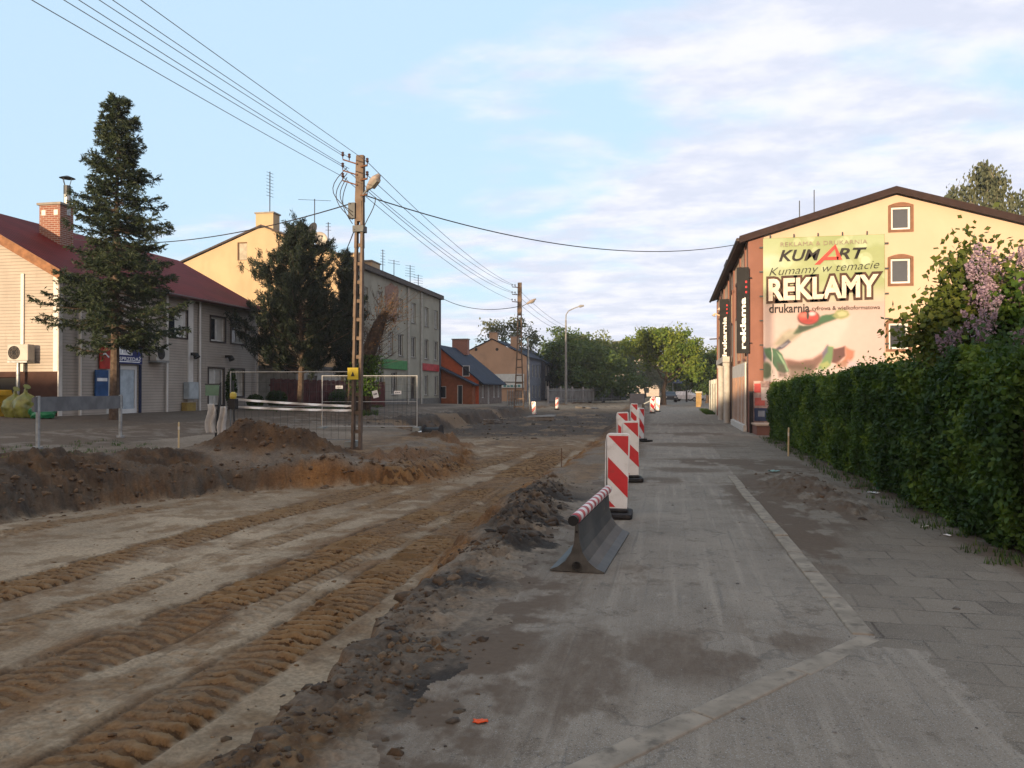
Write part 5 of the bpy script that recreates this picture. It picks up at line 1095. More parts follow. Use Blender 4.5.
    # yellow warning plate low on the shaft
pole_fittings()
def warning_plate():
    x, y = P1[0]-.05, P1[1]-.1; t = thing('warning_plate', 'small yellow warning plate with a dark mark fixed on the lattice pole', 'sign', (x, y, 1.9)); b = MB(); b.box(x-.14, x+.15, y-.04, y-.02, 1.92, 2.22); b.build('panel', mat('warn_yellow', (.50, .38, .03), .5), t); b = MB(); b.poly([(x-.05, y-.043, 2.0), (x+.06, y-.043, 2.0), (x+.005, y-.043, 2.12)]); b.build('mark', BLACK, t)
warning_plate()
P2 = (-10.12, 52.0)
t2 = lattice_pole('utility_pole', 'tapering lattice concrete pole with splayed foot before the beige house', *P2, .35, 8.95, .36, .2, .74, splay=.15, lean=(.06, 0))
def pole2_fittings():
    x, y = P2[0]+.06, P2[1]; m = MB()
    for z in (8.6, 8.1, 7.6): m.bar((x-.05, y-.12, z), (x-.5, y-.16, z+.05), .05)
    m.build('crossarm', RUST, t2)
    for z in (8.6, 8.1, 7.6): insulator(t2, (x-.5, y-.16, z+.16)); insulator(t2, (x-.3, y-.16, z+.14))
    lamp_arm(t2, (x+.1, y-.05, 7.3), (1, -.25, .45), .45, .75)
    b = MB(); b.tube([(x+.62, y+.4, .3), (x+.5, y+.3, 5.2)], .055, 8); b.build('strut', STEEL, t2)
pole2_fittings()
def street_lamp():
    x, y, z0 = -9.63, 72.5, .35; t = thing('street_lamp', 'tall grey street lamp with a curved arm before the far trees', 'street lamp', (x, y, z0)); m = MB(); m.tube([(x, y, z0), (x, y, 4.2), (x, y, 8.2)], [.13, .11, .075], 10); m.build('column', mat('lamp_column', (.20, .20, .195), .8), t)
    m = MB(); m.tube([(x, y, 8.2), (x+.02, y, 8.7), (x+.25, y, 9.05), (x+.8, y, 9.3), (x+1.25, y, 9.45)], .05, 8); m.build('arm', mat('lamp_column', (.2, .2, .195)), t); m = MB(); m.tube([(x+1.15, y, 9.42), (x+1.35, y, 9.47), (x+1.7, y, 9.52)], [.05, .14, .08], 8); m.build('lamp_head', mat('lamp_grey', (.25, .25, .25), .5), t)
    # small lamp / poles on the right, far off
    for k, (x, y, h, lb) in enumerate(((3.9, 68, 6.2, 'dark wooden pole with a short crossarm beyond the printing house'), (2.1, 110, 7.0, 'thin far pole among the trees at the street end'))):
        t = thing('wooden_pole', lb, 'utility pole', (x, y, 0), group='poles beyond the printing house'); m = MB(); m.tube([(x, y, 0), (x, y, h)], [.13, .09], 8); m.build('shaft', mat('old_wood', (.045, .035, .03), .9), t); m = MB(); m.bar((x-.7, y, h-.25), (x+.5, y, h-.2), .1); m.bar((x-.35, y, h-.85), (x+.35, y, h-.85), .08); m.build('crossarm', mat('old_wood', (.045, .035, .03)), t)
    x, y = -14.5, -14.2
street_lamp()
t0 = lattice_pole('utility_pole', 'lattice concrete pole behind the viewer carrying the near wires', -7.75, -14.2, .1, 7.8, .155, .118, .80)
def wire(label, a, b, sag, r=.0065, m=WIREM, group='overhead wires along the street', name='overhead_wire', n=28):
    a, b = Vector(a), Vector(b); mb = MB(); mb.tube([a+(b-a)*q+Vector((0, 0, -sag*4*q*(1-q))) for q in np.linspace(0, 1, n)], r, 6, cap=False)
    o = mb.build(name, m); return tag(o, label, 'overhead wire', group)
def wires():
    x, y = P1[0]+.10, P1[1]-.15
    near = [(.24, 7.47, .24, 7.6, .22, 'topmost near wire, on the street side of the lattice pole'), (-.25, 7.60, -.18, 7.66, .3, 'second near wire from the top, one of a close pair'), (-.42, 7.66, -.3, 7.52, .34, 'third near wire from the top, one of a close pair'),
            (-.25, 7.32, -.25, 7.40, .34, 'fourth near wire, upper one of the lower pair'), (-.42, 7.38, -.4, 7.28, .38, 'fifth near wire, lower one of the lower pair'), (-.42, 7.12, -.35, 6.88, .34, 'lowest near wire, on its own below the pairs')]
    for dx, z, dx0, z0, sag, lb in near: wire(lb+', running overhead to the camera', (x+dx, y, z), (-7.75+dx0, -14.2, z0), sag)
    x2, y2 = P2[0]+.06, P2[1]-.16
    for dx, z, dx2, z2, lb in ((.24, 7.47, -.3, 8.74, 'topmost wire between the two lattice poles'), (.24, 7.13, -.5, 8.76, 'second wire between the two lattice poles'), (-.42, 7.38, -.3, 8.24, 'third wire between the two lattice poles'), (.24, 6.73, -.5, 8.26, 'fourth wire between the two lattice poles'), (-.42, 7.12, -.5, 7.76, 'lowest wire between the two lattice poles')):
        wire(lb, (x+dx, y, z), (x2+dx2, y2, z2), .4, .009)
    for k, (z, z3) in enumerate(((8.74, 7.6), (8.26, 7.3), (7.74, 7.0))): wire(('highest', 'middle', 'lowest')[k]+' wire from the splayed pole towards the street lamp', (x2-.3, y2, z), (-9.63, 72.4, z3), .3, .012)
    wire('black cable from the lattice pole to the siding house chimney side', (x-.2, y, 6.42), (-23.9, 27.2, 7.8), .55, .015, CABLE, 'service cables to the houses', 'service_cable')
    wire('black cable crossing the street to the printing house eave', (x+.22, y, 6.6), (2.62, 32.0, 7.42), .75, .015, CABLE, 'service cables to the houses', 'service_cable')
    wire('short black cable from the lattice pole down to the apartment roof', (x-.1, y, 5.75), (-21.2, 47.0, 9.9), .3, .015, CABLE, 'service cables to the houses', 'service_cable')
    wire('cable from the apartment roof corner to the splayed pole', (-20.2, 68.0, 9.9), (x2-.1, y2, 7.3), .5, .025, CABLE, 'service cables to the houses', 'service_cable')
wires()

# ================================================================ ROADWORK FURNITURE
RED = mat('reflective_red', (.50, .022, .028), .35, var=.1, scale=6, dirt=(.25, .05, .04), dirt_amt=.35); RWHITE = mat('reflective_white', (.68, .68, .68), .35, var=.05, scale=5, dirt=(.42, .39, .35), dirt_amt=.45); RUBBER = mat('black_rubber', (.018, .017, .018), .8, var=.3, scale=9, dirt=(.07, .06, .052), dirt_amt=.5, bump_s=.2)
def make_guide_board(label):
    t = thing('guide_board', label, 'guide board', (0, 0, 0), group='red and white guide boards along the dug-up edge'); w, h, zb = .31, 1.0, .08
    body = MB(); out = []
    for cx, cz, a0 in ((w/2-.05, zb+.02, -90), (w/2-.05, zb+h-.05, 0), (-w/2+.05, zb+h-.05, 90), (-w/2+.05, zb+.02, 180)):
        r = .05 if cz > .5 else .02
        for k in range(5): a = R(a0+k*22.5); out.append((cx+r*math.cos(a), cz+r*math.sin(a)))
    body.prism(out, lambda u, v, d: (u, d, v), -.03, .03); o = body.build('frame', RWHITE, t); bv = o.modifiers.new('soften', 'BEVEL'); bv.width = .008; bv.segments = 2
    # red bands falling to the right, clipped to the face
    fw, fh, z1 = w-.05, h-.07, zb+h-.035; bands = [(-2, 0), (1.08, 2.1), (3.18, 4.4)]
    def clip(poly, f):
        o = []
        for i in range(len(poly)):
            a, b = poly[i], poly[(i+1) % len(poly)]; fa, fb = f(a), f(b)
            if fa >= 0: o.append(a)
            if (fa < 0) != (fb < 0): q = fa/(fa-fb); o.append((a[0]+(b[0]-a[0])*q, a[1]+(b[1]-a[1])*q))
        return o
    for s0, s1 in bands:
        p = [(0, 0), (fw, 0), (fw, fh), (0, fh)]; g = lambda q: q[1]/fw-q[0]/fw
        p = clip(clip(p, lambda q: g(q)-s0), lambda q: s1-g(q))
        if len(p) < 3: continue
        for yy in (-.0325, .0325):
            b = MB(); b.poly([(-fw/2+u, yy, z1-v) for u, v in p]); b.build('red_band', RED, t, fix=False)
    wing = MB(); wing.prism([(-w/2-.012, zb+.05), (-w/2-.002, zb+.05), (-w/2-.002, zb+h-.06), (-w/2-.012, zb+h-.12)], lambda u, v, d: (u, d, v), -.05, .05); wing.build('side_rim', RWHITE, t)
    st = MB(); st.box(-.05, .05, -.028, .028, .02, zb+.02); st.build('stem', RUBBER, t)
    f = MB(); pts = [(-.21, -.34), (.21, -.34), (.23, -.28), (.23, .28), (.21, .34), (-.21, .34), (-.23, .28), (-.23, -.28)]
    f.prism(pts, lambda u, v, d: (u*.85, v, d), 0, .06); f.prism([(u*.6, v*.5) for u, v in pts], lambda u, v, d: (u, v, d), .062, .10); o = f.build('foot', RUBBER, t); bv = o.modifiers.new('soften', 'BEVEL'); bv.width = .015; bv.segments = 2
    return t
def guide_boards():
    lab = ['nearest and largest guide board beside the grey barrier', 'second guide board standing just behind the nearest one', 'third guide board, leaning left behind the second', 'fourth guide board, offset right by the road', 'small guide board at the pit edge beyond the third', 'sixth guide board far along the road edge', 'seventh guide board close beside the sixth', 'far guide board alone before the beige house', 'far guide board by the street lamp foot']
    spots = [(-.69, 10.3, 2, .012, 0), (-.70, 14.3, 6, -.018, 0), (-1.2, 20.6, -5, -.045, 0), (-.95, 25.3, 58, .05, 0), (-1.55, 33.3, 10, .03, 0), (-1.3, 56, 10, 0, 0), (-1.0, 60, -8, .03, 0), (-10.33, 59.1, 180, .02, 1), (-9.75, 67.4, 180, -.05, 1), (-1.45, 66, 8, 0, 0), (-1.6, 73, 5, .02, 0)]
    lab += ['eighth guide board in the far row by the road', 'last guide board of the far row by the road']
    b0 = make_guide_board(lab[0])
    for i, (x, y, a, ry, _) in enumerate(spots):
        o = b0 if i == 0 else dup(b0, (0, 0, 0), 0, lab[i]); o.location = (x, y, zat(x, y)+.004); o.rotation_euler = (R(-1.5), ry, R(a))
guide_boards()
def barrier():
    a, b = Vector((-.835, 7.02, 0)), Vector((-.72, 9.05, 0)); L = (b-a).length
    t = thing('traffic_barrier', 'grey flared road barrier with a red and white striped tube on top', 'barrier', (a.x, a.y, .015)); t.rotation_euler = (0, 0, -math.atan2(b.x-a.x, b.y-a.y)); t.location.z = zat(-.8, 8)+.01; LOC[t.name] = Vector((0, 0, 0))
    m, nt, bs = new_mat('dusty_grey_plastic'); c = mixrgb(nt, ramp01(nt, noise(nt, 2.4, 6, .65), .35, .7), (.024, .029, .032), (.066, .066, .063)); c = mixrgb(nt, ramp01(nt, noise(nt, 5, 7, .7, stretch=(1, .4, 1)), .60, .72), c, (.15, .12, .085)); nt.links.new(c, bs.inputs['Base Color']); bs.inputs['Roughness'].default_value = .55; bump(nt, bs, noise(nt, 12, 5), .25, .01)
    half = [(.25, 0), (.25, .010), (.175, .040), (.105, .095), (.052, .175), (.025, .27), (.015, .43)]
    out = half+[(-x, z) for x, z in reversed(half)]
    s = MB(); N_ = 12
    for k in range(N_):
        y0, y1 = L*k/N_, L*(k+1)/N_; 
        for i in range(len(out)-1): (u0, v0), (u1, v1) = out[i], out[i+1]; s.poly([(u0, y0, v0), (u0, y1, v0), (u1, y1, v1), (u1, y0, v1)])
        s.poly([(-.25, y0, 0), (.25, y0, 0), (.25, y1, 0), (-.25, y1, 0)])
    s.build('body', m, t)
    for y in (0, L): e = MB(); e.poly([(u*.999, y, v) for u, v in out]); e.build('end_face', mat('barrier_end', (.072, .068, .062), .8, var=.3, scale=8), t)
    h = MB()
    for z, r_ in ((.055, .03), (.36, .012)): h.tube([(0, -.004, z), (0, .02, z)], r_, 14)
    h.build('coupling_socket', BLACK, t)
    rim = MB(); rim.tube([(0, -.02, .055), (0, .0, .055)], .04, 14, cap=False); rim.build('socket_rim', m, t)
    n = 20; zt = .49
    for k in range(n):
        tb = MB(); y0, y1 = -.12+(L+.16)*k/n, -.12+(L+.16)*(k+1)/n; tb.tube([(0, y0, zt), (0, y1, zt)], .047, 16, cap=(k in (0, n-1))); tb.build('tube_band', mat('faded_red', (.34, .05, .06), .5, var=.2, scale=9, dirt=(.2, .12, .1), dirt_amt=.5) if k % 2 == 0 else mat('faded_white', (.62, .56, .54), .5, var=.1, scale=9, dirt=(.35, .3, .26), dirt_amt=.5), t, smooth=True)
    tb = MB(); tb.tube([(0, -.125, zt), (0, -.19, zt)], .046, 16); tb.build('tube_end', BLACK, t); cl = MB()
    for y in (.25, 1.0, 1.8): cl.box(-.012, .012, y-.05, y+.05, .43, .47)
    cl.build('tube_clip', DKSTEEL, t)
barrier()
def post_prism(mb, x, y, z0, z1, w): mb.box(x-w/2, x+w/2, y-w/2, y+w/2, z0, z1)
def stakes():
    for k, (x, y, h, r_, m, lean, lb) in enumerate(((2.87, 20.5, .72, .022, mat('pale_wood', (.50, .40, .24), .8, var=.2), .03, 'pale wooden surveyor stake by the hedge foot'), (-11.65, 16.86, .62, .022, mat('pale_wood', (.5, .4, .24)), .0, 'pale wooden stake on the bank before the siding house'), (-2.50, 18.0, .55, .010, RUST, .02, 'thin rusty rod standing in the sandy pit'), (-13.0, 27.6, .45, .02, mat('pale_wood', (.5, .4, .24)), .02, 'short wooden peg behind the wire fence panels'))):
        t = thing('stake', lb, 'stake', (x, y, zat(x, y)), group='survey stakes'); z = zat(x, y); m_ = MB(); m_.tube([(x, y, z-.15), (x+lean*.4, y, z+h*.95), (x+lean*.42, y, z+h)], [r_, r_, r_*.45], 7); m_.build('shaft', m, t); m_ = MB(); m_.tube([(x+lean*.3, y, z+h*.7), (x+lean*.34, y, z+h*.82)], r_*1.12, 7); m_.build('paint_band', mat('stake_white', (.6, .55, .45), .7) if k != 2 else RUST, t)
stakes()
def fence_panel(label, a, b, zb, h, mtl, wire_r=.004, placards=(), tape=(), feet=True, step=.11):
    a, b = Vector((*a, zb)), Vector((*b, zb)); L = (b-a).length; d = (b-a)/L; up = Vector((0, 0, 1)); n = Vector((d.y, -d.x, 0))
    t = thing('mesh_fence_panel', label, 'fence panel', a, group='temporary wire mesh fence panels'); f = MB(); P = lambda u, z: a+d*u+up*z
    f.tube([P(0, 0), P(0, h)], .017, 8); f.tube([P(L, 0), P(L, h)], .017, 8); f.build('upright', mtl, t); f = MB(); f.tube([P(0, h-.02), P(L, h-.02)], .013, 8); f.tube([P(0, .15), P(L, .15)], .013, 8); f.tube([P(0, h*.52), P(L, h*.52)], .010, 6); f.build('rail', mtl, t)
    m = MB(); k = step
    while k < L: m.bar(P(k, .15), P(k, h-.02), wire_r*2); k += step
    z = .15+.25
    while z < h-.05: m.bar(P(0, z), P(L, z), wire_r*2); z += .25
    m.build('wire_mesh', DKSTEEL, t)
    if feet:
        for u in (0, L):
            q = MB(); c = P(u, 0); q.hexa([c+d*s*.12+n*w*.36+up*z_ for z_ in (-.02, .12) for s, w in ((-1, -1), (1, -1), (1, 1), (-1, 1))]); q.build('foot_block', mat('foot_concrete', (.19, .20, .19), .9), t)
    for u, z, w, hh, tilt in placards:
        q = MB(); c = P(u, z)+n*.03; x = d*math.cos(tilt)+up*math.sin(tilt); y = up*math.cos(tilt)-d*math.sin(tilt); q.hexa([c+x*i*w/2+y*j*hh/2+n*k_ for k_ in (0, .006) for i, j in ((-1, -1), (1, -1), (1, 1), (-1, 1))]); pl = q.build('placard', RWHITE, t)
        q = MB()
        for i in (-.25, .0, .22): q.poly([c+x*(i-.09)*w+y*-.1*hh+n*.008, c+x*(i+.09)*w+y*-.1*hh+n*.008, c+x*(i+.09)*w+y*.14*hh+n*.008, c+x*(i-.09)*w+y*.14*hh+n*.008])
        q.build('print_mark', mat('print_grey', (.12, .12, .13), .6), pl)
    return t, P, n
fence_panel('near mesh fence panel tied to the lattice pole with white tape', (-11.55, 18.95), (-8.15, 19.2), .2, 1.95, mat('dull_zinc', (.19, .195, .2), .6, .3), .0025, step=.2)
fence_panel('farther mesh fence panel with white frame and three placards', (-12.28, 26.1), (-8.93, 26.75), .2, 1.98, mat('pale_zinc', (.40, .40, .39), .5, .3, var=.1), .003, [(.62, 1.55, .26, .11, 0), (1.92, 1.30, .2, .26, .25), (2.72, 1.36, .26, .12, 0)], step=.16)
def tapes():
    for k, (za, zb) in enumerate(((1.40, 1.23), (1.20, 1.12))):
        a, b = Vector((-11.35, 18.9, za)), Vector((-8.05, 18.92, zb)); mb = MB(); n = 20; F = lambda q: a+(b-a)*q+Vector((0, 0, -.018*4*q*(1-q)))
        for i in range(n): p, q = F(i/n), F((i+1)/n); w = .028; tw = .02*math.sin(i*1.3), .02*math.sin((i+1)*1.3); mb.hexa([p+Vector((0, tw[0], -w)), q+Vector((0, tw[1], -w)), q+Vector((0, tw[1]+.004, -w)), p+Vector((0, tw[0]+.004, -w)), p+Vector((0, -tw[0], w)), q+Vector((0, -tw[1], w)), q+Vector((0, -tw[1]+.004, w)), p+Vector((0, -tw[0]+.004, w))])
        o = mb.build('barrier_tape', RWHITE); tag(o, ('upper', 'lower')[k]+' white barrier tape stretched along the near fence panel to the pole', 'tape', 'white barrier tapes')
    # rags and bags hung on leaning stakes at the panel's left end
    x, y = -11.75, 18.6; t = thing('leaning_stake', 'dark leaning stake holding white sheeting on top of the earth mound', 'stake', (x, y, .3)); m = MB(); m.tube([(x-.05, y, .1), (x+.12, y, 1.75)], .028, 7); m.build('shaft', DKSTEEL, t); m = MB(); m.tube([(x+.5, y+.1, .2), (x+.42, y+.1, 1.9)], .016, 6); m.build('thin_rod', DKSTEEL, t)
    V = []; nu, nv = 16, 26
    for k, (cx, w_, z1, z0, lb) in enumerate(((x-.12, .30, 1.28, .52, 'crumpled white plastic sheet hung on the leaning stake'), (x+.22, .22, 1.22, .15, 'longer grey-white plastic strip hanging beside the crumpled sheet'))):
        u, v = np.meshgrid(np.linspace(-1, 1, nu), np.linspace(0, 1, nv)); X = cx+u*w_/2*(1-.25*np.abs(v-.4))+.03*np.sin(v*7+k); Z = z1+(z0-z1)*v; Y = y-.07+.05*np.sin(u*5+v*3+k)+.05*(fbm(u*2+k, v*4, 2, 3, 9)-.5)
        idx = np.arange(nu*nv).reshape(nv, nu); F = np.stack([idx[:-1, :-1].ravel(), idx[1:, :-1].ravel(), idx[1:, 1:].ravel(), idx[:-1, 1:].ravel()], 1); o = npmesh('plastic_sheet', np.stack([X, Y, Z], -1).reshape(-1, 3), F, mat('plastic_white', (.40, .385, .365), .5, var=.12, scale=6), smooth=True); so = o.modifiers.new('thick', 'SOLIDIFY'); so.thickness = .008; tag(o, lb, 'plastic sheet', 'plastic sheeting on the stake')
    t = thing('mesh_tag', 'small green panel fixed on the stakes over the earth mound', 'panel', (-11.95, 18.7, 1.5)); m = MB(); m.box(-12.15, -11.75, 18.72, 18.75, 1.50, 1.78); m.build('panel', mat('faded_green', (.10, .17, .12), .7), t); m = MB(); m.box(-12.17, -11.73, 18.735, 18.76, 1.78, 1.82); m.build('top_rail', DKSTEEL, t); m = MB(); m.tube([(-11.74, 18.78, .3), (-11.74, 18.78, 1.85)], .018, 6); m.build('stem', DKSTEEL, t)
    t = thing('warning_lamp', 'yellow warning lamp on a dark box beside the white sheeting', 'lamp', (-11.32, 18.7, 1.2)); m = MB(); m.box(-11.42, -11.22, 18.62, 18.78, 1.15, 1.42); m.build('battery_box', BLACK, t); m = MB(); m.tube([(-11.32, 18.7, 1.42), (-11.32, 18.7, 1.48), (-11.32, 18.7, 1.56), (-11.32, 18.7, 1.60)], [.07, .09, .085, .04], 12); m.build('lens', mat('lens_yellow', (.42, .32, .04), .3), t); m = MB(); m.tube([(-11.32, 18.74, .25), (-11.32, 18.74, 1.15)], .02, 6); m.build('stem', DKSTEEL, t)
tapes()
def guard_rail():
    a, b = Vector((-13.52, 14.6, 0)), Vector((-14.19, 18.05, 0)); d = (b-a).normalized(); n = Vector((d.y, -d.x, 0)); t = thing('guard_rail', 'weathered grey board rail on two steel posts before the siding house', 'guard rail', (a.x, a.y, .15)); m = MB(); prof = [(0, 1.17), (.05, 1.2), (.05, 1.28), (.0, 1.32), (.0, 1.36), (.05, 1.40), (.05, 1.47), (0, 1.5), (-.012, 1.5), (-.012, 1.17)]
    m.prism(prof, lambda u, z, q: a+d*q+n*(-u)+Vector((0, 0, z)), -.15, (b-a).length+.1); m.build('beam', mat('rail_grey', (.12, .123, .13), .6, .2, var=.2, scale=3), t)
    for q in (a, b): m = MB(); z = zat(q.x, q.y); m.tube([(q.x, q.y, z-.2), (q.x, q.y, 1.52)], .045, 10); m.tube([(q.x, q.y, z), (q.x, q.y, z+.05)], .1, 10); m.build('post', STEEL, t)
guard_rail()
def bags():
    def bag(label, x, y, w, h, m, seed):
        z0 = zat(x, y); r2 = np.random.default_rng(seed); nu, nv = 28, 22; A, T = np.meshgrid(np.linspace(0, 2*math.pi, nu, endpoint=False), np.linspace(0, 1, nv)); prof = np.where(T < .75, .62+.38*np.sin(np.clip(T/.75, 0, 1)*math.pi*.62+.5), 1)*(1-sm(T, .62, .93)*.86); rr = w/2*prof*(1+(fbm(np.cos(A)*2+seed, np.sin(A)*2+T*3, 1.4, 4, seed)-.5)*.55); X, Y, Z = x+rr*np.cos(A), y+rr*.8*np.sin(A), z0+h*T+.03*(fbm(np.cos(A)*3, T*3+seed, 2, 2, seed))
        V = np.concatenate([np.stack([X, Y, Z], -1).reshape(-1, 3), [[x, y, z0]], [[x, y, z0+h]]]); idx = np.arange(nu*nv).reshape(nv, nu); nx = np.roll(idx, -1, 1); F = np.stack([idx[:-1].ravel(), nx[:-1].ravel(), nx[1:].ravel(), idx[1:].ravel()], 1)
        t = thing('rubbish_bag', label, 'rubbish bag', (x, y, z0), group='filled rubbish bags by the gable'); npmesh('bag_body', V, F, m, t, smooth=True); k = MB(); k.tube([(x, y, z0+h*.97), (x+.02, y, z0+h*1.06), (x+.07, y-.02, z0+h*1.12)], [w*.07, w*.05, w*.14], 8); k.build('tied_neck', m, t)
    yel = mat('bag_yellow_green', (.145, .155, .03), .35, var=.3, scale=4); grn = mat('bag_green', (.02, .17, .07), .35, var=.25)
    bag('yellow-green rubbish bag standing leftmost under the gable', -21.45, 22.2, .8, .85, yel, 3); bag('yellow-green rubbish bag beside the small green one', -20.85, 22.0, .85, .92, yel, 5); bag('small green rubbish bag beside the two yellow ones', -20.1, 21.9, .85, .5, grn, 8)
    t = thing('yellow_bin', 'yellow grit bin standing against the brown plinth', 'bin', (-23, 23.0, .5)); z = zat(-23, 22.9); m = MB(); m.hexa([(-23.3, 22.7, z), (-22.65, 22.7, z), (-22.65, 23.2, z), (-23.3, 23.2, z), (-23.36, 22.64, z+.72), (-22.6, 22.64, z+.72), (-22.6, 23.25, z+.72), (-23.36, 23.25, z+.72)]); m.build('bin_body', mat('bin_yellow', (.42, .26, .02), .5), t); m = MB(); m.hexa([(-23.39, 22.61, z+.723), (-22.57, 22.61, z+.723), (-22.57, 23.28, z+.723), (-23.39, 23.28, z+.723), (-23.3, 22.7, z+.86), (-22.65, 22.7, z+.86), (-22.65, 23.28, z+.92), (-23.3, 23.28, z+.92)]); m.build('bin_lid', mat('bin_yellow', (.42, .26, .02)), t)
bags()
def meter_boxes():
    f = Fr((-21.0, 23.55), (0, 1)); t = thing('meter_cabinet', 'grey meter cabinet on the siding wall beside the white trim', 'cabinet', (-20.9, 31.2, .7)); m = MB(); f.box(m, 7.1, 7.85, .05, .3, 1.25, 2.0); m.build('casing', mat('cabinet_grey', (.30, .34, .36), .5), t); m = MB(); f.box(m, 7.14, 7.81, .302, .312, 1.29, 1.96); m.build('door', mat('cabinet_grey2', (.34, .38, .40), .5), t)
    t = thing('gas_cabinet', 'small ochre gas cabinet under the grey meter cabinet', 'cabinet', (-20.9, 31.2, .6)); m = MB(); f.box(m, 6.95, 7.6, .05, .32, .62, 1.1); m.build('casing', mat('cabinet_ochre', (.24, .17, .05), .6), t); m = MB(); f.box(m, 7.0, 7.55, .322, .332, .66, 1.06); m.build('door', mat('cabinet_ochre', (.24, .17, .05)), t)
meter_boxes()
def yard_things():
    # dark timber yard fence between the siding house and the apartment block
    a, b = Vector((-20.6, 37.6, .55)), Vector((-17.5, 46.2, .45)); t = thing('plank_fence', 'dark red-brown plank fence behind the mesh panels beside the pine', 'fence', a); m = MB(); d = (b-a); n = 56
    for k in range(n): p, q = a+d*(k+.04)/n, a+d*(k+.94)/n; h = 1.7+.03*math.sin(k*2.1); m.hexa([p, q, q+Vector((-.03, 0, 0)), p+Vector((-.03, 0, 0)), p+Vector((0, 0, h)), q+Vector((0, 0, h)), q+Vector((-.03, 0, h)), p+Vector((-.03, 0, h))])
    m.build('planks', mat('stained_wood', (.085, .028, .026), .7, var=.25, scale=3), t); m = MB()
    for z in (.35, 1.35): m.bar(a+Vector((-.07, 0, z)), b+Vector((-.07, 0, z)), .06, .08)
    m.build('rail', mat('stained_wood', (.085, .028, .026)), t)
    # pale shed wall behind the trunks
    t = thing('garden_shed', 'low pale grey shed behind the pine trunks', 'shed', (-20.5, 40.5, .5)); w = MB(); g = Fr((-23.5, 40.5), (1, 0)); g.wall(w, 0, 2.9, .4, 2.9); f = Fr((-20.6, 40.5), (0, 1)); f.wall(w, 0, 6, .4, 2.9, [(1.2, 2.6, .5, 2.5)], .1); w.build('wall', mat('shed_grey', (.25, .24, .22), .8), t); w = MB(); w.box(-23.7, -20.4, 40.3, 46.6, 2.903, 3.05); w.build('roof', mat('shed_roof', (.08, .075, .07), .8), t); w = MB(); f.rect(w, 1.2, 2.6, .5, 2.5, -.09); w.build('door', mat('shed_door', (.10, .09, .085), .7), t)
    # far metal picket fence and clutter in front of the trees
    a, b = Vector((-12.8, 82, .25)), Vector((-6.2, 112, .2)); t = thing('metal_fence', 'long grey metal picket fence below the far left trees', 'fence', a); m = MB(); n = 110; d = b-a
    for k in range(n): p = a+d*k/n; m.box(p.x-.05, p.x+.05, p.y-.015, p.y+.015, p.z, p.z+1.55+.05*(k % 2))
    m.build('pickets', mat('fence_grey', (.16, .17, .185), .6, .2, var=.3, scale=1), t); m = MB()
    for z in (.3, 1.35): m.bar(a+Vector((.04, 0, z)), b+Vector((.04, 0, z)), .05)
    m.build('rail', STEEL, t)
    for k in range(9): p = a+d*k/8.0; m = MB(); m.box(p.x-.09, p.x+.09, p.y-.09, p.y+.09, p.z-.05, p.z+1.8); m.build('post', mat('fence_post', (.24, .24, .25), .7), t)
    a, b = Vector((-12.6, 60, .3)), Vector((-14.5, 79, .3)); t = thing('wire_fence', 'leaning wire fence with thin posts before the orange house', 'fence', a); d = b-a
    for k in range(10): p = a+d*k/9; m = MB(); m.tube([p, p+Vector((.05*math.sin(k*3), 0, 1.35))], .035, 6); m.build('post', STEEL, t)
    m = MB()
    for z in (.3, .6, .9, 1.2): m.bar(a+Vector((0, 0, z)), b+Vector((0, 0, z)), .018)
    for k in range(60): p = a+d*k/59; m.bar(p+Vector((0, 0, .1)), p+Vector((0, 0, 1.25)), .012)
    m.build('wire_mesh', DKSTEEL, t)
    # rubble and a concrete slab lying by the far pit
    for k, (x, y, s, lb) in enumerate(((-8.6, 52, (1.9, 1.0, .32), 'broken pale concrete slab on the far edge of the pit'), (-10.8, 47, (1.0, .8, .28), 'smaller concrete lump among the dark soil heaps'), (-7.4, 70, (2.2, .6, .15), 'long flat concrete slab lying by the far guide boards'))):
        bm = bmesh.new(); bmesh.ops.create_cube(bm, size=1); bmesh.ops.subdivide_edges(bm, edges=bm.edges, cuts=3, use_grid_fill=True)
        for v in bm.verts: q = Vector((v.co.x*s[0], v.co.y*s[1], v.co.z*s[2])); v.co = q+Vector((random.uniform(-.06, .06), random.uniform(-.06, .06), random.uniform(-.03, .03)))
        me = bpy.data.meshes.new('concrete_slab'); bm.to_mesh(me); bm.free(); o = link_mesh('concrete_slab', me, mat('slab_concrete', (.17, .155, .14), .9, var=.2)); o.location = (x, y, zat(x, y)+s[2]*.4); o.rotation_euler = (random.uniform(-.1, .1), random.uniform(-.1, .1), k*1.3); tag(o, lb, 'concrete slab', 'broken concrete at the far pit')
    # white rubbish heap seen through the mesh panel
    x, y = -9.9, 29.5; t = thing('cement_sack', 'flat white sack lying on the ground behind the mesh panel', 'sack', (x, y, zat(x, y))); nu, nv = 18, 12; u, v = np.meshgrid(np.linspace(-1, 1, nu), np.linspace(-1, 1, nv)); z = zat(x, y)+.03+.20*np.sqrt(np.clip((1-u**4)*(1-v**4), 0, 1))*(1+.5*(fbm(u, v, 2, 3, 4)-.5)); idx = np.arange(nu*nv).reshape(nv, nu); F = np.stack([idx[:-1, :-1].ravel(), idx[:-1, 1:].ravel(), idx[1:, 1:].ravel(), idx[1:, :-1].ravel()], 1); npmesh('sack_body', np.stack([x+u*.55+v*.1, y+v*.3+u*.15, z], -1).reshape(-1, 3), F, RWHITE, t, smooth=True)
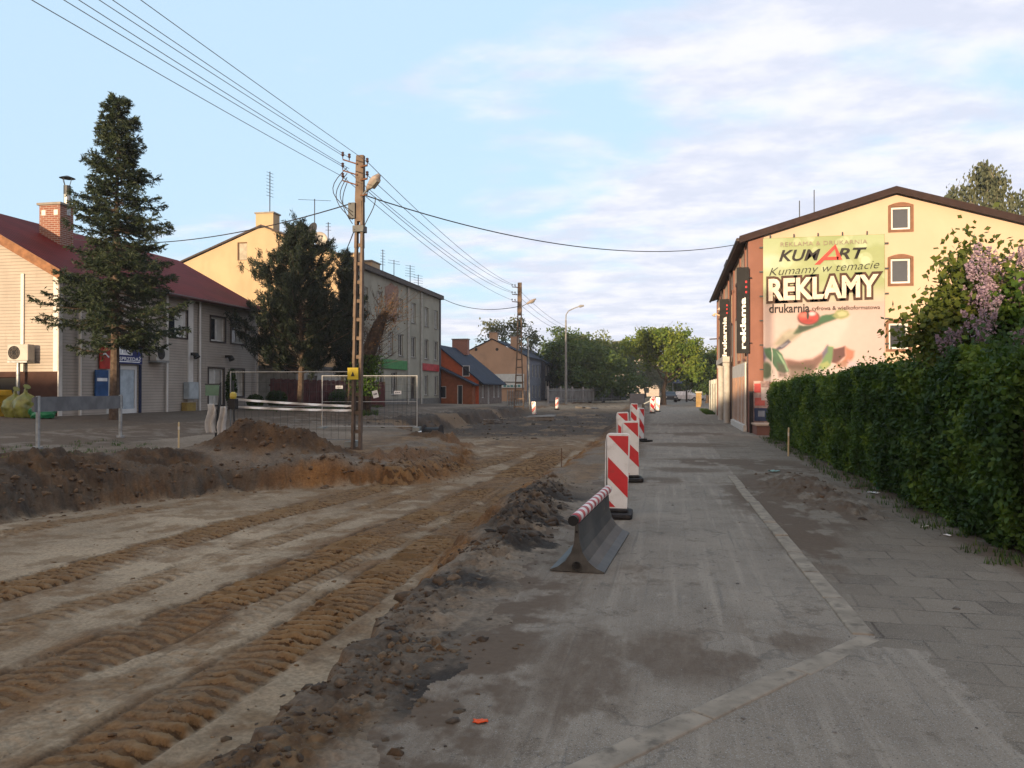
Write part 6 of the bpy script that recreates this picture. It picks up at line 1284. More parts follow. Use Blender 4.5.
    # pipe bundle: dark drum by the panel end
    x, y = -8.4, 26.9; z = zat(x, y); t = thing('cable_drum', 'dark low drum beside the end of the mesh panel', 'drum', (x, y, z)); m = MB(); m.tube([(x-.3, y, z+.28), (x+.3, y, z+.28)], .2, 14); m.build('core', BLACK, t)
    for dx in (-.32, .3): m = MB(); m.tube([(x+dx, y, z+.28), (x+dx+.04, y, z+.28)], .3, 18); m.build('flange', mat('drum_wood', (.03, .026, .026), .8), t)
    # litter
    def scrap(label, x, y, s, c, seed, name='litter_scrap'):
        r2 = np.random.default_rng(seed); nu = 9; u, v = np.meshgrid(np.linspace(-1, 1, nu), np.linspace(-1, 1, nu)); z = zat(x, y)+.01+s*.5*np.abs(fbm(u+seed, v, 1.3, 3, seed)-.3); idx = np.arange(nu*nu).reshape(nu, nu); F = np.stack([idx[:-1, :-1].ravel(), idx[:-1, 1:].ravel(), idx[1:, 1:].ravel(), idx[1:, :-1].ravel()], 1); rr = 1-.3*r2.random(u.shape); a = seed*1.7
        X, Y = u*s*rr, v*s*.55*rr; o = npmesh(name, np.stack([x+X*math.cos(a)-Y*math.sin(a), y+X*math.sin(a)+Y*math.cos(a), z], -1).reshape(-1, 3), F, mat('scrap%d' % seed, c, .5)); so = o.modifiers.new('thick', 'SOLIDIFY'); so.thickness = .006; tag(o, label, 'litter')
    scrap('small orange scrap of plastic on the dirt by the pit edge', -.93, 3.78, .040, (.55, .07, .015), 2); scrap('crumpled white wrapper at the hedge foot', 3.15, 13.3, .10, (.6, .62, .64), 3); scrap('bluish wrapper lying on the brown soil by the kerb', 2.0, 16.2, .13, (.16, .26, .24), 4); scrap('tiny white paper scrap near the brown post', 3.05, 9.6, .05, (.65, .62, .6), 5); scrap('tiny pale scrap on the slabs under the hedge', 3.0, 10.2, .05, (.6, .55, .45), 6)
    # brown post at the near end of the hedge
    t = thing('wooden_post', 'dark red-brown wooden post at the near end of the hedge', 'post', (3.42, 8.35, 0)); m = MB(); post_prism(m, 3.42, 8.35, -.1, 1.25, .13); m.build('shaft', mat('redbrown_wood', (.075, .018, .012), .7, var=.3, scale=10), t); m = MB(); m.hexa([(3.345, 8.275, 1.252), (3.495, 8.275, 1.252), (3.495, 8.425, 1.252), (3.345, 8.425, 1.252), (3.40, 8.33, 1.31), (3.44, 8.33, 1.31), (3.44, 8.37, 1.31), (3.40, 8.37, 1.31)]); m.build('post_cap', mat('redbrown_wood', (.075, .018, .012)), t)
    t = thing('green_post', 'short green metal post standing between the two hedges', 'post', (3.38, 13.95, 0)); m = MB(); m.tube([(3.38, 13.95, -.1), (3.38, 13.95, .82)], .035, 8); m.build('shaft', mat('green_metal', (.015, .11, .06), .5), t); m = MB(); m.tube([(3.38, 13.95, .82), (3.38, 13.95, .85)], .045, 8); m.build('post_cap', mat('green_metal', (.015, .11, .06)), t)
    # small things far along the right side
    for k, (x, y, lb) in enumerate(((2.6, 78, 'yellow-brown bollard post nearest the far right verge'), (2.9, 84, 'yellow-brown bollard post farther along the right verge'))):
        t = thing('bollard', lb, 'bollard', (x, y, 0), group='yellow-brown posts on the right verge'); m = MB(); m.box(x-.22, x+.22, y-.2, y+.2, 0, 1.35); m.build('shaft', mat('post_ochre', (.26, .17, .07), .8), t); m = MB(); m.box(x-.28, x+.28, y-.26, y+.26, 1.352, 1.5); m.build('post_cap', mat('post_cap_pale', (.35, .34, .28), .8), t)
    t = thing('garden_wall', 'cream garden wall with pillars just past the printing house', 'wall', (3.1, 54, 0)); m = MB(); m.box(3.0, 3.25, 53.6, 63.5, 0, 2.1); m.build('masonry', mat('wall_cream', (.50, .45, .34), .8), t)
    for y in (54, 57, 60, 63): m = MB(); m.box(2.93, 3.32, y-.2, y+.2, 0, 2.4); m.build('pillar', mat('pillar_pale', (.45, .44, .40), .8), t)
yard_things()
def cars():
    def car(label, x, y, rz, paint, L=4.2, W_=1.72, H=1.45, van=False):
        t = thing('parked_car', label, 'car', (0, 0, 0), group='cars parked at the far street end'); m = MB(); hw = W_/2
        side = [(-L/2, .35), (-L/2, .75), (-L/2+.1, .95), (-L/2+.75, 1.0), (-L/2+1.0, H if van else 1.0), (L/2-.3, H if van else 1.0), (L/2-.05, .9), (L/2, .6), (L/2, .35)]
        m.prism(side, lambda u, v, d: (d, u, v), -hw, hw); b = m.build('body', paint, t); bv = b.modifiers.new('soften', 'BEVEL'); bv.width = .06; bv.segments = 2
        c = MB(); lo = (-L/2+.9, L/2-.35); up = (-L/2+1.55, L/2-.8); zt = H+(.25 if van else 0)
        c.hexa([(-hw+.06, lo[0], 1.0), (hw-.06, lo[0], 1.0), (hw-.06, lo[1], 1.0), (-hw+.06, lo[1], 1.0), (-hw+.2, up[0], zt), (hw-.2, up[0], zt), (hw-.2, up[1], zt), (-hw+.2, up[1], zt)]); cb = c.build('cabin', paint, t)
        w = MB(); w.poly([(-hw+.2, lo[0]+.1, 1.06), (hw-.2, lo[0]+.1, 1.06), (hw-.28, up[0]-.06, zt-.07), (-hw+.28, up[0]-.06, zt-.07)]); w.poly([(-hw+.2, lo[1]+.0, 1.06), (hw-.2, lo[1]+.0, 1.06), (hw-.28, up[1]+.08, zt-.07), (-hw+.28, up[1]+.08, zt-.07)]); w.build('windscreen', GLASS, t)
        for sx in (-1, 1):
            for sy in (-1, 1): q = MB(); q.tube([(sx*(hw-.2), sy*L*.31, .32), (sx*(hw+.01), sy*L*.31, .32)], .32, 16); wh = q.build('wheel', RUBBER, t); q = MB(); q.tube([(sx*(hw+.012), sy*L*.31, .32), (sx*(hw+.02), sy*L*.31, .32)], .19, 12); q.build('rim', STEEL, wh)
            q = MB(); q.box(sx*hw*.72-.15, sx*hw*.72+.15, -L/2-.012, -L/2+.05, .62, .78); q.build('headlight', mat('headlight', (.6, .6, .6), .1), t)
        t.location = (x, y, zat(x, y)+.003); t.rotation_euler = (0, 0, rz)
    car('white car parked side on at the far street end', 2.2, 116, R(78), mat('car_white', (.62, .60, .62), .3)); car('dark car parked at the far street end under the lit tree', -.2, 108, R(4), mat('car_dark', (.03, .035, .05), .3)); car('pale grey van standing behind the white car', 4.4, 122, R(86), mat('car_grey', (.40, .42, .46), .35), 4.9, 1.9, 1.6, True)
    # navy awning roof beyond
    t = thing('market_canopy', 'dark blue canopy on posts beyond the white car', 'canopy', (3.2, 126, 0)); m = MB(); m.hexa([(.2, 126, 2.7), (6.6, 126, 2.7), (6.6, 131, 2.7), (.2, 131, 2.7), (1.4, 127.5, 4.2), (5.4, 127.5, 4.2), (5.4, 129.5, 4.2), (1.4, 129.5, 4.2)]); m.build('canopy', mat('canopy_navy', (.03, .04, .085), .7), t)
    for x in (.3, 6.5): m = MB(); m.tube([(x, 126.1, 0), (x, 126.1, 2.7)], .06, 8); m.build('post', STEEL, t)
    t = thing('site_trailer', 'small dark site trailer on the pit edge far along', 'trailer', (-2.6, 66, 0)); z = zat(-2.6, 66); m = MB(); m.box(-3.4, -2.2, 66, 68, z+.45, z+1.35); m.build('body', mat('trailer_dark', (.022, .025, .038), .9), t); m = MB(); m.bar((-2.2, 65.9, z+.5), (-1.4, 65.6, z+.9), .08); m.build('drawbar', STEEL, t)
    for x in (-3.3, -2.3): m = MB(); m.tube([(x-.1, 67, z+.3), (x+.1, 67, z+.3)], .3, 14); m.build('wheel', RUBBER, t)
cars()
# ================================================================ VEGETATION
def leaf_mat(name, dark, mid, light, trans=.3):
    if name in _cache: return _cache[name]
    m, nt, b = new_mat(name); a = nd(nt, 'ShaderNodeAttribute', attribute_name='tone'); r = nd(nt, 'ShaderNodeValToRGB'); nt.links.new(a.outputs['Fac'], r.inputs[0])
    e = r.color_ramp.elements; e[0].color = (*dark, 1); e[1].color = (*light, 1); q = e.new(.5); q.color = (*mid, 1)
    nt.links.new(r.outputs[0], b.inputs['Base Color']); b.inputs['Roughness'].default_value = .6; b.inputs['Specular IOR Level'].default_value = .25
    tr = nd(nt, 'ShaderNodeBsdfTranslucent'); nt.links.new(mixrgb(nt, 1.0, r.outputs[0], (1.25, 1.15, .6), 'MULTIPLY'), tr.inputs['Color']); mx = nd(nt, 'ShaderNodeMixShader'); mx.inputs[0].default_value = trans
    nt.links.new(b.outputs[0], mx.inputs[1]); nt.links.new(tr.outputs[0], mx.inputs[2]); nt.links.new(mx.outputs[0], nt.nodes['Material Output'].inputs['Surface']); _cache[name] = m; return m
BARK = mat('bark', (.075, .055, .042), .95, var=.35, scale=9, bump_s=.6, bump_scale=20)
def leaves(name, C, size, m, parent, tone, aspect=.55, up=.4, along=None, out=None):
    """one small folded-free leaf face per centre; along: preferred axis, out: preferred normal"""
    n = len(C); d = rng.normal(size=(n, 3)) if along is None else along+rng.normal(size=(n, 3))*.35
    d /= np.linalg.norm(d, axis=1, keepdims=True)+1e-9
    nn = rng.normal(size=(n, 3)); nn[:, 2] += up
    if out is not None: nn = nn*.75+out
    w = np.cross(d, nn); w /= np.linalg.norm(w, axis=1, keepdims=True)+1e-9
    s = np.broadcast_to(np.asarray(size, dtype=float), (n,))[:, None]*(.7+.6*rng.random((n, 1)))
    V = np.stack([C-d*s*.5, C+w*s*aspect*.5-d*s*.05, C+d*s*.5, C-w*s*aspect*.5-d*s*.05], 1).reshape(-1, 3)
    F = np.arange(4*n).reshape(n, 4); return npmesh(name, V, F, m, parent, {'tone': ('FLOAT', np.repeat(np.clip(tone, 0, 1), 4))})
def limbs(rs, base, h, spread, n, r0, levels=2, droop=0.0, start=.35, upness=.7):
    """trunk and branching limbs as tubes; returns tips"""
    mb = MB(); base = Vector(base); top = base+Vector((rs.normal(0, .05)*h, rs.normal(0, .05)*h, h*.85)); pts = [base+(top-base)*q+Vector((rs.normal(0, .015)*h, rs.normal(0, .015)*h, 0))*(q > 0) for q in np.linspace(0, 1, 7)]
    mb.tube(pts, [r0*(1.25 if i == 0 else 1-.8*i/6) for i in range(7)], 8); tips = []
    def grow(p, d, ln, r, lv):
        q = [p]; dd = Vector(d)
        for k in range(4): dd = (dd+Vector(rs.normal(0, .18, 3))+Vector((0, 0, .10-droop*k*.25))).normalized(); q.append(q[-1]+dd*ln/4)
        mb.tube(q, [r*(1-.2*i) for i in range(5)], 5, cap=False)
        if lv == 0: tips.extend([(q[3], r), (q[4], r), ((q[1]+q[2])/2, r)]); return
        for k in range(3+int(rs.random()*2)):
            at = q[2+int(rs.random()*3)]; nd_ = (dd+Vector(rs.normal(0, .75, 3))).normalized(); grow(at, nd_, ln*.58, r*.5, lv-1)
        tips.append((q[4], r))
    for k in range(n):
        q = start+(1-start)*(k+.5)/n; i = q*6; p = pts[int(i)]+(pts[min(6, int(i)+1)]-pts[int(i)])*(i-int(i)); a = k*2.4+rs.normal(0, .3); grow(p, Vector((math.cos(a), math.sin(a), upness*(.4+q))).normalized(), spread*(1-.45*abs(q-.5)), r0*.38*(1.15-q*.6), levels)
    return mb, tips
def broadleaf(name, label, x, y, h, spread, n_leaf, size, m, seed, r0=.16, start=.3, squash=1.0, puff=.55, group=None, z=None, n=9, gap=0.0, cat='tree', up=.7):
    rs = np.random.default_rng(seed); z = zat(x, y) if z is None else z; t = thing(name, label, cat, (x, y, z), group=group)
    mb, tips = limbs(rs, (x, y, z-.1), h*.80, spread, n, r0, 2, start=start, upness=up*.8); mb.build('trunk', BARK, t, fix=False)
    T = np.array([list(p) for p, _ in tips]); zc = T[:, 2]; T = T[(zc > z+h*start*.8) & (zc < z+h)]; k = len(T); tb = rs.random(k)
    keep = rs.random(k) > gap; T, tb = T[keep], tb[keep]; k = len(T); i = rs.integers(0, k, n_leaf); off = rs.normal(size=(n_leaf, 3)); off *= (rs.random((n_leaf, 1))**.45/np.linalg.norm(off, axis=1, keepdims=True))*(.55+.9*tb[i])[:, None]*puff*1.5*np.array([1, 1, .75*squash]); C = T[i]+off; ok = C[:, 2] > z+h*start*.55; C, i = C[ok], i[ok]; n_leaf = len(C)
    rel = np.clip((C[:, 2]-z)/h, 0, 1); tone = .18+.45*tb[i]+.22*rs.random(n_leaf)+.12*rel
    leaves('crown', C, size, m, t, tone); return t
G_STREET = leaf_mat('leaf_lime', (.030, .066, .010), (.080, .135, .018), (.19, .22, .03)); G_DARK = leaf_mat('leaf_dark', (.016, .036, .010), (.034, .066, .016), (.075, .115, .025)); G_MID = leaf_mat('leaf_mid', (.022, .048, .014), (.045, .085, .020), (.10, .14, .03))
G_YEL = leaf_mat('leaf_yellowish', (.04, .065, .016), (.085, .115, .025), (.16, .18, .04)); G_GREY = leaf_mat('leaf_grey', (.05, .065, .04), (.085, .10, .06), (.14, .145, .085)); G_HEDGE = leaf_mat('leaf_hedge', (.021, .048, .006), (.054, .106, .013), (.150, .215, .028)); G_HEDGE2 = leaf_mat('leaf_hedge_loose', (.014, .036, .005), (.037, .078, .011), (.140, .210, .028))
G_PINE = leaf_mat('needle_pine', (.0045, .010, .005), (.009, .017, .008), (.024, .033, .014), .1); G_SPRUCE = leaf_mat('needle_spruce', (.007, .015, .008), (.015, .028, .013), (.040, .054, .022), .15)
FAR = 'trees at the far street end'
def far_trees():
    broadleaf('street_tree', 'lone lime-green tree with a bare trunk on the far road edge', -.85, 87.5, 7.9, 3.7, 19000, .32, G_STREET, 3, .30, .42, puff=.62, n=11, gap=.05)
    T = [(-17.2, 122, 11, 4.0, G_MID, 'leafy green tree rising right behind the dark house'), (-13.5, 103, 7.4, 3.4, G_DARK, 'dark dense tree beside the dark house'), (-11.6, 118, 9.0, 3.6, G_YEL, 'yellow-green tree behind the street lamp'),
         (-10.2, 100, 6.8, 3.0, G_MID, 'dark rounded tree right of the street lamp'), (-9.0, 106, 6.4, 2.7, G_MID, 'dark green tree in the middle of the far row'), (-9.5, 140, 10.0, 3.6, G_MID, 'tall greyish tree standing behind the far row'), (-5.2, 165, 8.0, 3, G_GREY, 'pale grey-brown tree left of the lone lime tree'),
         (4.4, 101, 5.6, 2.6, G_DARK, 'dark tree overhanging the far right verge'), (7.4, 122, 8.0, 3.4, G_YEL, 'yellow-brown tree behind the printing house corner'), (5.2, 135, 6.8, 3.2, G_MID, 'green tree closing the street on the right'), (2.4, 150, 5.0, 3.0, G_DARK, 'dark tree behind the lone lime tree'), (-1.8, 190, 7, 3.6, G_GREY, 'hazy tree at the very end of the street'), (-15.5, 138, 11.5, 4.4, G_YEL, 'pale yellow-green tree at the back of the far row')]
    for k, (x, y, h, sp, m, lb) in enumerate(T): broadleaf('far_tree', lb, x, y, h, sp, 6500, .46, m, 20+k, .2, .16 if y < 112 else .25, puff=.85, n=9, group=FAR)
    broadleaf('far_tree', 'sparse reddish-brown tree behind the beige house roof', -20.8, 101, 10.6, 4.0, 2600, .42, G_GREY, 61, .2, .4, puff=.6, n=9, gap=.25, group=FAR)
    for k, (x, y, h, w) in enumerate(((-60, 210, 11, 30), (40, 220, 12, 36), (-20, 260, 13, 40), (14, 250, 12, 36))):
        n = 12000; C = np.stack([x+rng.normal(0, w/2.2, n), y+rng.normal(0, 6, n), np.clip(np.abs(rng.normal(0, 1, n))*h*.26+.3+rng.random(n)*h*.2, 0, h*.8)], 1); t = leaves('far_wood', C, .9, G_MID, None, rng.random(n)*.7, aspect=.8); struct(t, 'stuff')
far_trees()
def birches():
    for k, (x, y, h, sp, nl, lb) in enumerate(((16.2, 48, 15.8, 1.6, 9000, 'tall weeping birch standing behind the printing house roof'), (19.9, 49, 13.4, 1.6, 7000, 'lower weeping birch at the edge behind the printing house'))):
        rs = np.random.default_rng(80+k); t = thing('birch', lb, 'tree', (x, y, 0), group='birches behind the printing house'); mb, tips = limbs(rs, (x, y, -.1), h*.98, sp, 12, .2, 2, droop=.2, start=.45, upness=1.1); mb.build('trunk', mat('birch_bark', (.20, .17, .14), .9, var=.4, scale=5), t, fix=False)
        T = np.array([list(p) for p, _ in tips]); i = rs.integers(0, len(T), nl); q = rs.random(nl); C = T[i]+rs.normal(size=(nl, 3))*.16; hang = rs.random(len(T))[i]; C[:, 2] -= q*(.5+1.6*hang); leaves('crown', C, .24, G_GREY, t, .15+.5*hang+.3*rs.random(nl), along=np.tile([0, 0, -1.0], (nl, 1)))
birches()
def spruce():
    x, y = -18.1, 22.85; z = zat(x, y); H = 11.35-z; rs = np.random.default_rng(12); t = thing('spruce', 'tall slender spruce with drooping sprays before the siding house', 'tree', (x, y, z))
    tr = MB(); pts = [(x-.10*(1-q), y, z-.1+(H)*q) for q in np.linspace(0, 1, 9)]; tr.tube(pts, [.17*(1-.93*q) for q in np.linspace(0, 1, 9)], 9); br = MB(); C, A, tn = [], [], []
    nb = 270
    for k in range(nb):
        q = (k+rs.random())/nb; zz = 3.15-z+(H-3.15+z)*q**.97; f = 1-q
        L = (.22+2.30*f**.88)*(.38+.78*rs.random()**.8); L *= (.62 if q < .07 else 1); a = rs.uniform(0, 6.283); zz += rs.normal(0, .12); d = np.array([math.cos(a), math.sin(a), 0]); P = []
        for s in np.linspace(0, 1, 7): r_ = L*s; P.append(np.array([x, y, z+zz])+d*r_+np.array([0, 0, L*((.34-.1*f)*s*(q > .62)-.38*s*f+.36*s**2.4*(.35+.65*f))+rs.normal(0, .02)]))
        br.tube(P, [.028*(.4+f)*(1-.8*s) for s in np.linspace(0, 1, 7)], 4, cap=False)
        tone0 = .25+.35*rs.random(); nt_ = int(4+12*L)
        for j in range(nt_):
            s = .18+.82*(j+rs.random())/nt_; i = min(5, int(s*6)); p = P[i]+(P[i+1]-P[i])*(s*6-i); side = np.cross(d, [0, 0, 1])*(1 if j % 2 else -1); tw = d*.75+side*(.7+.3*rs.random())+np.array([0, 0, rs.normal(-.22, .38)]); tw /= np.linalg.norm(tw); tl = (.20+.32*(1-s))*(.6+.5*min(1, L)); m_ = 15
            u = rs.random((m_, 1)); C.append(p+tw*tl*u+rs.normal(0, .022, (m_, 3))); A.append(np.tile(tw, (m_, 1))+rs.normal(0, .55, (m_, 3))); tn.append(np.full(m_, tone0)+.35*rs.random(m_)+.15*(u[:, 0]))
        C.append(P[6]+rs.normal(0, .05, (14, 3))); A.append(np.tile((P[6]-P[5])/np.linalg.norm(P[6]-P[5]), (14, 1))); tn.append(np.full(14, tone0+.3))
    C = np.concatenate(C); A = np.concatenate(A); tn = np.concatenate(tn); tr.build('trunk', BARK, t, fix=False); br.build('branches', BARK, t, fix=False); leaves('crown', C, .14, G_SPRUCE, t, tn, aspect=.24, along=A)
spruce()
def pine(label, x, y, zt, w, seed, n_b, zb=2.4, needle=.22):
    z = zat(x, y); H = zt-z; rs = np.random.default_rng(seed); t = thing('pine', label, 'tree', (x, y, z), group='dark pines between the siding house and the apartment block'); tr = MB(); tr.tube([(x+.1*math.sin(q*5), y, z-.1+H*.95*q) for q in np.linspace(0, 1, 8)], [.17*(1-.85*q) for q in np.linspace(0, 1, 8)], 8); br = MB(); C, A, tn = [], [], []
    for k in range(n_b):
        q = (k+rs.random())/n_b; zz = zb-z+(H-zb+z-.5)*q; prof = (math.sin(math.pi*min(1, (q+.18)*.84))**.8)*(1-.45*q) if q < .8 else .34*(1-q)/.2+.08
        L = w*prof*(.38+.85*rs.random()); a = k*2.399+rs.normal(0, .3); d = np.array([math.cos(a), math.sin(a), 0]); P = [np.array([x, y, z+zz])+d*L*s+np.array([0, 0, L*(.10*s+.28*s*s)]) for s in np.linspace(0, 1, 6)]; br.tube(P, [.035*(1-.75*s) for s in np.linspace(0, 1, 6)], 4, cap=False)
        for j in range(int(3+L*4.6)):
            s = .3+.7*rs.random(); i = min(4, int(s*5)); p = P[i]+(P[i+1]-P[i])*(s*5-i)+rs.normal(0, .17, 3); ax = np.array([0, 0, .9])+d*.55+rs.normal(0, .25, 3); ax /= np.linalg.norm(ax); m_ = 64; u = rs.random((m_, 1)); tl = .40
            C.append(p+ax*tl*u+rs.normal(0, .065, (m_, 3))); A.append(np.tile(ax, (m_, 1))*.9+rs.normal(0, .6, (m_, 3))); tn.append(.15+.3*rs.random()+.3*rs.random(m_)+.15*u[:, 0])
    for j in range(4): m_ = 60; u = rs.random((m_, 1)); o = rs.normal(0, .12, 3)*(j > 0); C.append(np.array([x, y, z+H-.75])+o+np.array([0, 0, .75-.18*j])*u+rs.normal(0, .04, (m_, 3))); A.append(np.tile([0, 0, 1.0], (m_, 1))+rs.normal(0, .5, (m_, 3))); tn.append(.2+.4*rs.random(m_))
    tr.build('trunk', BARK, t, fix=False); br.build('branches', BARK, t, fix=False); leaves('crown', np.concatenate(C), needle, G_PINE, t, np.concatenate(tn), aspect=.16, along=np.concatenate(A))
pine('broad dark pine standing before the ochre gable', -17.7, 35.1, 9.9, 3.2, 31, 135)
pine('slimmer dark conifer between the broad pine and the lattice pole', -16.75, 38.6, 9.0, 1.05, 32, 80, zb=2.3)
def dead_tree():
    x, y = -14.9, 36.0; z = zat(x, y); t = thing('pollard_tree', 'leaning pollarded tree with bare twigs and ivy on its foot', 'tree', (x, y, z)); rs = np.random.default_rng(44); m = MB()
    spine = [(x, y, z-.1), (x-.05, y, z+1.0), (x+.15, y, z+2.2), (x+.55, y, z+3.4), (x+.95, y, z+4.4), (x+1.35, y, z+5.1)]; m.tube(spine, [.28, .22, .27, .34, .30, .16], 10)
    m.tube([(x+.3, y+.1, z-.1), (x+.35, y+.1, z+1.2), (x+.4, y, z+2.3)], [.16, .14, .2], 8); m.build('trunk', mat('pollard_bark', (.040, .028, .022), .95, var=.4, scale=7, bump_s=.7, bump_scale=12), t, fix=False)
    tw = MB()
    for k in range(75):
        i = rs.integers(2, 6); p = Vector(spine[i])+Vector(rs.normal(0, .12, 3)); d = Vector((rs.normal(.5, .6), rs.normal(0, .4), rs.uniform(.1, 1.1))).normalized(); L = rs.uniform(.8, 2.5); q = [p]
        for s in range(5): d = (d+Vector(rs.normal(0, .14, 3))+Vector((.03, 0, .05))).normalized(); q.append(q[-1]+d*L/5)
        tw.tube(q, [.022*(1-.17*s) for s in range(6)], 4, cap=False)
        for b in range(2): j = 2+b; dd = (d+Vector(rs.normal(0, .6, 3))).normalized(); tw.tube([q[j], q[j]+dd*L*.22, q[j]+dd*L*.4+Vector((0, 0, .05))], [.011, .008, .004], 3, cap=False)
    tw.build('twigs', mat('twig_bark', (.085, .065, .052), .9), t, fix=False)
    n = 5200; q = rs.random(n)**.9; C = np.stack([x+.12+.25*q+rs.normal(0, .30, n), y+rs.normal(0, .34, n), z+.9+2.0*q], 1); leaves('ivy', C, .10, leaf_mat('ivy_leaf', (.02, .045, .006), (.045, .10, .010), (.10, .17, .02)), t, rs.random(n)*.9, aspect=.8)
    n = 900; i = rs.integers(3, 6, n); C = np.array(spine)[i]+rs.normal(0, .42, (n, 3))+np.array([.1, 0, .1]); leaves('withered_leaves', C, .10, leaf_mat('withered', (.05, .03, .015), (.10, .055, .022), (.18, .09, .035)), t, rs.random(n))
    # low dark shrubs and a column shrub by the house
    for k, (sx, sy, h, w, lb) in enumerate(((-20.2, 33.2, 1.9, .45, 'narrow dark shrub against the siding wall'), (-19.6, 36.4, .9, .9, 'low dark shrub at the siding house end'), (-18.4, 41.5, 1.0, 1.2, 'low dark shrub before the plank fence'), (-20.0, 35.0, .7, .7, 'lowest dark shrub below the siding windows'))):
        zz = zat(sx, sy); t = thing('shrub', lb, 'shrub', (sx, sy, zz), group='dark shrubs by the siding house'); m = MB()
        for j in range(6): a = j*1.05; m.tube([(sx, sy, zz-.05), (sx+w*.3*math.cos(a), sy+w*.3*math.sin(a), zz+h*.8)], [.025, .008], 5)
        m.build('stem', BARK, t, fix=False); n = 2200; d = rs.normal(size=(n, 3)); d /= np.linalg.norm(d, axis=1, keepdims=True); r_ = rs.random((n, 1))**.4; leaves('foliage', np.array([sx, sy, zz+h*.52])+d*r_*np.array([w*.6, w*.6, h*.52]), .10, G_DARK, t, .1+.6*rs.random(n))
dead_tree()

# ---------------------------------------------------------------- hedges and lilac on the near side
def hedge(name, label, y0, y1, xf, depth, hfun, n, size, m, seed, bulge=.12, shag=.06, aspect=.6):
    rs = np.random.default_rng(seed); t = thing(name, label, 'hedge', (xf+depth/2, (y0+y1)/2, 0)); L = y1-y0
    # face leaves, top leaves, inner leaves
    def front(y, zf): return xf-bulge*np.sin(np.clip(zf, 0, 1)*math.pi)*.9+(fbm(y, zf*2, 1.3, 4, seed)-.5)*.34+(fbm(y, zf*2.2, 4.0, 3, seed+3)-.5)*.16
    n1 = int(n*.62); y = rs.uniform(y0, y1, n1); zf = rs.random(n1)**.95; h = hfun(y); x = front(y, zf)+np.abs(rs.normal(0, .11, n1))+rs.normal(0, shag*.3, n1); C1 = np.stack([x, y, .03+zf*h], 1)
    n2 = int(n*.24); y2 = rs.uniform(y0, y1, n2); h2 = hfun(y2); x2 = rs.uniform(xf-.05, xf+depth, n2); C2 = np.stack([x2, y2, h2+(fbm(x2, y2, 2.2, 4, seed+7)-.5)*.26-np.abs(rs.normal(0, .10, n2))+rs.exponential(shag, n2)*(rs.random(n2) < .3)], 1)
    n3 = int(n*.08); e = rs.random(n3) < .5; y3 = np.where(e, y0, y1)+rs.normal(0, .07, n3); C3 = np.stack([rs.uniform(xf-.05, xf+depth, n3), y3, rs.random(n3)*hfun(y3)], 1)
    n4 = n-n1-n2-n3; y4 = rs.uniform(y0, y1, n4); C4 = np.stack([rs.uniform(xf+.1, xf+depth*.8, n4), y4, rs.random(n4)*hfun(y4)*.95], 1)
    C = np.concatenate([C1, C2, C3, C4]); cl = fbm(C[:, 1]*1.0, C[:, 2]*1.3+C[:, 0], 1.6, 3, seed+9); tone = np.clip((cl-.3)*1.35, 0, .8)+.30*rs.random(len(C))
    out = np.tile([-.6, -.2, .45], (len(C), 1)); leaves('foliage', C, size, m, t, tone, aspect=aspect, out=out)
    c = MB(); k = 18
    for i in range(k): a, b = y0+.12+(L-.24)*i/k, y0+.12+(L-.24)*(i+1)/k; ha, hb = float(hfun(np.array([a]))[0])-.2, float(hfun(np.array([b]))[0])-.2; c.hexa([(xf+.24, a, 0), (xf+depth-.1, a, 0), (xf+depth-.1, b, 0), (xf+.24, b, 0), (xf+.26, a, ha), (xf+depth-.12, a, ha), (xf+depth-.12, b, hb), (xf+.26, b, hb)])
    c.build('dark_core', mat('hedge_core_dark', (.010, .014, .006), .95, var=.5, scale=9, bump_s=.8, bump_scale=25), t)  # solid dark core added inside the leaves to block see-through
    s = MB(); y = y0+.2
    while y < y1: s.tube([(xf+.2+rs.normal(0, .05), y, -.05), (xf+.22+rs.normal(0, .08), y+rs.normal(0, .1), .6), (xf+.2+rs.normal(0, .1), y+rs.normal(0, .15), 1.3)], [.02, .014, .006], 5); y += .35
    s.build('stem', BARK, t, fix=False); return t
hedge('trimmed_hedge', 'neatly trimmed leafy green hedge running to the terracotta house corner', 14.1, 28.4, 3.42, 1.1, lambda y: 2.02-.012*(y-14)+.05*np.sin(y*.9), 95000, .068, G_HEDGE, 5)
hedge('loose_hedge', 'taller loose hedge with larger leaves nearest the slab pavement', 8.5, 14.0, 3.42, 1.3, lambda y: 1.98+.10*np.sin(y*1.4)+.08*np.sin(y*3.1+1), 70000, .078, G_HEDGE2, 9, bulge=.2, shag=.12)
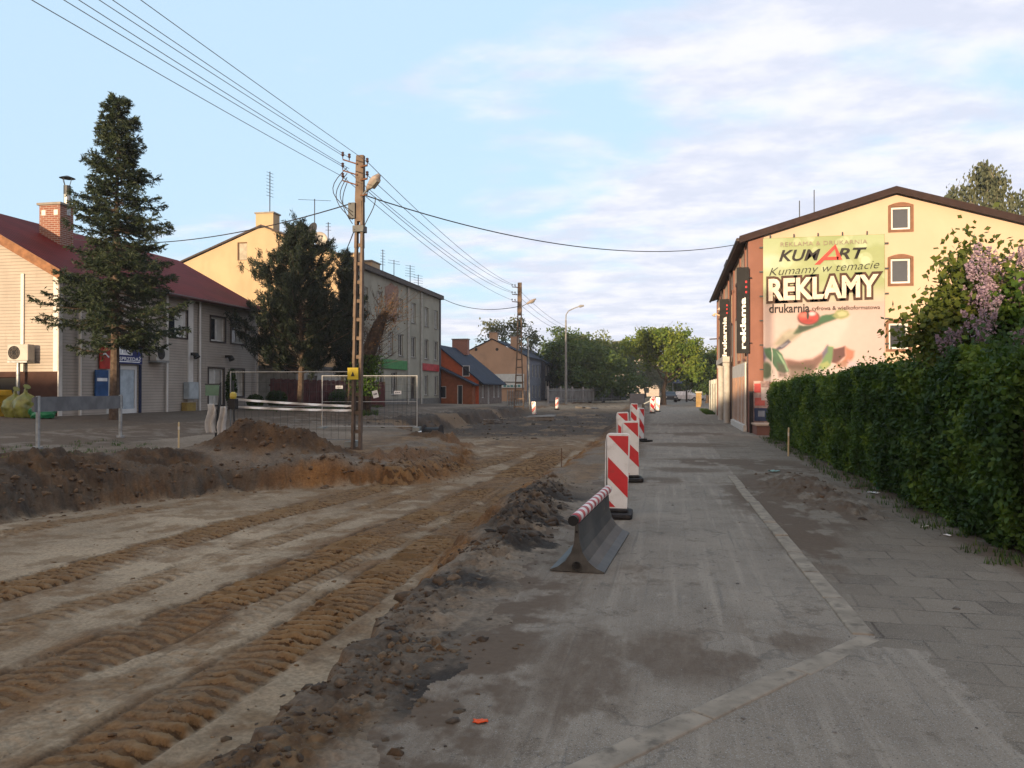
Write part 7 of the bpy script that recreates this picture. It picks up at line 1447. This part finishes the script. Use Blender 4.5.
def lilac(label, x, y, h, w, n, seed, m, blooms, zlo=1.5, group='lilac bushes above the hedge'):
    rs = np.random.default_rng(seed); t = thing('lilac_bush', label, 'bush', (x, y, 0), group=group); mb = MB(); T = []
    for k in range(26):
        a = rs.uniform(0, 6.28); r_ = w*np.sqrt(rs.random()); p = Vector((x+.1*math.cos(a), y+.1*math.sin(a), -.05)); top = Vector((x+r_*math.cos(a), y+r_*math.sin(a), h*(.72+.30*rs.random())-.28*(r_/w)**2*h*.5)); mid = (p+top)/2+Vector((rs.normal(0, .1), rs.normal(0, .1), .25)); q = [p, p+(mid-p)*.5+Vector((0, 0, .1)), mid, mid+(top-mid)*.5, top]; mb.tube(q, [.03, .025, .018, .012, .005], 5, cap=False)
        for s in np.linspace(.42, 1, 7): T.append(list(q[2]+(q[4]-q[2])*((s-.42)/.58)))
        for j in range(4): s = q[3]; e = s+Vector((rs.normal(0, .2), rs.normal(0, .2), rs.uniform(.05, .34))); mb.tube([q[2+j % 2], s.lerp(e, .5), e], [.01, .008, .004], 4, cap=False); T += [list(s.lerp(e, .5)), list(e)]
    mb.build('branches', BARK, t, fix=False); T = np.array(T); i = rs.integers(0, len(T), n); C = T[i]+rs.normal(size=(n, 3))*np.array([.15, .15, .13]); C = C[C[:, 2] > zlo*.5]; n = len(C); tb = rs.random(len(T))[i][:n]; leaves('foliage', C, .095, m, t, .1+.45*tb+.35*rs.random(n), aspect=.72)
    P, D, tn = [], [], []
    for (bx, by, bz, s) in blooms:
        # a lilac panicle: pairs of pointed spikes of small florets
        for q in range(3):
            ax = np.array([rs.normal(-.25, .4), rs.normal(-.35, .3), 1.0]); ax /= np.linalg.norm(ax); m_ = 120; u = rs.random((m_, 1)); rad = .062*s*(1-.8*u)+.008; o = rs.normal(size=(m_, 3)); o /= np.linalg.norm(o, axis=1, keepdims=True); P.append(np.array([bx, by, bz])+rs.normal(0, .05, 3)*s+ax*u*.27*s+o*rad); D.append(o); tn.append(.15+.7*rs.random(m_)*rs.uniform(.6, 1.1))
    if P: leaves('blossom', np.concatenate(P), .030, leaf_mat('lilac_floret', (.17, .11, .17), (.34, .25, .33), (.55, .45, .52), .25), t, np.concatenate(tn), aspect=.95)
    return t
r_ = np.random.default_rng(3)
BLOOM = [(3.64, 11.28, 2.47), (3.9, 11.33, 2.5), (4.13, 11.38, 2.94), (4.3, 11.41, 3.23), (4.42, 11.43, 2.97), (4.34, 11.42, 2.68), (4.5, 11.45, 2.38), (4.21, 11.39, 2.28), (4.07, 11.36, 3.17), (4.5, 11.45, 3.39), (3.94, 11.34, 2.84), (4.39, 11.42, 2.51), (3.77, 11.31, 2.31), (4.47, 11.44, 2.77), (4.7, 11.3, 3.1), (4.75, 11.2, 2.6)]
def bl(k, cx, cy, cz, sx, sz): return [(cx+r_.normal(0, sx), cy+r_.normal(0, .3), cz+r_.normal(0, sz), r_.uniform(.8, 1.25)) for _ in range(k)]
lilac('green leafy bush without blossom, lit at its top, behind the hedge', 4.30, 12.1, 3.75, .74, 17000, 51, leaf_mat('leaf_lit_bush', (.035, .055, .010), (.075, .10, .018), (.16, .17, .035)), [], 1.7)  # yellow-green of sunlit leaves put into the leaf colour
lilac('lilac bush with pale purple blossom hanging over the hedge at the frame edge', 4.85, 11.5, 3.5, .85, 15000, 52, G_HEDGE2, [q for p in BLOOM for q in bl(2, p[0], p[1], p[2]-.12, .07, .06)])
# weeds along the hedge foot, on the verge by the far right wall and around the left bank: uncountable
def weeds():
    C = []
    def tuft(xs, ys, k, hh):
        for x, y in zip(xs, ys):
            z = zat(x, y); a = rng.uniform(0, 6.28, k); l = rng.uniform(.5, 1, k)*hh; C.append((np.full(k, x)+rng.normal(0, .04, k), np.full(k, y)+rng.normal(0, .04, k), np.full(k, z), a, l))
    n = 240; tuft(rng.uniform(2.95, 3.4, n), rng.uniform(8, 28.5, n), 7, .09); n = 260; tuft(rng.uniform(2.3, 2.9, n), rng.uniform(54, 66, n), 12, .2); n = 160; tuft(rng.uniform(-19.5, -17, n), rng.uniform(33, 46, n), 12, .2); n = 120; tuft(rng.uniform(-14, -11.8, n), rng.uniform(11, 17, n), 6, .08); n = 60; tuft(rng.uniform(-15.2, -14.2, n), rng.uniform(35, 37, n), 10, .3)
    x, y, z, a, l = [np.concatenate(q) for q in zip(*C)]; n = len(x); d = np.stack([np.cos(a), np.sin(a), np.zeros(n)], 1); s = np.stack([-np.sin(a), np.cos(a), np.zeros(n)], 1); p = np.stack([x, y, z], 1); w = .006+.02*l
    V = np.stack([p-s*w[:, None], p+s*w[:, None], p+d*(l*.45)[:, None]+np.array([0, 0, 1])*l[:, None]+s*w[:, None]*.2, p+d*(l*.45)[:, None]+np.array([0, 0, 1])*l[:, None]-s*w[:, None]*.2], 1).reshape(-1, 3); o = npmesh('weeds', V, np.arange(4*n).reshape(n, 4), G_MID, None, {'tone': ('FLOAT', np.repeat(rng.random(n), 4))}); struct(o, 'stuff')
weeds()

# ---------------------------------------------------------------- evening haze
def build_haze():
    mb = MB(); mb.box(-450, 450, -450, 450, -2.2, 17.6); m = bpy.data.materials.new('thin_haze'); m.use_nodes = True; nt = m.node_tree; nt.nodes.clear()
    v = nt.nodes.new('ShaderNodeVolumePrincipled'); v.inputs['Color'].default_value = (.86, .89, .95, 1); v.inputs['Density'].default_value = .0004; v.inputs['Anisotropy'].default_value = .1
    o = nt.nodes.new('ShaderNodeOutputMaterial'); nt.links.new(v.outputs[0], o.inputs['Volume']); struct(mb.build('haze', m), 'stuff')
build_haze()
